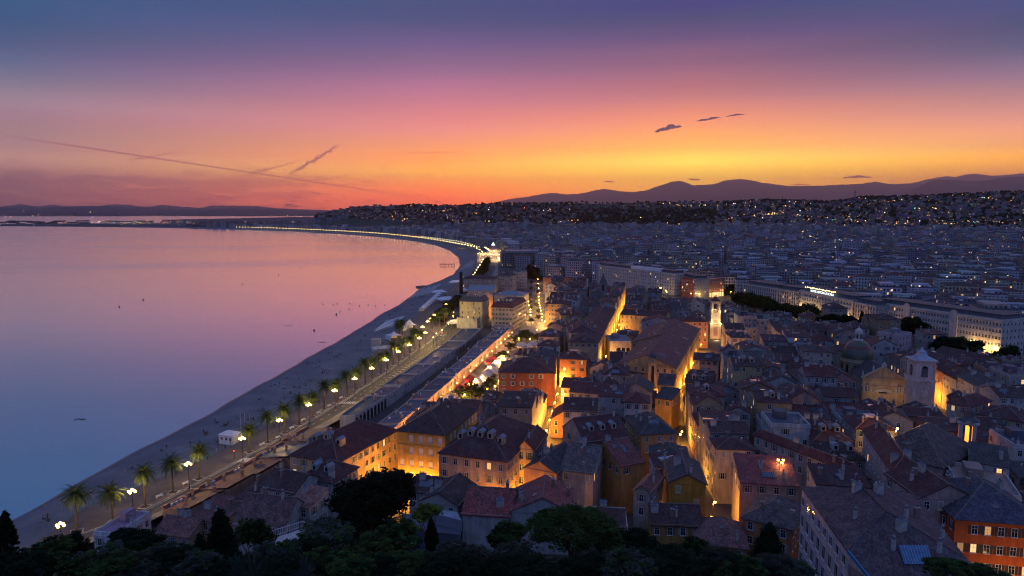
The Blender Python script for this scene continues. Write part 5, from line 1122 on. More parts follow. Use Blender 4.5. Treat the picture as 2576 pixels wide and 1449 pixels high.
a = zz(712); mb = MB(); sq(mb, 3.3, 0, a-.5); sq(mb, 3.8, a-.5, a); obj('shaft', mb, 'stucco', gb, (0.22,0.20,0.19))
for q in (0, 1, 3):
    mb = MB(); p = arch_panel(1.8, a-6, a-1.2, -3.36); mb.add(p, [tuple(range(len(p)))]); obj('bell_arch', mb, 'window_glass', gb, rotz=q*pi/2)
mb = MB(); mb.lathe([(4.6, a), (0.05, zz(686))], 4, rot=pi/4); obj('spire', mb, 'slate', gb)
# orange lit church front by the traffic street
p, q = G(1213, 749, 21.5), G(1240, 749, 21.5); w_ = q[0]-p[0]; EXC.append(((p[0]+q[0])/2, p[1]+10, w_/2, 11, 0)); landmark('the orange lit church front', p[0], p[1])
oc_ = thing('parish_church', 'small church front glowing orange with curved gable and tall door', 'church', ((p[0]+q[0])/2, p[1], 4.5), 0.05); hw = w_/2
mb = MB(); mb.box(-hw, hw, 0, 18, 0, 16.5); mb.box(-hw-.3, hw+.3, -.35, 18, 16.5, 17.1); mb.add([(-hw-.3, -.3, 17.1), (hw+.3, -.3, 17.1), (hw*.5, -.3, 19.2), (0, -.3, 21), (-hw*.5, -.3, 19.2)], [(0, 1, 2, 3, 4)]); mb.box(-hw-.3, hw+.3, -.3, 0, 8.0, 8.5)
for xx in (-hw+.5, hw-.5, -hw*.45, hw*.45): mb.box(xx-.35, xx+.35, -.22, 0, 0, 16.5)
obj('facade', mb, 'stucco', oc_, (0.56,0.34,0.16))
mb = MB(); mb.box(-1.2, 1.2, -.1, 0.0, 10, 14.5); obj('window', mb, 'window_glass', oc_); mb = MB(); mb.box(-1.3, 1.3, -.1, 0.0, 0, 5.6); obj('door', mb, 'timber', oc_)
mb = MB(); mb.add([(-hw-.3, 0, 17.1), (-hw-.3, 18, 17.1), (0, 18, 20), (0, 0, 20)], [(3, 2, 1, 0)]); mb.add([(hw+.3, 0, 17.1), (hw+.3, 18, 17.1), (0, 18, 20), (0, 0, 20)], [(0, 1, 2, 3)]); obj('roof', mb, 'zinc', oc_)
for xx in (-2.6, 2.6): lamp('floodlight', (xx, -5.0, 2.0), 1500, (1.0, 0.40, 0.05), 0.3, oc_); lamp('floodlight', (xx, -4.0, 10.5), 900, (1.0, 0.40, 0.05), 0.3, oc_)
# tall rust steel column
x, y = G(1160, 738, 4.5)
mb = MB(); zt = AT(1160, 684, y)[2]; mb.add([(x-2.1, y-1.2, 4), (x+2.1, y-1.2, 4), (x+2.1, y+1.2, 4), (x-2.1, y+1.2, 4), (x-1.4, y-.9, zt), (x+1.5, y-.9, zt), (x+1.5, y+.9, zt), (x-1.4, y+.9, zt)], [(0, 1, 5, 4), (1, 2, 6, 5), (2, 3, 7, 6), (3, 0, 4, 7), (4, 5, 6, 7)])
for s in (-.9, -.1, .7): mb.box(x+s, x+s+.35, y-1.35, y-1.1, 4, zt-1)
tag(obj('steel_column', mb, 'rust_steel'), 'tall dark rust steel column beside the shore promenade', 'monument')

# ------------------------------------------------------------------ grand blocks along the boulevard
def grand(label, x1, y1, x2, y2, zE, depth, wallc, floors, bays, name='grand_hotel', fl=3.5, lit=0.04, attic=True, shut=(0.30,0.31,0.31), arcade=False, kind='bare', grid=False, cat='hotel'):
    p, q = G(x1, y1, zE), G(x2, y2, zE); rot = atan2(q[1]-p[1], q[0]-p[0]); L = hypot(q[0]-p[0], q[1]-p[1])
    cx, cyy = (p[0]+q[0])/2-sin(rot)*depth/2, (p[1]+q[1])/2+cos(rot)*depth/2
    r = house(name, label, cat, cx, cyy, rot, L, depth, 4.5, zE-4.5, 'flat', 0, wallc, (0.17,0.17,0.19), rows=floors, cols=bays, style=kind, lit=lit, floor=fl, chim=2, shut=shut, skip=0.0, top=2.3)
    h = zE-4.5; a = L/2; b_ = depth/2
    mb = MB(); mb.box(-a-.5, a+.5, -b_-.5, -b_, h-.5, h+.25); mb.box(-a-.25, a+.25, -b_-.25, -b_, h-.6-fl, h-.35-fl); mb.box(-a-.35, a+.35, -b_-.4, -b_, 4.6, 5.0); obj('cornice', mb, 'pale_stone', r)
    if attic:
        mb = MB(); mb.box(-a+2, a-2, -b_+3.2, b_-2, h, h+3.0); obj('attic', mb, 'stucco', r, (0.16,0.17,0.19))
        mb = MB(); mb.box(-a+1.2, a-1.2, -b_+2.4, b_-1.5, h+3.0, h+3.3); obj('attic_roof', mb, 'slate', r)
    if grid:
        mb = MB()
        for i in range(bays+1): xx = -a+i*L/bays; mb.box(xx-.35, xx+.35, -b_-.45, -b_, 5.0, h)
        obj('pier', mb, 'pale_stone', r)
    return r, L, depth, rot
g1, *_ = grand('very long white block with pale roof strip behind the boulevard trees', 1504,668,1697,690,27,16,(0.52,0.49,0.44),5,34); landmark('the long white boulevard block', *G(1600,680,27))
mb = MB(); mb.box(-6, 44, -6.4, -1.5, 27.2-4.5+.3, 27.2-4.5+3.6); obj('glass_roof', mb, 'white_canvas', g1)
grand('dark netted block at the corner of the lamp lit square', 1698,692,1747,703,24,16,(0.24,0.25,0.28),5,8,shut=(0.2,0.2,0.22),cat='building')
g2, L, D, rot = grand('dark red block over golden lit arcades on the square', 1748,703,1822,698,24,18,(0.34,0.085,0.06),4,14,name='arcade_palace',lit=0.12,attic=False,cat='palace'); landmark('the dark red arcade block', *G(1785,700,24))
for i in range(12):
    mb = MB(); k = 8; xx = -L/2+(i+.5)*L/12; pts = [(-1.3, 0.2), (1.3, 0.2)]+[(1.3*cos(pi*j/k), 3.4+1.3*sin(pi*j/k)) for j in range(k+1)]
    mb.add([(xx+px, -D/2-.05, z+.3) for px, z in pts], [tuple(range(len(pts)))]); obj('lit_arch', mb, 'warm_window', g2)
for i in range(5): lamp('arcade_light', (-L/2+(i+.5)*L/5, -D/2-3, 4.5), 1300, (1.0, 0.62, 0.16), 0.3, g2)
grand('dark block with gridded bays between the square and the lit hotel', 1872,714,1955,727,25,18,(0.30,0.29,0.30),5,16,grid=True,lit=0.05,cat='building')
grand('brown gridded block end on the lit hotel corner', 1957,727,2009,735,25,18,(0.36,0.30,0.25),5,9,grid=True,lit=0.06,cat='building')
g3, L, D, rot = grand('floodlit hotel with white roof sign and glowing ground floor', 2012,731,2143,757,27,18,(0.46,0.43,0.40),5,20,lit=0.03); landmark('the floodlit roof sign hotel', *G(2080,745,27))
for i in range(9): lamp('facade_light', (-L/2+(i+.5)*L/9, -D/2-1.8, 8.4), 2600, (1.0, 0.66, 0.22), 0.25, g3)
def lettering(name, text, size, mat, parent, loc):
    f = bpy.data.curves.new(name, 'FONT'); f.body = text; f.size = size; f.extrude = 0.1; f.align_x = 'CENTER'
    o = bpy.data.objects.new(name, f); C.objects.link(o); dg = bpy.context.evaluated_depsgraph_get(); me = bpy.data.meshes.new_from_object(o.evaluated_get(dg)); bpy.data.objects.remove(o)
    me.materials.clear(); me.materials.append(MATS[mat]); o = obj(name, me, None, parent, loc=loc); o.rotation_euler = (pi/2, 0, 0); return o
lettering('roof_sign', 'HOTEL ASTON LA SCALA', 2.6, 'sign_white', g3, (-3, -D/2-.1, 23.4))
mb = MB()
for i in range(26): mb.ball((-L/2+6+i*1.5, -D/2+1.2+0.8*(i % 3), 25.9+.3*(i % 2)), 0.28, k=6, rows=4)
obj('terrace_lights', mb, 'far_lamp_glow', g3)['kind'] = 'stuff'
grand('greenish glazed block between the lit hotel and the long balustraded block', 2146,760,2203,771,26,18,(0.25,0.30,0.31),6,9,fl=3.1,grid=True,lit=0.06,cat='building')
g4, L, D, rot = grand('long pale balustraded block with two rounded gables facing the park', 2205,762,2522,808,27,20,(0.56,0.50,0.44),5,44,lit=0.035,fl=4.0); landmark('the long balustraded block', *G(2380,786,27))
for fx in (-0.22, 0.16):
    mb = MB(); mb.box(fx*L-2.6, fx*L+2.6, -D/2-.7, -D/2+1, 5, 22.5); mb.add([(fx*L-2.6, -D/2-.7, 22.5), (fx*L+2.6, -D/2-.7, 22.5)]+[(fx*L+2.6*cos(pi*i/10), -D/2-.7, 22.5+3.0*sin(pi*i/10)) for i in range(11)], [tuple(range(13))]); obj('rounded_gable', mb, 'stucco', g4, (0.56,0.50,0.44))
for i in (0.3, 1.2, 7.4, 8.7): lamp('facade_light', (-L/2+i*L/9, -D/2-2.0, 6.0), 2000, (1.0, 0.64, 0.2), 0.3, g4)
# glass hotel and its neighbour by the far promenade
gh = house('glass_hotel', 'wide dark glass hotel with gridded front beside the far promenade', 'hotel', *(lambda a, b_: ((a[0]+b_[0])/2, a[1]+22))(G(1263,638,27), G(1365,638,27)), 0.0, G(1365,638,27)[0]-G(1263,638,27)[0], 44, 4.5, 22.5, 'flat', 0, (0.05,0.07,0.08), (0.07,0.09,0.10), rows=0, chim=1, walmat='apartment_facade')
landmark('the dark glass hotel', *G(1314,645,27))
mb = MB(); Lg = G(1365,638,27)[0]-G(1263,638,27)[0]
for i in range(17): mb.box(-Lg/2+i*Lg/16-.2, -Lg/2+i*Lg/16+.2, -22.5, -22, 0, 22)
for i in range(7): mb.box(-Lg/2, Lg/2, -22.6, -22.05, i*3.3+.4, i*3.3+.65)
obj('front_grid', mb, 'sheet_metal', gh)
mb = MB(); mb.box(-Lg/2+4, Lg/2-6, -12, 18, 22.5, 26.5); obj('attic', mb, 'zinc', gh)
# domed hotel on the bay
xn, yn = G(1238, 658, 5); ng = thing('domed_hotel', 'floodlit white hotel with pink dome and gold roof letters on the bay', 'hotel', (xn, yn, 4.5), 0.1); landmark('the domed bay hotel', xn, yn)
zz = lambda py: AT(1238, py, yn)[2]-4.5
he = zz(634); mb = MB(); mb.box(-26, 14, 0, 30, 0, he-3); mb.box(-9, 14, -2, 20, 0, he); mb.box(-26.6, 14.6, -2.5, 30, he-3.4, he-3)
obj('wall', mb, 'stucco', ng, (0.62,0.52,0.44))
mb = MB(); mb.box(-26.3, -9, .3, 30, he-3, he-.6); obj('roof', mb, 'slate', ng)
mb = MB(); mb.lathe([(7.2, he), (7.4, he+1.5), (7.2, he+4), (6.4, he+6.5), (4.6, he+9.2), (3.0, he+10.6), (3.0, he+11.4)], 20, (2.5, 6, 0)); obj('dome_shell', mb, 'stucco', ng, (0.55,0.26,0.22), smooth=True)
mb = MB(); mb.lathe([(3.2, he+11.4), (3.4, he+12.2), (2.6, he+13.4), (1.6, he+14), (1.6, he+15.2), (0.3, he+16.4)], 14, (2.5, 6, 0)); ln_ = obj('lantern', mb, 'sign_white', ng)
mb = MB(); mb.tube((2.5, 6, he+16), (2.5, 6, he+24), 0.25, 0.1); obj('flagpole', mb, 'white_metal', ng)
lettering('roof_letters', 'NEGRESCO', 4.4, 'sign_gold', ng, (3.5, -2.3, he+.8))
for row in range(4):
    for i in range(12):
        xw = -24+i*3.2; yw = -2.0 if xw > -9 else 0.0
        obj('window', WIN['lit' if row == 3 or R.random() < .2 else 'bare'], None, ng, loc=(xw, yw, 3+row*(he-6)/3.6))
for xx, yy, zz_, pw in ((-20, -4, 3, 3500), (-9, -5, 3, 5000), (2, -6, 3, 6000), (11, -6, 3, 5000), (-16, -3, he-4, 3500), (-4, -4.5, he-3, 4000), (8, -5, he-3, 4500), (2.5, -3.5, he+2, 5000), (9, -2.5, he+2.5, 3000)): lamp('floodlight', (xx, yy, zz_), pw*.32, (1.0, 0.62, 0.26), 0.4, ng)
mb = MB()
for i in range(12): mb.ball((-25+i*1.6, -.8, he-2.6+.6*(i % 3)), 0.4, k=6, rows=4)
for i in range(9): mb.ball((-8+i*2.6, -2.9, he-4.4), 0.32, k=6, rows=4)
obj('festoon_lights', mb, 'far_lamp_glow', ng)['kind'] = 'stuff'
EXC.append((xn-6, yn+14, 24, 20, 0.1))
for t_, px_, py_ in (('the bright yellow corner house', 1060,1140), ('the market tents', 1235,930), ('the amber slit street', 1368,1100), ('the glowing orange house', 1730,1250), ('the white loggia house', 1600,1050),
        ('the big pale pink block', 2190,1340), ('the red orange house', 2480,1380), ('the huge church roof', 2280,1150), ('the cream corner block', 1465,880), ('the long amber palace', 1735,950),
        ('the traffic street', 1345,760), ('the pale yellow shuttered house', 1615,815), ('the lit roof terrace', 1965,1180), ('the umbrella pine', 1480,1320), ('the long ochre house', 2400,925)):
    landmark(t_, *G(px_, py_, 12))

# ------------------------------------------------------------------ the old town between them
MAXT = 300
def inframe(x, y, z, mx=60, top=0, bot=1500):
    c, s = cos(PITCH), sin(PITCH); dz_ = z-CZ; f = y*c-dz_*s; u = y*s+dz_*c
    if f <= 1: return None
    px, py = W2/2+x/f*F2, H2/2-u/f*F2
    return (px, py) if -mx < px < W2+mx and top < py < bot else None
FACADE = sorted(G(px, py, z) for px, py, z in ((1504,668,27),(1697,690,27),(1748,703,24),(1822,698,24),(1872,714,25),(2009,735,25),(2143,757,27),(2205,762,27),(2522,808,27),(2700,832,27)))
def boulevard_y(x): return interp(x, [-60]+[a for a, _ in FACADE], [930]+[b for _, b in FACADE])
# what must stay in sight: (x from, x to, lowest y still seen, how far away it stands)
GUARD = [(2165,2275,1002,290),(2280,2342,1008,283),(2112,2204,928,322),(1780,1816,868,462),(1705,1786,874,425),(1626,1657,972,300),(2405,2460,1178,203),(1430,1504,905,380),(1500,1525,905,400),(1558,1676,826,450),(1612,1698,836,420),
  (1693,1704,1035,308),(1704,1722,990,330),(1724,1745,930,370),(1744,1775,885,420),(1145,1198,1000,300),(1198,1252,960,350),(1254,1290,905,400),(1288,1350,874,430),(1256,1312,975,298),(1412,1470,945,340),(1540,1586,884,380),(1318,1368,812,620),(1355,1362,1135,240),(1362,1384,1100,260),(1384,1410,1010,300),(1568,1636,1105,236),
  (1000,1120,1192,190),(1112,1270,1205,176),(1262,1345,1200,176),(1150,1322,826,480),(1498,1700,712,660),(1745,1825,742,640),(1640,1845,750,590),(2404,2600,1452,135),(2300,2420,1330,150),(1850,2010,778,500),(1868,2012,782,520),(2008,2146,808,470),(2200,2300,842,420),(2290,2440,872,380),(2430,2580,895,360),(1410,1472,826,420),(1370,1432,802,480),(1700,1720,1100,255),(1776,1802,1318,185)]
def guard_h(x, y, w, d, rot, zg, h, rise):
    for _ in range(12):
        ok = True
        cs = [inframe(qx, qy, zg+h+rise*.7, 1e6, -1e6, 1e6) for qx, qy in corners((x, y, w/2, d/2, rot))]; cs = [c for c in cs if c]
        if not cs: return h
        x0, x1, yt = min(c[0] for c in cs), max(c[0] for c in cs), min(c[1] for c in cs)
        for g0, g1, gy, gY in GUARD:
            if y < gY-2 and x1 > g0 and x0 < g1 and yt < gy-2: ok = False; break
        if ok: return h
        h -= 1.2
    return None
def town_ok(x, y, z):
    q = inframe(x, y, z)
    if not q: return False
    if y > boulevard_y(x)*(.76 if x > 120 else .80) or x < XK(y)+40: return False
    if y < 172 and x < 62: return False
    if x < B_R(y)+ (16 if y > 260 else 8) and y < 470: return False
    if y < 470 and x < G(1010, 1165, 5)[0] and y < 235: return False
    d = hypot(x, y)
    return d > 150 and (y > 152 or x > 95)
def add_town(x, y, rot, w, d, small=False, sides=None, gap=-0.35, flat_ok=True):
    if len(TOWN) >= MAXT: return False
    r = (x, y, w/2, d/2, rot)
    if not free(r, gap): return False
    zg = max(4.5, min(land_z(x, y), 9))
    h = R.choice((14, 15.5, 16.5, 17.5, 18.5, 20))+R.uniform(-.8, .8) - (3 if small else 0)
    far = hypot(x, y); h = guard_h(x, y, w, d, rot, zg, h, 3.0)
    if h is None or h < 5.5: return False
    wi = R.choices(range(10), (4, 4, 3, 3, 1, 5, 4, 5, 2, 5))[0]; wc, wn_ = WALLS[wi]
    ri = R.choices(range(5), (4, 6, 4, 3, 1))[0]; rc, rn = ROOFS[ri]
    roof = R.choices(('hip', 'gable_x', 'gable_y', 'shed', 'flat'), (4, 5, 4, 2, 1.6))[0]
    j = R.uniform(.75, 1.2); rc = tuple(c*j for c in rc); gy_ = sum(wc)/3; wc = tuple((c*.7+gy_*.3)*j for c in wc)
    if roof == 'flat': rc = R.choice(ROOFA)
    near = far < 330
    dn = R.choice((0, 0, 0, 0, 0, 0, 1, 2)) if near and roof in ('gable_x', 'hip') and w > 9 else 0
    o = house('townhouse', '', 'house', x, y, rot, w, d, zg, h, roof, R.uniform(1.8, 3.6) if roof != 'shed' else R.uniform(.8, 2), wc, rc, TH, rows=3 if near else 2, skip=0.28, lit=0.05,
              chim=R.choice((1, 2, 2, 3)), skyl=R.choice((0, 1, 2, 3, 4)) if near else R.choice((0, 1, 2)), dish=R.choice((0, 0, 1, 2)) if near else 0, dormers=dn, aerial=R.choice((0, 0, 1)) if near else 0, hatch=R.choice((0, 1, 1, 2)), sides=sides or (3 if near else 2))
    words = '%s %s house with %s %s roof' % ('low' if h < 14 else 'tall' if h > 19 else 'broad' if w*d > 170 else 'narrow' if w < 8.5 else 'plain', wn_.split()[-1], 'dark' if roof == 'flat' else rn.split()[0], {'hip': 'hipped', 'gable_x': 'ridged', 'gable_y': 'gabled', 'shed': 'lean-to', 'flat': 'flat'}[roof])
    TOWN.append((o, words, x, y)); return True
def row_along(pts, wd, side, l0=9, l1=14, dep=(10, 12.5), jump=0.0):
    L = [0]
    for (a, b_), (c, d_) in zip(pts, pts[1:]): L.append(L[-1]+hypot(c-a, d_-b_))
    s = jump
    while s < L[-1]-4:
        ln = R.uniform(l0, l1); dp = R.uniform(*dep); m_ = min(s+ln/2, L[-1])
        x, y = interp(m_, L, [p[0] for p in pts]), interp(m_, L, [p[1] for p in pts])
        x2, y2 = interp(m_+1, L, [p[0] for p in pts]), interp(m_+1, L, [p[1] for p in pts]); x1, y1 = interp(m_-1, L, [p[0] for p in pts]), interp(m_-1, L, [p[1] for p in pts])
        t = atan2(y2-y1, x2-x1); nx, ny = sin(t)*side, -cos(t)*side; o = wd/2+dp/2+.15
        add_town(x+nx*o, y+ny*o, t-pi/2, dp, ln-.08, sides=5, gap=-.9); s += ln
for pts, wd in ((SLIT, 4.6), (LANE, 4.6), (PALS, 7.0), (SHOP, 6.0)):
    for sd in (-1, 1): row_along(pts, wd, sd)
cols_b = []; b = -72.0
for wcol in (11, 12.5, 11.5, 5.0, 11, 12, 11, 12, 5.2, 12, 12, 2.5, 12, 11, 3, 12, 12, 3, 12, 12, 3, 12, 12, 2.5, 13, 12, 3, 13, 12, 3, 13, 12):
    if wcol >= 8: cols_b.append((b, b+wcol))
    b += wcol
slots = []
for b0, b1 in cols_b:
    a = 128.0+R.uniform(0, 8)
    while a < 760:
        L = R.uniform(9, 17); slots.append((a, L, b0, b1)); a += L+(0.1 if R.random() < .8 else 2.2)
slots.sort(key=lambda s: s[0])
for a, L, b0, b1 in slots:
    x, y = AB(a+L/2, (b0+b1)/2)
    if not town_ok(x, y, 20): continue
    w, d = (b1-b0)-.1, L-.1
    if a > 470 and R.random() < .25: continue
    add_town(x, y, -TH0+R.uniform(-.03, .03)+(R.choice((-.12, .14)) if R.random() < .12 else 0), w, d)
for _ in range(5000):
    if len(TOWN) >= MAXT: break
    Y = 150*(4.2**R.random()); X = R.uniform(-.3, .85)*Y
    if not town_ok(X, Y, 20): continue
    add_town(X, Y, -TH0+R.uniform(-.25, .25), R.uniform(6, 11), R.uniform(6, 11), True)
print('TOWN', len(TOWN))
def rank_labels(items, marks, noun, far_noun=None):
    by = {}
    for o, words, x, y in items:
        k = min(range(len(marks)), key=lambda i: hypot(marks[i][1]-x, marks[i][2]-y)); by.setdefault(k, []).append((hypot(marks[k][1]-x, marks[k][2]-y), o, words))
    for k, l in by.items():
        l.sort(key=lambda t: t[0]); seen = {}
        for _, o, words in l:
            i = seen[words] = seen.get(words, -1)+1; o['label'] = '%s, %s such from %s' % (words, 'closest' if i == 0 else ordinal(i), marks[k][0])
rank_labels(TOWN, LANDMARKS, 'house')

# ------------------------------------------------------------------ modern town beyond the boulevard
def coast_x(y): return XK(y)+34 if y < 4200 else -1e9
APW = [(0.36,0.37,0.39), (0.46,0.46,0.47), (0.34,0.31,0.28), (0.27,0.28,0.31), (0.40,0.33,0.26), (0.17,0.18,0.21)]
APN = ['grey white', 'white', 'beige', 'grey', 'cream', 'dark grey']
def ap_shape(mb_w, mb_r, w, d, h, kind, z0=-4.0):
    a, b_ = w/2, d/2
    mb_w.prism([(-a, -b_), (a, -b_), (a, b_), (-a, b_)], z0, h, 0, top=False)
APT = []; FAR = []
grid = []
th = radians(18); cg, sg = cos(th), sin(th)
for i in range(-70, 130):
    for j in range(10, 110):
        u, v = i*31+(j % 3)*4, j*31
        x, y = u*cg+v*sg+R.uniform(-4, 4), -u*sg+v*cg+R.uniform(-4, 4)
        if y < 330 or y > 3050 or R.random() < 0.10: continue
        if not inframe(x, y, 15, 40): continue
        if x < coast_x(y): continue
        if y < 1000 and y < boulevard_y(x)+ (34 if x > 90 else 5): continue
        if y < 760 and x < 90: continue
        lz = land_z(x, y)
        if lz > 30: continue
        grid.append((y, x, lz))
grid.sort()
for y, x, lz in grid:
    w, d = R.uniform(15, 29), R.uniform(13, 22); rot = -th+R.choice((0, 0, pi/2))+R.uniform(-.06, .06)
    if not free((x, y, w/2, d/2, rot), 1.0): continue
    fl = R.choices((4, 5, 6, 7, 8), (2, 4, 5, 3, 1))[0]; h = fl*3.1+1
    if y > 900 and R.random() < .03: h += 12
    c = R.randrange(6); wc = tuple(k*R.uniform(.85, 1.1) for k in APW[c])
    roofk = 'flat' if R.random() < .6 else 'hip'
    if len(APT) < 300:
        r = thing('apartment_block', '', 'apartment block', (x, y, lz), rot, 'apartment blocks of the modern town')
        a, b_ = w/2, d/2; EXC.append((x, y, a, b_, rot))
        mb = MB(); mb.prism([(-a, -b_), (a, -b_), (a, b_), (-a, b_)], -4, h, 0, top=False); obj('wall', mb, 'apartment_facade', r, wc)
        mb = MB()
        if roofk == 'flat':
            mb.quad((-a, -b_, h-.02), (a, -b_, h-.02), (a, b_, h-.02), (-a, b_, h-.02))
            for x0, x1, y0, y1 in ((-a-.1, a+.1, -b_-.1, -b_+.3), (-a-.1, a+.1, b_-.3, b_+.1), (-a-.1, -a+.3, -b_+.3, b_-.3), (a-.3, a+.1, -b_+.3, b_-.3)): mb.box(x0, x1, y0, y1, h-.3, h+.9)
            rf = obj('roof', mb, 'flat_roof', r, R.choice(ROOFA))
            mb = MB(); mb.box(-a*.7, a*.7, -b_*.55, b_*.7, h, h+2.9); obj('attic', mb, 'apartment_facade', r, wc)
            for q in range(R.choice((1, 2, 4))): obj('rooftop_unit', ACU, None, rf, loc=(R.uniform(-.8, .8)*a, -b_*.75, h)).scale = (2.2, 2.2, 2.2)
        else:
            i = min(a, b_)*.95; o = .5; P = [(-a-o, -b_-o, h), (a+o, -b_-o, h), (a+o, b_+o, h), (-a-o, b_+o, h)]; Q = [(-a+i, -b_+i, h+2.6), (a-i, -b_+i, h+2.6), (a-i, b_-i, h+2.6), (-a+i, b_-i, h+2.6)]
            for jj in range(4): mb.add([P[jj], P[(jj+1) % 4], Q[(jj+1) % 4], Q[jj]], [(0, 1, 2, 3)])
            mb.add(Q, [(0, 1, 2, 3)]); rf = obj('roof', mb, 'roof_tile', r, R.choice((MT, RT, BT, GT)))
            for q in range(2): obj('chimney', CHIM2, None, rf, loc=(R.uniform(-.6, .6)*a, R.uniform(-.5, .3)*b_, h+2.2))
        if R.random() < .5 and y < 900:
            mb = MB()
            for f in range(1, fl): mb.box(-a*.9, a*.9, -b_-1.1, -b_-.02, f*3.1+.8, f*3.1+1.0); mb.box(-a*.9, a*.9, -b_-1.1, -b_-1.02, f*3.1+1.0, f*3.1+1.9)
            obj('balcony', mb, 'pale_stone', r)['kind'] = 'stuff'
        APT.append((r, '%s %s storey %s roofed block' % (APN[c].split()[-1] if c != 5 else 'dark', ('four', 'five', 'six', 'seven', 'eight')[fl-4], 'flat' if roofk == 'flat' else 'hipped'), x, y))
    else: FAR.append((x, y, lz, rot, w, d, h, wc, roofk))
rank_labels(APT, LANDMARKS, 'block')
mb = MB()
for x, y, lz, rot, w, d, h, wc, rk in FAR:
    c, s = cos(rot), sin(rot); a, b_ = w/2, d/2
    pl = lambda q: [(x+i*c-j*s, y+i*s+j*c) for i, j in q]
    mb.colour((*wc, 1)); mb.prism(pl([(-a, -b_), (a, -b_), (a, b_), (-a, b_)]), lz-4, lz+h, 0, top=False)
    mb.colour((*R.choice(ROOFA if rk == 'flat' else [MT, RT, BT, GT]), 1))
    if rk == 'flat':
        mb.add([(*p, lz+h) for p in pl([(-a, -b_), (a, -b_), (a, b_), (-a, b_)])], [(0, 1, 2, 3)], 1)
        mb.colour((*wc, 1)); mb.prism(pl([(-a*.6, -b_*.5), (a*.5, -b_*.5), (a*.5, b_*.6), (-a*.6, b_*.6)]), lz+h, lz+h+2.8, 0)
    else:
        P = [(*p, lz+h) for p in pl([(-a, -b_), (a, -b_), (a, b_), (-a, b_)])]; k = min(a, b_)*.9; Q = [(*p, lz+h+2.8) for p in pl([(-a+k, -b_+k), (a-k, -b_+k), (a-k, b_-k), (-a+k, b_-k)])]
        mb.add(P+Q, [(0, 1, 5, 4), (1, 2, 6, 5), (2, 3, 7, 6), (3, 0, 4, 7), (4, 5, 6, 7)], 1)
# the low town and airport on the far shore
for _ in range(420):
    px = R.uniform(470, 1000); py = R.uniform(558, 572)-max(0, (px-850)*0.02); x, y = G(px, py, 8)
    if x < XR(min(y, 4550))+40: continue
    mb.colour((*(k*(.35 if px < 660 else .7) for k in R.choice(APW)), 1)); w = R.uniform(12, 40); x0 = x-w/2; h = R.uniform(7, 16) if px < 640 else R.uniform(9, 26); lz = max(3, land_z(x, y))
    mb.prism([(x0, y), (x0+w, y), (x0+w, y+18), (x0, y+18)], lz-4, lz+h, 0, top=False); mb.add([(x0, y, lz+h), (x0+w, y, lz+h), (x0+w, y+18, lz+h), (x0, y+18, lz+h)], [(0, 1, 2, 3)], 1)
for _ in range(40):
    px = R.uniform(-60, 430); y = R.uniform(5300, 7400); x = ray(px, 560)[0]/ray(px, 560)[1]*y
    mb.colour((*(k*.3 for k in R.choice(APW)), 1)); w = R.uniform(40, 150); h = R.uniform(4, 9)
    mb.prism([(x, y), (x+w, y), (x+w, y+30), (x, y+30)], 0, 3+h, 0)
# blocks standing along the far promenade
ys_ = 1250.0
while ys_ < 4000:
    for dxx in (XK(ys_)+26,):
        w = R.uniform(22, 40); h = R.uniform(18, 32); mb.colour((*R.choice(APW), 1))
        mb.prism([(dxx, ys_), (dxx+22, ys_-4), (dxx+22, ys_+w), (dxx, ys_+w)], 1, 5+h, 0, top=False); mb.add([(dxx, ys_, 5+h), (dxx+22, ys_-4, 5+h), (dxx+22, ys_+w, 5+h), (dxx, ys_+w, 5+h)], [(0, 1, 2, 3)], 1)
    ys_ += w+3
fc = struct('distant_town', mb, ['far_facade', 'far_roof'], kind='stuff'); fc['label'] = 'distant town blocks fading toward the hills'; fc['category'] = 'town'

# ------------------------------------------------------------------ the slopes: houses, woods and lights
HILLH = []
hm = []
for v in range(6):
    rr = random.Random(v+40); w, d, h = rr.uniform(9, 18), rr.uniform(9, 13), rr.choice((6.5, 9.5, 12.5)); a, b_ = w/2, d/2
    mb = MB(); mb.prism([(-a, -b_), (a, -b_), (a, b_), (-a, b_)], -6, h, 0, top=False)
    if v % 3 == 0: mb.prism([(-a-1, -b_-1), (a+1, -b_-1), (a+1, -b_+1), (-a-1, -b_+1)], h*.45, h*.5, 0)
    wm = mb.mesh('wall', ['apartment_facade']); mb = MB(); o = .5
    if v % 2: mb.box(-a-.2, a+.2, -b_-.2, b_+.2, h, h+.5)
    else: mb.add([(-a-o, -b_-o, h), (a+o, -b_-o, h), (a+o, b_+o, h), (-a-o, b_+o, h), (-a*.5, 0, h+2.4), (a*.5, 0, h+2.4)], [(0, 1, 5, 4), (1, 2, 5), (2, 3, 4, 5), (3, 0, 4)])
    hm.append((wm, mb.mesh('roof', ['roof_tile' if v % 2 == 0 else 'flat_roof'])))
pts = []
for _ in range(2600):
    px = R.uniform(820, 2620); lo_ = interp(px, [820, 1000, 1250, 1500, 1700, 1900, 2576], [545, 560, 585, 582, 590, 585, 600]); hi_ = interp(px, [a for a, _ in RIDGE], [b for _, b in RIDGE])+2.5
    py = R.uniform(hi_, lo_)
    dark = 1450 < px < 1800 and 522 < py < 578
    if dark and R.random() < .88: continue
    if px > 1800 and py > 0: pass
    q = hit(px, py, 1900)
    if q: pts.append((q[1], q[0], q[2]))
pts.sort(); FARH = MB(); FARH.colour((.5, .5, .5, 1))
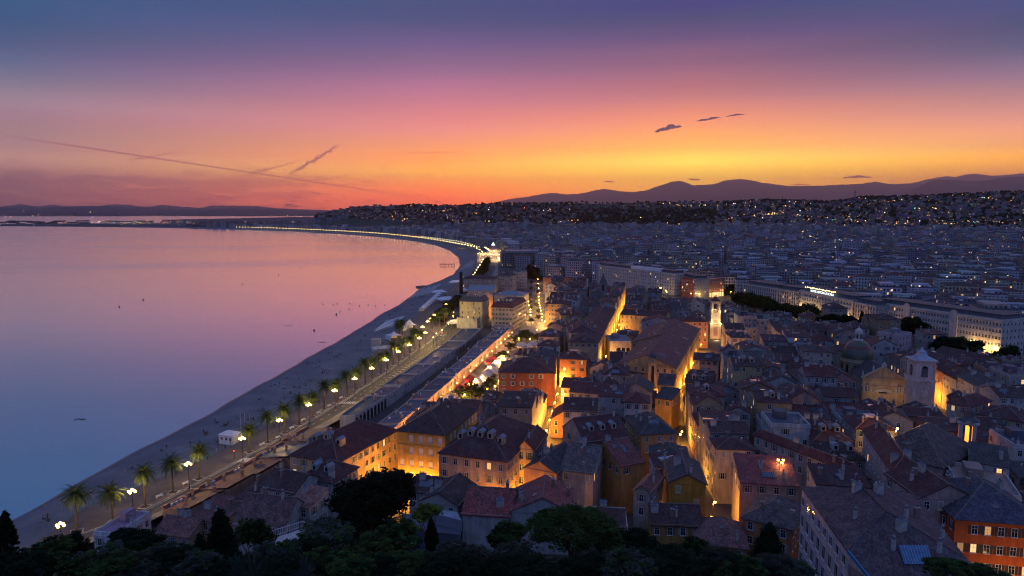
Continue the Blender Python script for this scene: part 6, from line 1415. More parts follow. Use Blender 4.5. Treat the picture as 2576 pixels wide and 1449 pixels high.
for i, (y, x, z) in enumerate(pts):
    c = R.choice(APW); c = tuple(k*R.uniform(.25, .7)*(1.25 if x > 900 else .8) for k in c); rot = R.uniform(-.5, .5)
    if i < 300:
        wm, rm = hm[i % 6]; r = thing('hillside_house', 'small pale house among dark trees on the far hillside', 'house', (x, y, z), rot, 'small houses on the far hillside')
        obj('wall', wm, None, r, c); obj('roof', rm, None, r, R.choice((MT, RT, GT, ROOFA[1])))
    else:
        w, d, h = R.uniform(8, 20), R.uniform(8, 13), R.choice((6, 9, 9, 12, 15)); cc, s = cos(rot), sin(rot); a, b_ = w/2, d/2
        P = [(x+i_*cc-j_*s, y+i_*s+j_*cc) for i_, j_ in ((-a, -b_), (a, -b_), (a, b_), (-a, b_))]
        FARH.colour((*c, 1)); FARH.prism(P, z-6, z+h, 0, top=False); FARH.colour((*R.choice((MT, RT, GT, ROOFA[1])), 1)); FARH.add([(*p, z+h) for p in P]+[(x, y, z+h+2)], [(0, 1, 4), (1, 2, 4), (2, 3, 4), (3, 0, 4)], 1)
o = struct('distant_hillside_town', FARH, ['far_facade', 'far_roof'], kind='stuff'); o['label'] = 'scattered houses far up the dark slopes'; o['category'] = 'town'
# woods on the slopes: clumped crowns, one mass
mb = MB()
for _ in range(5200):
    px = R.uniform(790, 2640); lo_ = interp(px, [790, 1000, 1250, 1500, 1700, 1900, 2576], [548, 556, 580, 580, 588, 575, 590]); hi_ = interp(px, [a for a, _ in RIDGE], [b for _, b in RIDGE])
    py = hi_-1+(lo_-hi_)*R.random()**(1.25 if px < 1800 else 2.0)
    if px > 1800 and R.random() < .3: continue
    if 1440 < px < 1820 and R.random() < .7: py = R.uniform(528, 578)
    q = hit(px, max(py, hi_+.8), 1900)
    if not q: continue
    x, y, z = q; r_ = R.uniform(5, 10); k = 6
    prof = [(r_*.5, -1.5), (r_*R.uniform(.9, 1.15), r_*.4), (r_*.75, r_*R.uniform(.85, 1.2)), (0.1, r_*R.uniform(1.2, 1.5))]
    x0, y0 = x+R.uniform(-3, 3), y
    mb.lathe([(max(a*R.uniform(.85, 1.15), .1), b_) for a, b_ in prof], k, (x0, y0, z), 0, R.random())
o = struct('hillside_woods', mb, 'leaf_dark', kind='stuff'); o['label'] = 'dark woods covering the far hills'; o['category'] = 'woods'
def dots(name, label, n, mats, wts, place, size):
    mb = MB()
    for _ in range(n):
        q = place()
        if not q: continue
        x, y, z = q; s = size*(hypot(x, y)/3000.0)*R.choice((.45, .55, .6, .75, .8, 1.0, 1.7)); mi = R.choices(range(len(mats)), wts)[0]
        mb.add([(x-s, y, z), (x+s, y, z), (x, y-s, z), (x, y+s, z), (x, y, z+s), (x, y, z-s)], [(0, 2, 4), (2, 1, 4), (1, 3, 4), (3, 0, 4), (2, 0, 5), (1, 2, 5), (3, 1, 5), (0, 3, 5)], mi)
    o = struct(name, mb, mats, kind='stuff'); o['label'] = label; o['category'] = 'lights'; return o
DM = ['dot_orange', 'dot_yellow', 'dot_white', 'dot_red', 'dot_green']
ROADS = []
for _ in range(46):
    px = R.uniform(1850, 2600) if R.random() < .62 else R.uniform(880, 2000)
    hi_ = interp(px, [a for a, _ in RIDGE], [b for _, b in RIDGE])+4; lo_ = interp(px, [820, 1000, 1250, 1500, 1900, 2576], [545, 560, 580, 582, 590, 605]); ROADS.append((px, R.uniform(hi_, lo_), R.uniform(40, 170), R.uniform(-.22, .22), R.uniform(0, 6)))
def on_slope():
    if R.random() < .62:
        x0, y0, L_, sl, ph = R.choice(ROADS); t = R.uniform(0, L_); px, py = x0+t, y0+sl*t+3*sin(t*.05+ph)
    else:
        px = R.uniform(860, 2600); hi_ = interp(px, [a for a, _ in RIDGE], [b for _, b in RIDGE])+3; lo_ = interp(px, [820, 1000, 1250, 1500, 1900, 2576], [545, 560, 580, 582, 590, 605]); py = R.uniform(hi_, lo_)
    if 1450 < px < 1800 and 525 < py < 575 and R.random() < .85: return None
    q = hit(px, py, 1900); return q and (q[0], q[1]-6, q[2]+9)
dots('hillside_lights', 'countless lamp points scattered over the far slopes', 780, DM, (8, 5, 1.5, .3, .3), on_slope, 1.05)
AVEN = []
for _ in range(16):
    y_ = R.uniform(650, 2300); AVEN.append((R.uniform(.02, .72)*y_, y_, R.choice((radians(18), radians(18)+pi/2, radians(40))), R.uniform(150, 480)))
def in_town():
    if R.random() < .6:
        x0, y0, al, L_ = R.choice(AVEN); t = int(R.uniform(0, L_)/26)*26; x, y = x0+sin(al)*t, y0+cos(al)*t
        return (x, y, 24) if y > boulevard_y(x)+20 and x > coast_x(y) and inframe(x, y, 20) else None
    px = R.uniform(1200, 2600); py = R.uniform(588, 690); z = R.uniform(10, 22); x, y = G(px, py, z); return (x, y, z) if y > boulevard_y(x)+20 and x > coast_x(y) else None
dots('distant_town_lights', 'lamp and window points among the distant town blocks', 520, DM, (5, 5, 3, .3, .4), in_town, .8)
def far_shore():
    if R.random() < .45: px, py, Y = R.uniform(230, 480), R.gauss(559, 2.5), 5200
    elif R.random() < .5: px, py, Y = R.uniform(0, 860), R.uniform(541, 546), 13500
    elif R.random() < .4: px, py, Y = R.uniform(0, 700), R.uniform(527, 543), 14200
    else: px, py, Y = R.uniform(0, 900), R.uniform(556, 570), 4700
    x, y, z = AT(px, py, Y); return (x, y, max(z, 8))
dots('far_shore_lights', 'coloured airport and coast lights along the far shore', 240, DM+['dot_blue'], (6, 6, 4, 1, .8, .6), far_shore, .8)
# pylon on the ridge and two masts
for px, y0, y1, wd, nm, lb in ((2150, 502, 477, 9, 'pylon', 'lattice pylon on the hill ridge against the mountains'), (1968, 505, 493, 3, 'mast', 'thin radio mast on the wooded ridge'), (2277, 496, 487, 3, 'mast', 'short mast on the ridge under the cliff hill')):
    x, y, z = AT(px, y0, 3800); zt = AT(px, y1, 3800)[2]; mb = MB()
    for sx_ in (-1, 1):
        for sy_ in (-1, 1): mb.tube((x+sx_*wd/2, y+sy_*wd/2, z-12), (x+sx_*.4, y+sy_*.4, zt), .55, .4, 4)
    for k in range(1, 6):
        t = k/6; ww = wd/2*(1-t)+.4; zk = z+(zt-z)*t; mb.tube((x-ww, y, zk), (x+ww, y, zk), .35, .35, 4)
    if nm == 'pylon':
        for k in (.7, .85): mb.tube((x-wd*.8, y, z+(zt-z)*k), (x+wd*.8, y, z+(zt-z)*k), .5, .5, 4)
    tag(obj(nm, mb, 'dark_metal'), lb, nm)

# ------------------------------------------------------------------ palms on the promenade
def palm_meshes(seed, H):
    rr = random.Random(seed); bx, by = rr.uniform(-.4, .4), rr.uniform(-.4, .4)
    mb = MB(); n_ = 9; pts = [(bx*(i/n_)**2, by*(i/n_)**2, H*i/n_) for i in range(n_+1)]
    rs = [0.42 if i == 0 else 0.30-.08*(i/n_)+(.03 if i % 2 else 0) for i in range(n_+1)]; rs[-1] = .42
    mb.path(pts, rs, 8); trunk = mb.mesh('trunk', ['palm_bark'])
    mb = MB(); top = pts[-1]
    nf = 46
    for f in range(nf):
        az_ = 2*pi*f*.382+rr.uniform(-.2, .2); up = radians(80-105*(f/nf)**.8)+rr.uniform(-.08, .08); L = rr.uniform(4.6, 5.6); k = 11
        p = list(top); p[2] += .25; d = up; seg = L/k; prev = None
        for s in range(k+1):
            t = s/k; dirx, diry = cos(az_), sin(az_)
            wdt = (.26+.92*sin(pi*min(1, t*1.05+.08)))*(1-t*.35)
            sx_, sy_ = -diry, dirx
            cur = (tuple(p), (p[0]+sx_*wdt, p[1]+sy_*wdt, p[2]-.30*wdt), (p[0]-sx_*wdt, p[1]-sy_*wdt, p[2]-.30*wdt))
            if prev:
                # leaflets: narrow blades with gaps, angled towards the tip
                for sd in (1, 2):
                    for h_ in (0, .5):
                        m0 = tuple(prev[0][i]+(cur[0][i]-prev[0][i])*h_ for i in range(3)); m1 = tuple(prev[0][i]+(cur[0][i]-prev[0][i])*(h_+.42) for i in range(3))
                        e = tuple(cur[sd][i]+(cur[0][i]-prev[0][i])*(h_+.3) for i in range(3)); mb.add([m0, m1, e], [(0, 1, 2)])
            prev = cur
            p[0] += cos(d)*dirx*seg; p[1] += cos(d)*diry*seg; p[2] += sin(d)*seg; d -= .12+.085*t
    return trunk, mb.mesh('crown', ['leaf_palm'])
PM = [palm_meshes(s, h) for s, h in ((1, 8.6), (2, 9.6), (3, 9.0), (4, 10.4))]
PLT = MB(); PLT.prism([(-1.5, -1.5), (1.5, -1.5), (1.5, 1.5), (-1.5, 1.5)], 0, .16, 0); PLT.prism([(-1.2, -1.2), (1.2, -1.2), (1.2, 1.2), (-1.2, 1.2)], .16, .165, 1); PLM = PLT.mesh('planter_kerb', ['kerb_stone', 'bark'])
def palm(x, y, z, v, label, rot, scale=1.0, group='palms along the promenade kerb', planter=True):
    r = thing('palm_tree', label, 'palm tree', (x, y, z), rot, group); r.scale = (scale,)*3
    obj('trunk', PM[v][0], None, r); obj('crown', PM[v][1], None, r)
    if planter: obj('planter_kerb', PLM, None, r)
    return r
for i, (x, y) in enumerate(PALM):
    palm(x, y, 4.5, (i*3+1) % 4, 'feathery date palm in a kerbed planter, %s along the road from the hill' % ordinal(i), R.uniform(0, 6), R.uniform(.92, 1.08))
for i, (px, py) in enumerate(((1006, 852), (1012, 848), (1002, 846), (1118, 817), (1106, 822), (1088, 835), (1124, 812))):
    palm(*G(px, py, 5), 4.5, i % 4, '%s palm of the cluster beside the %s' % (ORD[i if i < 3 else i-3], 'white pagoda tent' if i < 3 else 'dark shore road trees'), i, 1.05, 'palms by the beach tents', False)
palm(*G(1143, 812, 5), 4.5, 1, 'lone palm before the low pale lit wall', 1, .7, 'palms by the beach tents', False)

# ------------------------------------------------------------------ trees
def crown_mesh(name, mat, seed, rx, rz, n_clump, n_leaf, leaf, shape='round', gap=.25, mats=None):
    rr = random.Random(seed); mb = MB(); LB = []
    if shape == 'round':
        for i in range(9):
            t_ = 2*pi*i/9*2.4+rr.uniform(-.4, .4); h_ = rr.uniform(-.35, .75); q = rr.uniform(.35, .68)*sqrt(max(0.1, 1-h_*h_)); LB.append((q*cos(t_), q*sin(t_), h_*.68, rr.uniform(.40, .62)))
    for c in range(int(n_clump*1.5)):
        while c < n_clump:
            x, y, z = rr.uniform(-1, 1), rr.uniform(-1, 1), rr.uniform(-1, 1); q = x*x+y*y+z*z
            if q < 1 and (q > .30 or rr.random() < .25): break
        if c >= n_clump:
            t_, z = rr.uniform(0, 2*pi), rr.uniform(-.5, 1); q = sqrt(1-z*z)*rr.uniform(.95, 1.12); x, y, z = q*cos(t_), q*sin(t_), z*rr.uniform(.95, 1.12)
        if LB:
            l_ = rr.choice(LB); q = sqrt(x*x+y*y+z*z) or 1; k = l_[3]*(.55+.5*rr.random() if c < n_clump else 1.12)/q; x, y, z = l_[0]+x*k, l_[1]+y*k, l_[2]+z*k*.9
        if shape == 'cone': k = 1-(z+1)*.42; x *= k; y *= k
        if shape == 'umbrella':
            z = abs(z)*.9-.25 if rr.random() < .85 else z*.5; 
        cx, cy_, cz = x*rx, y*rx, z*rz; cr = rx*(rr.uniform(.13, .27) if c < n_clump else rr.uniform(.06, .12))
        mi = rr.choice((0, 0, 1)) if mats else 0
        for l in range(n_leaf if c < n_clump else n_leaf//3):
            a, b_ = rr.uniform(0, 2*pi), math.acos(rr.uniform(-1, 1)); q = cr*rr.random()**.4
            px, py, pz = cx+q*sin(b_)*cos(a), cy_+q*sin(b_)*sin(a), cz+q*cos(b_)*.8
            s = leaf*rr.uniform(.6, 1.3); t = rr.uniform(0, 2*pi); tl = rr.uniform(-.9, .9)
            ux, uy, uz = cos(t)*s, sin(t)*s, sin(tl)*s*.7; vx, vy, vz = -sin(t)*s*.5*cos(tl), cos(t)*s*.5*cos(tl), s*.5*rr.uniform(-.8, .8)
            mb.add([(px-ux, py-uy, pz-uz), (px+vx, py+vy, pz+vz), (px+ux, py+uy, pz+uz), (px-vx, py-vy, pz-vz)], [(0, 1, 2, 3)], mi)
    return mb.mesh(name, mats or [mat])
def trunk_mesh(h, r, seed, spread, limbs=6):
    rr = random.Random(seed); mb = MB(); mb.path([(0, 0, -1.5), (rr.uniform(-.1, .1)*h*.2, 0, h*.35), (rr.uniform(-.2, .2), rr.uniform(-.2, .2), h*.7)], [r*1.2, r*.9, r*.6], 8)
    for i in range(limbs):
        a = 2*pi*i/limbs+rr.uniform(-.3, .3); z0 = h*rr.uniform(.4, .68)
        mb.path([(0, 0, z0), (cos(a)*spread*.4, sin(a)*spread*.4, h*rr.uniform(.72, .85)), (cos(a)*spread*.85, sin(a)*spread*.85, h*rr.uniform(.9, 1.1))], [r*.5, r*.32, r*.1], 5)
    return mb.mesh('trunk', ['bark'])
CROWN = {
 'oak': [crown_mesh('crown', 'leaf_dark', s, 5, 4.4, 200, 74, .30) for s in (1, 2)],
 'green': [crown_mesh('crown', 'leaf_green', s, 5, 4.2, 190, 70, .30, mats=['leaf_green', 'leaf_dark']) for s in (3, 4)],
 'olive': [crown_mesh('crown', 'leaf_olive', s, 5, 4.0, 180, 66, .27, mats=['leaf_olive', 'leaf_green']) for s in (5, 6)],
 'bright': [crown_mesh('crown', 'leaf_bright', 7, 5, 3.8, 150, 60, .27, mats=['leaf_bright', 'leaf_green'])],
 'brown': [crown_mesh('crown', 'leaf_brown', 8, 5, 4.0, 170, 60, .25, mats=['leaf_brown', 'leaf_olive'])],
 'cypress': [crown_mesh('crown', 'leaf_dark', s, 3.6, 8.0, 230, 70, .30, 'cone') for s in (9, 10)],
 'pine': [crown_mesh('crown', 'leaf_green', 11, 6.4, 3.0, 250, 72, .27, 'umbrella')],
 'plane': [crown_mesh('crown', 'leaf_plane', s, 4, 2.8, 46, 30, .36, mats=['leaf_plane', 'leaf_green']) for s in (12, 13)],
}
TRK = {k: trunk_mesh(8, .34, i, 4.2) for i, k in enumerate(CROWN)}; TRK['cypress'] = trunk_mesh(8, .34, 20, 1.0, 3)
def tree(kind, x, y, zg, crown_z, sx_, sz_, label, group=None, v=0, name=None):
    r = thing(name or {'pine': 'umbrella_pine', 'cypress': 'cypress_tree', 'olive': 'olive_tree', 'plane': 'plane_tree'}.get(kind, 'leafy_tree'), label, 'tree', (x, y, zg), R.uniform(0, 6), group)
    c = obj('crown', CROWN[kind][v % len(CROWN[kind])], None, r, loc=(0, 0, crown_z-zg)); c.scale = (sx_, sx_, sz_)
    t = obj('trunk', TRK[kind], None, r); h = max(1.0, crown_z-zg); t.scale = (sx_, sx_, h/8)
    return r
# pixel of the crown centre, distance, half width in px, half height in px
def px_tree(kind, px, py, Y, hw, hh, label, v=0):
    x, y, z = AT(px, py, Y); base = {'cypress': 3.6, 'pine': 6.4, 'plane': 4}.get(kind, 5); bz = {'cypress': 8, 'pine': 3.0, 'plane': 2.8, 'olive': 4.0, 'oak': 4.4, 'green': 4.2, 'bright': 3.8, 'brown': 4.0}[kind]
    s, sz_ = hw*Y/F2/base, hh*Y/F2/bz
    return tree(kind, x, y, land_z(x, y), z, s, sz_, label, 'trees on the castle hill slope', v)
px_tree('oak', 925, 1262, 128, 112, 92, 'great rounded dark evergreen rising before the restaurant awnings')
px_tree('oak', 1012, 1228, 132, 34, 46, 'dark side crown leaning on the great rounded evergreen', 1)
px_tree('cypress', 558, 1385, 74, 62, 108, 'tall black cypress with ragged top above the low houses')
px_tree('cypress', 505, 1420, 70, 40, 80, 'shorter black cypress clinging to the tall ragged one', 1)
px_tree('green', 640, 1345, 92, 46, 50, 'mid green bushy tree beside the tall black cypress')
px_tree('cypress', 1932, 1405, 66, 64, 92, 'broad black cypress against the big pale pink block', 1)
px_tree('pine', 1440, 1322, 98, 108, 36, 'wide umbrella pine spreading over forked trunks')
px_tree('green', 1275, 1348, 90, 50, 30, 'low round pine left of the wide umbrella pine', 1)
px_tree('cypress', 16, 1345, 62, 34, 62, 'feathery dark conifer at the beach end of the slope')
px_tree('oak', 15, 1425, 58, 80, 46, 'dark bush under the feathery conifer')
px_tree('oak', 190, 1370, 88, 30, 34, 'pointed dark bush in front of the white villa', 1)
px_tree('green', 110, 1400, 72, 70, 36, 'low green thicket above the promenade start')
px_tree('oak', 340, 1362, 84, 62, 38, 'dark wide shrub beside the white villa terrace')
px_tree('olive', 255, 1415, 66, 72, 42, 'grey green olive below the white villa')
px_tree('olive', 815, 1352, 84, 70, 42, 'silvery olive tree at the foot of the great evergreen', 1)
px_tree('olive', 420, 1412, 66, 68, 44, 'silvery olive next to the shorter black cypress', 1)
px_tree('olive', 700, 1400, 66, 66, 40, 'grey olive shrub under the white railing')
px_tree('oak', 760, 1388, 76, 60, 42, 'dark shrub below the white stair railing')
px_tree('green', 985, 1362, 82, 78, 42, 'dense green tree below the great evergreen')
px_tree('green', 905, 1395, 72, 76, 46, 'leafy green tree in the middle of the lower slope', 1)
px_tree('bright', 1040, 1425, 60, 66, 34, 'yellow green flowering shrub at the lower edge')
px_tree('bright', 860, 1440, 56, 70, 26, 'yellow green bush beside the dry grass plumes')
px_tree('cypress', 1085, 1345, 96, 24, 44, 'slim dark conifer by the empty blue court', 1)
px_tree('bright', 1075, 1290, 118, 44, 18, 'bright green shrubs behind the court wall')
px_tree('brown', 1165, 1410, 66, 78, 48, 'brownish open tree below the empty court')
px_tree('brown', 1290, 1415, 66, 80, 50, 'brownish twiggy tree under the low round pine')
px_tree('oak', 1395, 1440, 58, 76, 30, 'dark low shrub under the umbrella pine trunks')
px_tree('oak', 1600, 1390, 76, 82, 46, 'dark round tree before the low ochre house')
px_tree('green', 1535, 1385, 70, 44, 52, 'dark leafy tree right beside the umbrella pine', 1)
px_tree('brown', 1505, 1432, 58, 70, 36, 'brown green shrub under the dark leafy tree')
px_tree('green', 1745, 1385, 84, 46, 24, 'low green pine crown in front of the small ochre house')
px_tree('oak', 1700, 1420, 68, 74, 42, 'dark spreading tree between the houses and the lower edge', 1)
px_tree('brown', 1815, 1425, 64, 72, 36, 'brownish tree beside the broad black cypress')
px_tree('olive', 2000, 1440, 62, 56, 24, 'small olive shrub at the base of the big pale pink block')
px_tree('green', 2395, 1432, 84, 62, 22, 'bushy crown rising over the blue ribbed roof sheet', 1)
px_tree('green', 2490, 1446, 82, 48, 16, 'low bush under the red orange house')
for i in range(26):
    px = 40+i*76+R.uniform(-20, 20); px_tree(R.choice(('oak', 'green', 'brown', 'oak', 'olive')), px, R.uniform(1418, 1452), R.uniform(52, 62), R.uniform(55, 80), R.uniform(26, 40), 'low shrub in the dark thicket at the lower edge, %s from the beach end' % ordinal(i), i)
# silvery plumes of dry grass
def plume(px, py, Y, label):
    x, y, z = AT(px, py, Y); zg = land_z(x, y); mb = MB(); rr = random.Random(px)
    for i in range(60):
        a = rr.uniform(0, 6.28); L = rr.uniform(1.2, 2.9); sp = rr.uniform(.15, 1.1); x1, y1 = cos(a)*sp, sin(a)*sp
        mb.add([(-.02, 0, 0), (.02, 0, 0), (x1*.4+.02, y1*.4, L*.6), (x1*.4-.02, y1*.4, L*.6)], [(0, 1, 2, 3)]); mb.add([(x1*.4-.02, y1*.4, L*.6), (x1*.4+.02, y1*.4, L*.6), (x1, y1, L*(.9-.2*sp))], [(0, 1, 2)])
    h = max(z-zg, 0)
    mb.add([(-.05, -.05, -h), (.05, -.05, -h), (.05, .05, .1), (-.05, .05, .1)], [(0, 1, 2, 3)])
    o = obj('grass_plume', mb, 'leaf_olive', loc=(x, y, z-1.0)); tag(o, label, 'plant', 'dry grass plumes')
plume(600, 1442, 36, 'spray of pale dry grass at the lower edge near the black cypress'); plume(770, 1450, 34, 'thin pale grass stems beside the yellow green bush'); plume(635, 1449, 33, 'second spray of pale dry grass close to the first')
# boulevard and square trees
BT_ = [(1855,742,9),(1872,748,9),(1890,752,10),(1908,758,11),(1930,764,11),(1955,770,10),(1972,776,11),(1990,782,13),(2012,790,13),(2035,797,14),(2058,803,14),(2080,812,14),(2100,820,12),(2168,795,15),(2190,832,13),(2270,805,11),(2292,808,14),(2315,815,16),(2338,820,17),(2360,828,18),(2385,836,20),(2410,848,20),(2432,862,18),(2350,846,17),(2375,858,18),(2320,838,14),(2540,885,14),(2500,896,10)]
for i in range(34):
    t = R.random(); q = R.choice((0, 1, 1)); BT_.append((1850+t*300 if q else 2225+t*230, (744+t*72 if q else 806+t*52)+R.uniform(-3, 9), R.uniform(11, 16)))
for i, (px, py, hw) in enumerate(BT_):
    Y_ = boulevard_y(G(px, 535+66*F2/500, 24)[0]); Y_ = .93*min((p for p in FACADE), key=lambda p: abs(p[0]/p[1]-ray(px, 700)[0]/ray(px, 700)[1]))[1]
    x, y, zc = AT(px, py, Y_); zc = max(6.5, min(zc, 17)); k = R.choice(('oak', 'oak', 'green')); s = hw*y/F2/5*1.7
    if (px, py) == (2168, 795): tree('cypress', x, y, 4.5, 15, 1.0, 1.15, 'tall dark conifer before the greenish glazed block', 'park trees along the boulevard'); continue
    tree(k, x, y, 4.5, zc, s, s*.95, 'dark park tree, %s along the boulevard from the square' % ordinal(i), 'park trees along the boulevard', i)
GT_ = [(1495,690),(1508,694),(1522,698),(1540,702),(1558,706),(1576,709),(1600,705),(1640,712),(1352,658),(1340,668),(1336,678),(1344,690),(1350,698),(1334,700),(1448,664),(1458,662),(1462,668),(1845,738),(1833,733)]
for i, (px, py) in enumerate(GT_):
    x, y = G(px, py, 9); tree('oak' if i % 3 else 'green', x, y, 4.5, 10+2*(i % 2), 1.5, 1.5, 'dark garden tree, %s between the %s' % (ordinal(i if i < 8 else i-8), 'town roofs and the long white block' if i < 8 else 'traffic street end and the far gardens'), 'garden trees beyond the old town', i)
for i in range(20):
    t = i/19; px, py = interp(t, [0, .35, .7, 1], [1186, 1212, 1228, 1236]), interp(t, [0, .35, .7, 1], [712, 680, 655, 640]); x, y = G(px+R.uniform(-5, 5), py+3, 7)
    tree('green', x, y, 4.5, 8.5, 1.25, 1.2, 'green garden tree, %s between the two lamp chains of the bay' % ordinal(i), 'garden trees by the bay road', i)
for i in range(16):
    t = i/15; px, py = 1100+68*t, 800-62*t; x, y = G(px+R.uniform(-4, 8), py+R.uniform(-3, 5), 8)
    if i < 12: tree('oak' if i % 2 else 'green', x, y, 4.5, 9, 1.0, 1.0, 'dark tree in the strip beside the shore road, %s from the lamps' % ordinal(i), 'trees in the shore road strip', i)
MT_ = [(1310,846),(1325,843),(1340,848),(1298,852),(1318,836),(1352,845),(1262,892),(1285,870),(1174,990),(1160,985),(1195,988),(1182,972),(1235,960),(1228,975),(1215,985)]
for i, (px, py) in enumerate(MT_):
    x, y = G(px, py, 9); tree('plane', x, y, 4.5, 8.5, 1.0 if i > 6 else 1.15, 1.0, 'lamp lit plane tree, %s among the market tents' % ordinal(i), 'market plane trees', i)
for i in range(14):
    px, py = (1352 if i % 2 else 1334)+R.uniform(-2, 3), 806-i*8; x, y = G(px, py, 8); tree('plane', x, y, 4.5, 8, .62, .75, 'small street tree, %s along the traffic street' % ordinal(i), 'street trees of the traffic street', i)

# ------------------------------------------------------------------ lamps
def globe_lamp():
    mb = MB(); mb.tube((0, 0, 0), (0, 0, 1.0), .2, .13, 8); mb.tube((0, 0, 1.0), (0, 0, 8.2), .10, .07, 7)
    for i in range(4): a = i*pi/2; mb.path([(0, 0, 7.2), (cos(a)*.7, sin(a)*.7, 7.25), (cos(a)*.9, sin(a)*.9, 7.7)], [.05, .05, .04], 5)
    pole = mb.mesh('pole', ['dark_metal']); mb = MB(); mb.ball((0, 0, 0), .36, k=9, rows=6); return pole, mb.mesh('lamp_globe', ['promenade_glow'], True)
PO, GLB = globe_lamp()
PL_ = [(152,1322),(332,1237),(473,1168),(609,1104),(703,1058),(777,1019),(842,983),(892,953),(935,927),(972,906),(1002,885),(1030,868),(1055,851),(1070,837),(1063,823),(1076,809),(1084,802),(1092,793),(1122,766)]
PROM = bpy.data.lights.new('lamp_light', 'POINT'); PROM.energy = 4200; PROM.color = (1.0, 0.62, 0.16); PROM.shadow_soft_size = .5
AMB = bpy.data.lights.new('lamp_light', 'POINT'); AMB.energy = 9000; AMB.color = (1.0, 0.40, 0.045); AMB.shadow_soft_size = .25
AMB3 = bpy.data.lights.new('lamp_light', 'POINT'); AMB3.energy = 1100; AMB3.color = (1.0, 0.46, 0.08); AMB3.shadow_soft_size = .4
AMB2 = bpy.data.lights.new('lamp_light', 'POINT'); AMB2.energy = 3200; AMB2.color = (1.0, 0.40, 0.045); AMB2.shadow_soft_size = .25
MKT = bpy.data.lights.new('lamp_light', 'POINT'); MKT.energy = 5200; MKT.color = (1.0, 0.52, 0.14); MKT.shadow_soft_size = .3
MKT2 = bpy.data.lights.new('lamp_light', 'POINT'); MKT2.energy = 1500; MKT2.color = (1.0, 0.42, 0.12); MKT2.shadow_soft_size = .3
MKT3 = bpy.data.lights.new('lamp_light', 'POINT'); MKT3.energy = 1300; MKT3.color = (1.0, 0.60, 0.16); MKT3.shadow_soft_size = .3
def plight(data, parent, loc):
    o = bpy.data.objects.new('lamp_light', data); C.objects.link(o); o.parent = parent; o.location = loc
for i, (px, py) in enumerate(PL_):
    x, y = G(px, py, 12.4)
    r = thing('street_lamp', 'promenade lamp with glowing globe cluster, %s from the hill among the palms' % ordinal(i), 'street lamp', (x, y, 4.5), 0, 'globe lamps along the promenade')
    obj('pole', PO, None, r)
    for k in range(4): a = k*pi/2; obj('lamp_globe', GLB, None, r, loc=(cos(a)*.9, sin(a)*.9, 7.95))
    obj('lamp_globe', GLB, None, r, loc=(0, 0, 8.5)); plight(PROM, r, (0, 0, 9.3))
for i, (px, py) in enumerate(((1112,836),(1128,820),(1136,813),(1140,800),(1141,791),(1098,845),(1090,855))):
    x, y = G(px, py, 11); r = thing('street_lamp', 'tall greenish road lamp, %s by the traffic lights' % ordinal(i), 'street lamp', (x, y, 4.4), 0, 'road lamps by the traffic lights')
    obj('pole', PO, None, r); obj('lamp_globe', GLB, None, r, loc=(0, 0, 8.2)); plight(PROM, r, (0, 0, 8.9))
mb = MB(); mb.tube((0, 0, 0), (0, 0, 7.4), .12, .08, 6); mb.tube((-.8, 0, 7.4), (.8, 0, 7.4), .06)
for s in (-.8, 0, .8): mb.ball((s, 0, 8.0), .62, 1, 7, 5)
FARL = mb.mesh('street_lamp', ['dark_metal', 'far_lamp_glow'])
mb = MB(); mb.tube((0, 0, 0), (0, 0, 7.4), .12, .08, 6); mb.ball((0, 0, 8.0), .85, 1, 7, 5); FARW = mb.mesh('street_lamp', ['dark_metal', 'far_white_glow'])
CH1 = [(1180,704),(1186,697),(1193,688),(1200,677),(1207,667),(1213,657),(1217,649),(1219,641),(1216,635),(1207,628),(1193,620.5),(1176,616.5),(1159,613.5),(1142,610.5),(1125,607.5),(1091,602),(1057,597),(1023,592.8),(988,589.5),(954,586.5),(920,584),(886,582),(852,580.2),(820,578.8),(752,575.5),(683,573),(640,571.8),(595,571)]
CH2 = [(1256,654),(1253,645),(1249,638),(1242,633),(1234,629),(1226,626),(1220,622)]
def chain(pts, n_, mesh, label, group, k0=1.0):
    L = [0]
    for (a, b_), (c, d) in zip(pts, pts[1:]): L.append(L[-1]+hypot(c-a, d-b_))
    for i in range(n_):
        s = L[-1]*i/(n_-1); px, py = interp(s, L, [p[0] for p in pts]), interp(s, L, [p[1] for p in pts]); x, y = G(px, py, 12.5)
        o = obj('street_lamp', mesh, None, loc=(x, y, 4.5)); sc = max(.5, min(1.5, (y/1900)**.75))*k0; o.scale = (sc, sc, 1); o.rotation_euler[2] = R.uniform(0, 1); tag(o, label, 'street lamp', group)
chain(CH1, 92, FARL, 'warm globe lamp in the long chain curving round the bay', 'lamp chain along the bay')
chain(CH2, 24, FARL, 'warm globe lamp in the inner chain bending past the bay gardens', 'inner lamp chain by the bay gardens')
chain([(1205,621),(1180,613),(1150,606),(1110,601),(1060,594.5)], 26, FARW, 'white lamp on the town side of the bay road', 'white lamps on the town side of the bay road', .8)
for i in range(7):
    t = i/6; px, py = interp(t, [0, 1], [1196, 1180]), interp(t, [0, 1], [690, 708]); x, y = G(px, py, 14); lamp('promenade_light', (x, y, 14), 2500, (1.0, .7, .25), .5)
for px, py in ((1217,648),(1207,628),(1160,614),(1253,645),(1236,630)): x, y = G(px, py, 14); lamp('promenade_light', (x, y, 14), 5000, (1.0, .7, .25), .5)
mb = MB(); mb.tube((0, 0, 0), (0, 0, 5.6), .09, .06, 6); mb.tube((0, 0, 5.6), (.5, 0, 5.8), .05); LPOLE = mb.mesh('pole', ['dark_metal'])
mb = MB(); mb.lathe([(.05, .45), (.3, .3), (.34, -.25), (.2, -.35)], 7); LHEAD = mb.mesh('lantern', ['amber_glow'])
mb = MB(); mb.lathe([(.42, .3), (.05, .62)], 7); LCAP = mb.mesh('lantern_cap', ['dark_metal'])
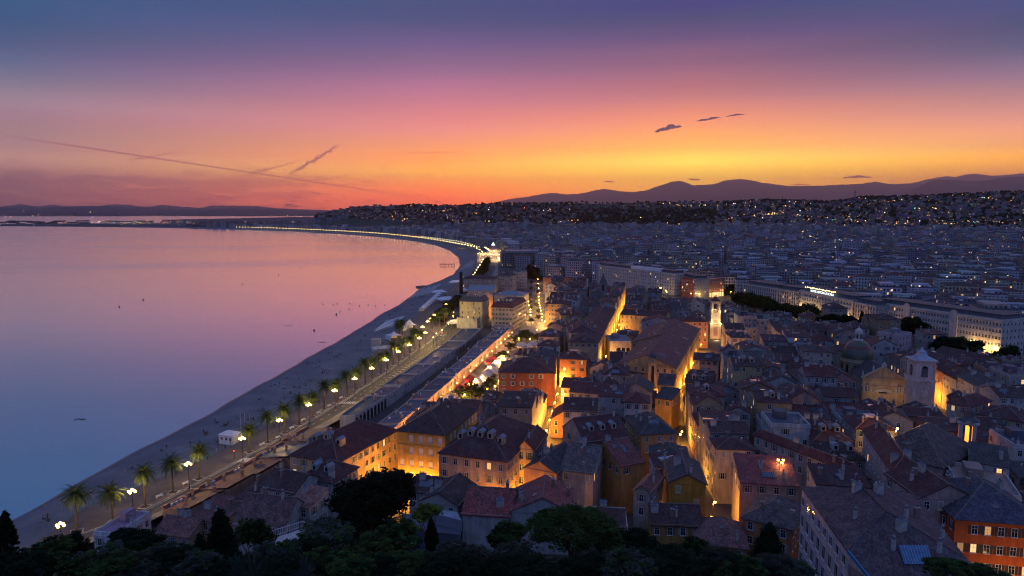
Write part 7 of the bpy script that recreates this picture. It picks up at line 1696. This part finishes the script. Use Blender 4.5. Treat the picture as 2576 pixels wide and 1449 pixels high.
def street_lamp(px, py, label, group, data=AMB, zh=10.2, zg=4.5, sc=1.0, xy=None):
    x, y = xy or G(px, py, zh); r = thing('street_lamp', label, 'street lamp', (x, y, zg), R.uniform(-.3, .3), group)
    p = obj('pole', LPOLE, None, r); p.scale = (1, 1, (zh-zg)/5.8); h = obj('lantern', LHEAD, None, r, loc=(.5, 0, zh-zg)); h.scale = (sc,)*3; obj('lantern_cap', LCAP, None, h); plight(data, r, (.5, 0, zh-zg-.9))
    return r
for i, (px, py) in enumerate(((1362,1111),(1371,1082),(1380,1055),(1387,1033),(1393,1012),(1400,990),(1406,970),(1413,950))): street_lamp(px, py, 'amber lantern, %s up the narrow slit street from its near end' % ordinal(i), 'lanterns of the narrow slit street')
for i, (px, py) in enumerate(((-30.5,189.5),(-24,187.5),(-17.5,183),(-35,196),(-9,178.5),(-3,173.5),(2.5,178),(5.5,186))): street_lamp(0, 0, 'amber lantern, %s round the foot of the yellow and peach houses' % ordinal(i), 'lanterns round the yellow corner house', zh=11.5, xy=(px, py))
for i, (px, py) in enumerate(((1708,1092),(1712,1085),(1688,1034),(1691,1014),(1705,992),(1718,965),(1731,938),(1742,912),(1752,888),(1762,866),(1772,850),(1738,1180),(1786,1300))): street_lamp(px, py, 'amber lantern, %s along the long palace street' % ordinal(i), 'lanterns of the long palace street', AMB if 2 < i < 11 else AMB2)
for i in range(13):
    y_ = 372+i*21.5; street_lamp(0, 0, 'amber lantern, %s along the straight shopping street' % ordinal(i), 'lanterns of the straight shopping street', AMB, 11, xy=(interp(y_, [p[1] for p in SHOP], [p[0] for p in SHOP])-.6, y_))
for i, (px, py) in enumerate(((1362,805),(1361,797),(1361,789),(1359,781),(1358,774),(1356,768),(1355,762),(1355,755),(1354,746),(1356,736),(1354,725),(1353,713),(1352,702),(1333,792),(1333,785),(1333,778),(1329,768),(1328,758),(1326,742),(1369,808))): street_lamp(px, py, 'bright lamp, %s in the double file down the traffic street' % ordinal(i), 'lamps of the traffic street', MKT, sc=1.25)
for i, (px, py) in enumerate(((1276,885),(1265,895),(1254,905),(1243,908),(1274,909),(1225,922),(1211.5,946),(1193,953),(1178,964),(1253.5,956.6),(1242,970),(1303,851),(1332,852.5),(1349,830),(1166,992),(1148.5,1009.6),(1223,978),(1100,1058),(985,1128),(970,1148))): street_lamp(px, py, 'golden market lamp, %s among the tents and trees' % ordinal(i), 'market lamps', MKT, 10.0)
for i, (px, py) in enumerate(((1904,918),(1908,898),(2328,1018),(2333,990),(1640,985))): street_lamp(px, py, ('amber lantern low in the dark lane of mid town', 'amber lantern high in the dark lane of mid town', 'amber lantern beside the cathedral bell tower', 'amber lantern in the lane behind the bell tower', 'amber lantern by the cream belfry foot')[i], None)
for i, (x_, y_) in enumerate(((99, 127), (110, 124), (120, 121))): street_lamp(0, 0, 'amber lantern, %s before the red orange house' % ordinal(i), 'lanterns before the red orange house', AMB3, 17, xy=(x_, y_), zg=9)
for i, (x_, y_) in enumerate(((39, 166), (52.5, 171))): street_lamp(0, 0, 'amber lantern, %s beside the glowing orange house' % ordinal(i), 'lanterns by the glowing orange house', AMB2, 15, xy=(x_, y_), zg=7)
street_lamp(2254, 1078, 'bright white lamp shining at the church roof peak', None, MKT, 26.5, 24)
for i in range(22):
    px, py = 1645+R.uniform(0, 195), 731+R.uniform(-10, 10); street_lamp(px, py, 'golden lamp post on the lamp lit square', 'lamps on the lamp lit square', MKT3, 11, sc=1.4)
for i, (px, py) in enumerate(((2160,826),(2180,832),(2205,818),(2428,862),(2440,868),(2470,880),(2520,880),(2015,790))): street_lamp(px, py, 'white gold kerb lamp, %s along the boulevard road' % ordinal(i), 'kerb lamps of the boulevard', MKT, 9)
for i, (px, py) in enumerate(((1953,1156),(1966,1157),(1962,1163))): street_lamp(px, py, ('first', 'second', 'third')[i]+' small lamp on the leafy roof terrace', 'lamps of the leafy roof terrace', bpy.data.lights.get('terrace_light') or (lambda d: (setattr(d, 'energy', 160), setattr(d, 'color', (1, .55, .18)), d)[2])(bpy.data.lights.new('terrace_light', 'POINT')), 24.5, 22.5)

for i in range(19):
    y = 232+i*12.6; x = B_R(y)+2.2  # lanterns added to wash the whole terrace wall with warm light
    street_lamp(0, 0, 'added wash lantern, %s along the terrace front of the market' % ordinal(i), 'added wash lanterns along the market terrace front', MKT2, 9.0, xy=(x, y))
# ------------------------------------------------------------------ market: awnings, tents
def awning(px1, py1, px2, py2, mat, label, out=4.5, z=9.0, drop=2.6):
    a, b_ = G(px1, py1, z), G(px2, py2, z); L = hypot(b_[0]-a[0], b_[1]-a[1]); ux, uy = (b_[0]-a[0])/L, (b_[1]-a[1])/L; nx, ny = uy, -ux
    if nx < 0: nx, ny = -nx, -ny
    mb = MB(); k = max(3, int(L/2.5)); vs = []
    for i in range(k+1):
        t = i/k; x, y = a[0]+(b_[0]-a[0])*t, a[1]+(b_[1]-a[1])*t
        vs += [(x, y, z), (x+nx*out*.6, y+ny*out*.6, z-drop*.5), (x+nx*out, y+ny*out, z-drop), (x+nx*out, y+ny*out, z-drop-.45)]
    mb.add(vs, [(i*4+j, i*4+j+1, i*4+j+5, i*4+j+4) for i in range(k) for j in range(3)])
    r = thing('awning', label, 'awning', (0, 0, 0)); obj('canvas', mb, mat, r)
    mb = MB()
    for i in (0, k): x, y = vs[i*4+2][0], vs[i*4+2][1]; mb.tube((x, y, 4.4), (x, y, z-drop), .06)
    obj('post', mb, 'white_metal', r)
awning(1143,976,1161,962, 'red_canvas', 'long bright red awning above the market restaurants'); awning(1163,958,1182,942, 'red_canvas', 'dark red awning next to the long bright red one')
awning(1085,1022,1128,990, 'cream_canvas', 'wide pale beige awning nearer than the red awnings', 6.0); awning(975,1128,1004,1106, 'cream_canvas', 'cream awning over the diners near the yellow corner house', 5.0)
awning(946,1160,972,1136, 'red_canvas', 'red and white awning at the market entrance'); awning(1186,936,1215,914, 'dark_canvas', 'black awning beyond the dark red one'); awning(1219,910,1240,893, 'red_canvas', 'small crimson awning far down the market front')
mb = MB(); mb.add([(-3, -3, 3.0), (3, -3, 3.0), (3, 3, 3.0), (-3, 3, 3.0), (-.0, -.0, 5.2), (-3, -3, 2.6), (3, -3, 2.6), (3, 3, 2.6), (-3, 3, 2.6)], [(0, 1, 4), (1, 2, 4), (2, 3, 4), (3, 0, 4), (5, 6, 1, 0), (6, 7, 2, 1), (7, 8, 3, 2), (8, 5, 0, 3)]); STALLC = mb.mesh('canopy', ['cream_canvas'])
mb = MB()
for a in (-2.9, 2.9):
    for b_ in (-2.9, 2.9): mb.tube((a, b_, 0), (a, b_, 3), .06)
STALLP = mb.mesh('posts', ['white_metal'])
mb = MB(); mb.box(-2, 2, -2, 2, .7, .95); mb.box(-1.9, 1.9, -1.9, -1.8, 0, .7); STALLT = mb.mesh('counter', ['timber'])
ST_ = [(1200,962),(1207,955),(1214,948),(1221,941),(1228,934),(1235,927),(1242,920),(1249,913),(1256,906),(1262,899),(1240,932),(1310,866),(1318,868),(1332,868),(1341,863),(1192,972),(1120,1030),(1128,1022)]
for i, (px, py) in enumerate(ST_):
    x, y = G(px, py, 8); r = thing('market_stall', 'pale peaked market canopy, %s along the lit market' % ordinal(i), 'market stall', (x, y, 4.5), -.25, 'market canopies')
    obj('canopy', STALLC, None, r); obj('post', STALLP, None, r); obj('counter', STALLT, None, r)
# ------------------------------------------------------------------ beach tents, kiosk, rows of loungers
def pagoda(px, py, w, label, group=None, rot=.6):
    x, y = G(px, py, 4.6); r = thing('pagoda_tent', label, 'tent', (x, y, 4.5), rot, group); a = w/2
    mb = MB(); P = [(-a, -a, 3), (a, -a, 3), (a, a, 3), (-a, a, 3)]; M = [(i*.38, j*.38, 3.9) for i, j, _ in P]
    mb.add(P+M+[(0, 0, 5.6)], [(0, 1, 5, 4), (1, 2, 6, 5), (2, 3, 7, 6), (3, 0, 7-3, 7)] if False else [(0, 1, 5, 4), (1, 2, 6, 5), (2, 3, 7, 6), (3, 0, 4, 7), (4, 5, 8), (5, 6, 8), (6, 7, 8), (7, 4, 8)]); obj('canopy', mb, 'white_canvas', r)
    mb = MB(); mb.box(-a, a, a-.05, a, 0, 3); mb.box(-a, -a+.05, -a, a, 0, 3) if w > 6 else None; obj('side_panel', mb, 'white_canvas', r)
    mb = MB()
    for i in (-a, a):
        for j in (-a, a): mb.tube((i, j, 0), (i, j, 3), .06)
    obj('post', mb, 'white_metal', r)
pagoda(991, 853, 8.5, 'largest single white pagoda tent beside the palm cluster'); pagoda(1034, 826, 6.5, 'white pagoda tent at the near end of the small tent row'); pagoda(1168, 736, 9, 'white pagoda tent close to the rust steel column'); pagoda(1166, 706, 8, 'white pagoda tent beyond the rust steel column')
for i in range(6): pagoda(1018+i*2.6, 833-i*2.7, 3.2, 'small white tent, %s in the short row by the palm cluster' % ordinal(i), 'short row of small white tents')
for i in range(9): pagoda(1064+i*5.0, 783-i*4.6, 5.2, 'white pagoda tent, %s in the long row on the beach edge' % ordinal(i), 'long row of white pagoda tents')
def marquee(px, py, w, d, label):
    x, y = G(px, py, 4.6); r = thing('marquee', label, 'tent', (x, y, 4.5), .5); a, b_ = w/2, d/2
    mb = MB(); mb.add([(-a, -b_, 3.2), (a, -b_, 3.2), (a, b_, 3.2), (-a, b_, 3.2), (-a*.5, 0, 5.6), (a*.5, 0, 5.6)], [(0, 1, 5, 4), (1, 2, 5), (2, 3, 4, 5), (3, 0, 4)]); obj('canopy', mb, 'white_canvas', r)
    mb = MB()
    for i in (-a, 0, a):
        for j in (-b_, b_): mb.tube((i, j, 0), (i, j, 3.2), .07)
    obj('post', mb, 'white_metal', r)
marquee(1122, 760, 17, 14, 'large white marquee beside the shore road trees'); marquee(1104, 742, 16, 8, 'flat white beach restaurant roof beyond the tent row'); marquee(1143, 822, 9, 9, 'cream parasol roof over lit terrace tables'); marquee(1146, 716, 16, 8, 'pink lit beach pavilion near the groyne')
x, y = G(580, 1108, 3); k_ = thing('beach_kiosk', 'white pyramid roofed lifeguard kiosk on the beach edge', 'kiosk', (x, y, 3.0), -.35)
mb = MB(); mb.box(-3.4, 3.4, -2.4, 2.4, -1.5, 2.8); obj('wall', mb, 'white_canvas', k_)
mb = MB(); mb.add([(-3.7, -2.7, 2.8), (3.7, -2.7, 2.8), (3.7, 2.7, 2.8), (-3.7, 2.7, 2.8), (-1, 0, 4.1), (1, 0, 4.1)], [(0, 1, 5, 4), (1, 2, 5), (2, 3, 4, 5), (3, 0, 4)]); obj('roof', mb, 'white_canvas', k_)
for xx in (-2, 0.2, 2.2): obj('window', WIN['bare'], None, k_, loc=(xx, -2.41, 1.4)).scale = (.9, 1, .6)
mb = MB(); mb.box(-5.2, -3.4, -2.4, 1, -.2, -.05); mb.tube((-5.2, -2.4, 0), (-5.2, -2.4, 1.1), .05); mb.tube((-5.2, 1, 0), (-5.2, 1, 1.1), .05); mb.tube((-5.2, -2.4, 1.1), (-5.2, 1, 1.1), .05); obj('deck', mb, 'timber', k_)
x, y = G(946, 864, 3.5); mb = MB(); mb.box(-3, 3, -2.5, 2.5, -1.5, 3.4); mb.box(-3.15, 3.15, -2.65, 2.65, 3.4, 3.6); tag(obj('beach_hut', mb, 'stone_trim', loc=(x, y, 3)), 'plain grey beach hut beside the stone bastion', 'hut')
x, y = G(985, 872, 4.5); mb = MB(); mb.prism([(-13, -4), (9, -6), (13, 0), (9, 6), (-12, 5)], -3, 1.2); mb.prism([(-12.6, -3.6), (8.7, -5.5), (12.4, 0), (8.7, 5.5), (-11.6, 4.6)], 1.2, 1.21); tag(obj('stone_bastion', mb, 'pale_stone', loc=(x, y, 3.4), rotz=.5), 'low stone bastion carrying the white tent and palm cluster', 'terrace wall')
for i, px in enumerate((606, 617, 630)):
    x, y = G(px, 1082+i*3, 3); mb = MB(); mb.tube((0, 0, -2), (0, 0, 7.5), .08, .05); tag(obj('flagpole', mb, 'white_metal', loc=(x, y, 3)), '%s bare white flagpole behind the beach kiosk' % ('first', 'second', 'third')[i], 'flagpole', 'flagpoles by the beach kiosk')
mb = MB(); mb.box(-.35, .35, -1, .45, .3, .4); mb.add([(-.35, .45, .4), (.35, .45, .4), (.35, 1.0, .85), (-.35, 1.0, .85)], [(0, 1, 2, 3)]); 
for a in (-.3, .3):
    for b_ in (-.9, .4): mb.box(a-.03, a+.03, b_-.03, b_+.03, 0, .3)
mb.tube((.8, .4, 0), (.8, .4, 2.0), .04); mb.lathe([(1.2, 1.75), (.03, 2.15)], 8, (.8, .4, 0)); LNG = mb.mesh('sun_lounger', ['white_canvas'])
for (ax, ay), (bx, by), rows_, n_, words in (((958,818),(1000,806),7,9,'near the palm cluster'), ((1040,736),(1092,724),5,12,'before the groyne pavilion'), ((1172,662),(1196,655),4,9,'on the far curve of the beach')):
    for r_ in range(rows_):
        for i in range(n_):
            t = i/(n_-1); s = r_/(rows_-1) if rows_ > 1 else 0
            px = ax+(bx-ax)*s-(1-t)*(22 if n_ == 9 else 30)*.6+t*14; py = ay+(by-ay)*s+(1-t)*17-t*6
            x, y = G(px, py, 2.2); tt = (x-XW(y))/max(1, XR(y)-XW(y)); z = interp(tt, [p[0] for p in prof_], [p[1] for p in prof_]) if 'prof_' in globals() else 1.8
            if not .12 < tt < .98: continue
            o = obj('sun_lounger', LNG, None, loc=(x, y, z), rotz=1.0+R.uniform(-.05, .05)); tag(o, 'white beach lounger with parasol in the rows '+words, 'sun lounger', 'beach loungers '+words)
# balustrade, benches, groyne, diving stage, buoys
mb = MB(); yy = 176.0
while yy < 560:
    y2 = yy+3.2; a, b_ = XR(yy)+.3, XR(y2)+.3
    mb.tube((a, yy, 4.5), (a, yy, 5.6), .05, .05, 4)
    for z in (5.0, 5.3, 5.58): mb.tube((a, yy, z), (b_, y2, z), .03, .03, 4, 0, False)
    yy = y2
tag(obj('railing', mb, 'rail_paint'), 'turquoise railing between the beach and the promenade', 'railing')
mb = MB(); mb.box(-1.2, 1.2, -.25, .25, .42, .48); mb.box(-1.2, 1.2, .22, .3, .5, .95); mb.box(-1, -.9, -.2, .25, 0, .42); mb.box(.9, 1, -.2, .25, 0, .42); BEN = mb.mesh('bench', ['white_metal'])
for i, (px, py) in enumerate(((402,1250),(468,1218),(326,1288),(700,1102),(735,1078),(764,1058),(802,1040),(829,1022),(660,1120),(858,1002))): tag(obj('bench', BEN, None, loc=(*G(px, py, 4.6), 4.5), rotz=1.1), 'white promenade bench, %s along the palms' % ordinal(i), 'bench', 'promenade benches')
mb = MB(); rr = random.Random(5)
for i in range(70):
    t = rr.random(); x, y = G(1050+36*t, 722-2*t+rr.uniform(-2, 2), .4); mb.lathe([(rr.uniform(1, 2), -.8), (rr.uniform(1.2, 2.4), .3), (.4, rr.uniform(.9, 1.6))], 6, (x, y, 0), 0, rr.random())
o = struct('groyne', mb, 'rock', kind='thing'); tag(o, 'low rock groyne reaching into the sea off the beach', 'groyne')
x, y = G(1125, 667, 1); mb = MB(); mb.box(-13, 13, -1.5, 1.5, 2.2, 2.8)
for i in range(6): mb.tube((-12+i*4.8, 0, -2), (-12+i*4.8, 0, 2.2), .4)
mb.tube((-4, 0, 2.8), (-4, 0, 8), .2); mb.tube((12, 0, 2.8), (12, 0, 8.5), .2); mb.tube((-13, 0, 3.9), (13, 0, 3.9), .12); tag(obj('jetty', mb, 'dark_metal', loc=(x, y, 0)), 'dark jetty stage on piles off the curve of the bay', 'jetty')
mb = MB(); mb.lathe([(.2, -.6), (.85, 0), (.8, .6), (.3, 1.1), (.12, 1.9), (.02, 2.0)], 8); BUO = mb.mesh('buoy', ['clothing'])
for i, (px, py) in enumerate(((300,771),(360,753),(609,714),(700,691),(757,674),(826,659),(790,830),(846,790),(878,776),(855,783),(838,766),(812,765),(880,763),(848,763),(904,768),(926,766),(945,768),(968,766),(834,648),(846,640))):
    x, y = G(px, py, .5); o = obj('buoy', BUO, None, loc=(x, y, 0), color=(.05, .05, .05)); s = .85 if i < 8 else .55; o.scale = (s,)*3; tag(o, 'dark buoy floating on the bay, %s from the open sea side' % ordinal(i), 'buoy', 'buoys on the bay')
for i, (px, py, w) in enumerate(((720, 820, 9), (203, 1055, 5), (676, 961, 5), (810, 861, 5), (988, 780, 6))):
    x, y = G(px, py, 0); mb = MB(); rr = random.Random(i)
    for k in range(9): mb.lathe([(.9, -.6), (.7, .06), (.1, .16)], 6, (rr.uniform(-w/2, w/2), rr.uniform(-.8, .8), 0))
    tag(obj('reef', mb, 'rock', loc=(x, y, 0)), 'low dark reef awash, %s of the scattered ones off the beach' % ORD[i], 'rock', 'reefs awash off the beach')
# ------------------------------------------------------------------ people on the beach
def body(name, joints, edges):
    me = bpy.data.meshes.new(name); me.from_pydata([j[:3] for j in joints], edges, []); o = bpy.data.objects.new(name, me); C.objects.link(o)
    md = o.modifiers.new('skin', 'SKIN'); sv = me.skin_vertices[0].data
    for i, j in enumerate(joints): sv[i].radius = (j[3], j[3]); sv[i].use_root = (i == 0)
    o.modifiers.new('sub', 'SUBSURF').levels = 1
    dg = bpy.context.evaluated_depsgraph_get(); m2 = bpy.data.meshes.new_from_object(o.evaluated_get(dg)); m2.name = name
    m2.materials.clear(); m2.materials.append(MATS['clothing']); bpy.data.objects.remove(o); return m2
E_ = [(0,1),(1,2),(2,3),(3,4),(2,5),(5,6),(6,7),(2,8),(8,9),(9,10),(0,11),(11,12),(12,13),(0,14),(14,15),(15,16)]
STAND = body('person', [(0,0,.95,.15),(0,0,1.2,.14),(0,0,1.42,.13),(0,0,1.52,.06),(0,-.02,1.66,.11),(.2,0,1.4,.06),(.26,0,1.12,.045),(.26,-.08,.86,.04),(-.2,0,1.4,.06),(-.26,0,1.12,.045),(-.26,-.08,.86,.04),(.1,0,.88,.1),(.11,-.02,.48,.07),(.11,.02,.06,.05),(-.1,0,.88,.1),(-.11,-.05,.48,.07),(-.11,.1,.06,.05)], E_)
SIT = body('person', [(0,0,.15,.15),(0,.06,.4,.14),(0,.1,.62,.13),(0,.08,.72,.06),(0,.04,.86,.11),(.2,.08,.6,.06),(.27,0,.36,.045),(.2,-.3,.4,.04),(-.2,.08,.6,.06),(-.27,0,.36,.045),(-.2,-.3,.4,.04),(.1,-.05,.14,.1),(.13,-.42,.42,.07),(.12,-.72,.06,.05),(-.1,-.05,.14,.1),(-.13,-.42,.42,.07),(-.12,-.72,.06,.05)], E_)
LIE = body('person', [(0,0,.12,.14),(0,.28,.13,.14),(0,.5,.14,.12),(0,.6,.16,.06),(0,.74,.17,.11),(.22,.48,.1,.05),(.3,.2,.08,.045),(.28,-.05,.07,.04),(-.22,.48,.1,.05),(-.3,.2,.08,.045),(-.28,-.05,.07,.04),(.1,-.1,.12,.1),(.12,-.5,.16,.07),(.12,-.9,.07,.05),(-.1,-.1,.12,.1),(-.12,-.5,.12,.07),(-.12,-.9,.07,.05)], E_)
BZ = [(0.0, 0.0), (0.05, 0.35), (0.12, 0.9), (0.3, 1.5), (0.65, 2.0), (1.0, 2.3)]
CL = [(.03,.03,.04),(.06,.05,.06),(.05,.06,.1),(.25,.22,.2),(.12,.04,.04),(.04,.08,.09),(.3,.26,.24)]
spots = [(120,1308,4),(128,1305,3),(160,1268,2),(170,1255,3),(225,1240,6),(236,1238,4),(195,1247,2),(105,1274,2),(244,1220,1),(367,1165,3),(328,1182,2),(415,1130,3),(467,1122,2),(514,1093,4),(520,1092,3),(567,1071,5),(562,1072,3),(548,1060,3),(598,1050,2),(631,1056,4),(636,1056,4),(620,1045,2),(600,1048,1),(640,1075,3)]
for i in range(60): spots.append((R.uniform(640, 1090), None, R.choice((1, 2, 2, 3, 4))))
npers = 0
for px, py, k in spots:
    if py is None:
        py = interp(px, [640, 690, 800, 890, 960, 1010, 1045, 1090], [985, 958, 893, 843, 793, 765, 738, 715])+R.uniform(4, interp(px, [640, 900, 1000, 1090], [70, 55, 40, 10]))
    x, y = G(px, py, 1.8); tt = (x-XW(y))/(XR(y)-XW(y))
    if not .07 < tt < .95: continue
    for q in range(k):
        m_ = R.choices((STAND, SIT, LIE), (2, 5, 2))[0]; ox, oy = x+R.uniform(-1.6, 1.6), y+R.uniform(-2, 2)
        z = interp((ox-XW(oy))/(XR(oy)-XW(oy)), [a for a, _ in BZ], [b for _, b in BZ]); o = obj('person', m_, None, loc=(ox, oy, z-.02), color=R.choice(CL), rotz=R.uniform(0, 6.28))
        pose = 'standing' if m_ is STAND else 'sitting' if m_ is SIT else 'lying'
        tag(o, 'tiny distant person %s on the grey pebble beach' % pose, 'person', 'people %s on the beach' % pose); npers += 1
for i, (px, py) in enumerate(((545,1138),(553,1132),(560,1128),(566,1130),(690,1075),(708,1060),(770,1035),(455,1190),(580,1118),(400,1230))):
    o = obj('person', STAND, None, loc=(*G(px, py, 4.6), 4.5), color=R.choice(CL), rotz=i); tag(o, 'tiny distant person strolling on the palm promenade', 'person', 'people strolling on the promenade')
# traffic lights at the crossing and parked cars in the traffic street
for px, py, m_, lb in ((1141,797,'green_glow','traffic light showing green by the low pale lit wall'), (1112,836,'red_glow','traffic light showing red on the shore road'), (589,1132,'red_glow','small traffic light showing red at the near crossing')):
    x, y = G(px, py, 8); r = thing('traffic_light', lb, 'traffic light', (x, y, 4.4)); mb = MB(); mb.tube((0, 0, 0), (0, 0, 3), .07); mb.box(-.16, .16, -.12, .12, 2.7, 3.6); obj('pole', mb, 'dark_metal', r); mb = MB(); mb.ball((0, -.2, 3.3), .16 if px < 900 else .3, k=7, rows=5); obj('signal', mb, m_, r)
def car(x, y, rot, c, label):
    r = thing('parked_car', label, 'car', (x, y, 4.55), rot, 'cars parked in the traffic street')
    mb = MB(); P = [(-2.1, .35), (2.1, .35), (2.15, .75), (1.2, .9), (.6, 1.42), (-1.2, 1.42), (-1.8, .9), (-2.15, .8)]
    vs = [(px, -.85, pz) for px, pz in P]+[(px, .85, pz) for px, pz in P]; k = len(P); mb.add(vs, [(i, (i+1) % k, (i+1) % k+k, i+k) for i in range(k)]+[tuple(range(k-1, -1, -1)), tuple(range(k, 2*k))]); obj('body', mb, 'clothing', r, c)
    for sx_ in (-1.3, 1.3):
        for sy_ in (-.86, .86): mb = MB(); mb.tube((sx_, sy_-.1, .32), (sx_, sy_+.1, .32), .32, .32, 10); obj('wheel', mb, 'dark_metal', r)
    mb = MB(); mb.box(-1.0, .55, -.87, .87, .95, 1.32); obj('window', mb, 'window_glass', r)
for i in range(14):
    px = 1337 if i % 2 else 1349; py = 760-i*4.2; x, y = G(px, py, 4.6); car(x, y, 1.5, R.choice(((.5,.5,.52),(.06,.06,.07),(.4,.05,.05),(.12,.14,.2))), '%s car parked among the lamps, %s along the traffic street' % ('pale' if i % 2 else 'dark', ordinal(i)))
# white railing on the slope, terrace frames, court
def rail(pts, z, label):
    mb = MB()
    for (ax, ay), (bx, by) in zip(pts, pts[1:]):
        a, b_ = G(ax, ay, z), G(bx, by, z); L = hypot(b_[0]-a[0], b_[1]-a[1]); k = max(2, int(L/.45))
        for i in range(k+1): t = i/k; x, y = a[0]+(b_[0]-a[0])*t, a[1]+(b_[1]-a[1])*t; mb.tube((x, y, z-1.1), (x, y, z), .035 if i % 5 else .06, None, 4)
        mb.tube((*a, z), (*b_, z), .06, None, 5); mb.tube((*a, z-1.05), (*b_, z-1.05), .045, None, 5)
    tag(obj('railing', mb, 'white_metal'), label, 'railing'); 
rail([(682,1336),(762,1311),(784,1328)], 30, 'white stair railing among the olive trees on the slope')
mb = MB(); a, b_, c, d = G(682,1356,28.9), G(762,1330,28.9), G(784,1346,28.9), G(700,1375,28.9); mb.prism([a, d, c, b_], 10, 28.9); tag(obj('retaining_wall', mb, 'pale_stone'), 'pale retaining terrace under the white stair railing', 'wall')
rail([(1450,1272),(1572,1277),(1582,1350)], 18, 'white pipe railing round the flat maroon terrace house')
mb = MB(); P = [G(1008,1330,18), G(1160,1345,18), G(1158,1300,18), G(1010,1292,18)]; mb.prism(P, 4, 18); tag(obj('court_terrace', mb, 'flat_roof', color=(.09,.10,.13)), 'empty blue grey court on the slope beside the bright shrubs', 'terrace')
mb = MB(); mb.prism([G(1086,1300,19.5), G(1162,1320,19.5), G(1150,1288,20.5), G(1110,1282,20.5)], 18.0, 20.5); tag(obj('shed', mb, 'sheet_metal'), 'shed with pale corrugated roof beside the empty court', 'shed')
# ------------------------------------------------------------------ street floors a little above the ground
def floor_strip(pts, wd, name, mat):
    mb = MB(); P = [G(x, y, 4.6) for x, y in pts]; vs = []
    for i, (x, y) in enumerate(P):
        a, b_ = P[max(0, i-1)], P[min(len(P)-1, i+1)]; L = hypot(b_[0]-a[0], b_[1]-a[1]); nx, ny = (b_[1]-a[1])/L, -(b_[0]-a[0])/L
        w_ = wd if not isinstance(wd, list) else wd[i]
        vs += [(x-nx*w_/2, y-ny*w_/2, 5.02), (x+nx*w_/2, y+ny*w_/2, 5.02)]
    mb.add(vs, [(i*2, i*2+1, i*2+3, i*2+2) for i in range(len(P)-1)]); struct(name, mb, mat)
floor_strip([(955,1175),(1080,1075),(1190,985),(1250,940),(1330,850),(1345,810)], [10,14,20,26,30,24], 'market_street', 'street_paving')
floor_strip([(1345,808),(1343,760),(1338,720),(1334,680)], 19, 'traffic_road', 'asphalt')
# ------------------------------------------------------------------ small dusk clouds
def cloud(px, py, hw, hh, label, tilt=0.0, seed=1):
    Y = 150000.0; x, _, z = AT(px, py, Y); rr = random.Random(seed); mb = MB(); a, b_ = hw*Y/F2, hh*Y/F2; K_ = 40; M = 10; vs = []; ph = rr.uniform(0, 6)
    for i in range(K_+1):
        t = -1+2*i/K_; k = max(0.0, 1-abs(t)**2.2)**.8*(1+.22*sin(7*t+ph)+.14*sin(17*t+2*ph)); ctr = b_*(.25*sin(3.1*t+ph)+.12*sin(9*t))
        for j in range(M):
            q = 2*pi*j/M; vs.append((t*a, a*.35*k*cos(q), t*a*tilt+ctr+b_*k*(sin(q) if sin(q) > 0 else .55*sin(q))))
    mb.add(vs, [(i*M+j, i*M+(j+1) % M, (i+1)*M+(j+1) % M, (i+1)*M+j) for i in range(K_) for j in range(M)])
    o = obj('cloud', mb, 'cloud_vapour', loc=(x, Y, z), smooth=True); tag(o, label, 'cloud', 'small dark dusk clouds')
cloud(1681, 324, 34, 7, 'largest dark lens shaped cloud in the orange sky', .16, 1); cloud(1783, 300, 32, 3.2, 'thin slanting cloud streak upper of the pair', .14, 2); cloud(1850, 290, 24, 2.4, 'thin cloud wisp trailing above the slanting streak', .12, 3)
cloud(2157, 446, 38, 3.2, 'flat dark cloud bar over the cliff hill side of the range', .01, 4); cloud(1746, 452, 16, 2.6, 'small dark cloud between the two peaks', -.02, 5); cloud(1532, 457, 14, 2.0, 'small flat cloud above the lower shoulder of the range', 0, 6); cloud(2012, 465, 26, 1.6, 'faint cloud sliver just over the long ridge', .02, 7)
# ------------------------------------------------------------------ the evening air
mb = MB(); mb.box(-90000, 90000, -2000, 90500, -30, 4600)
hz = struct('haze', mb, 'land', kind='stuff'); hz['label'] = 'thin evening haze over bay and hills'; hz['category'] = 'haze'
m = bpy.data.materials.new('haze'); m.use_nodes = True; nt = m.node_tree; nt.nodes.clear()
pv = nt.nodes.new('ShaderNodeVolumePrincipled'); pv.inputs['Color'].default_value = (0.94, 0.80, 1.0, 1); pv.inputs['Density'].default_value = 2.3e-5; pv.inputs['Anisotropy'].default_value = 0.76
mo = nt.nodes.new('ShaderNodeOutputMaterial'); nt.links.new(pv.outputs[0], mo.inputs['Volume'])
hz.data.materials.clear(); hz.data.materials.append(m)
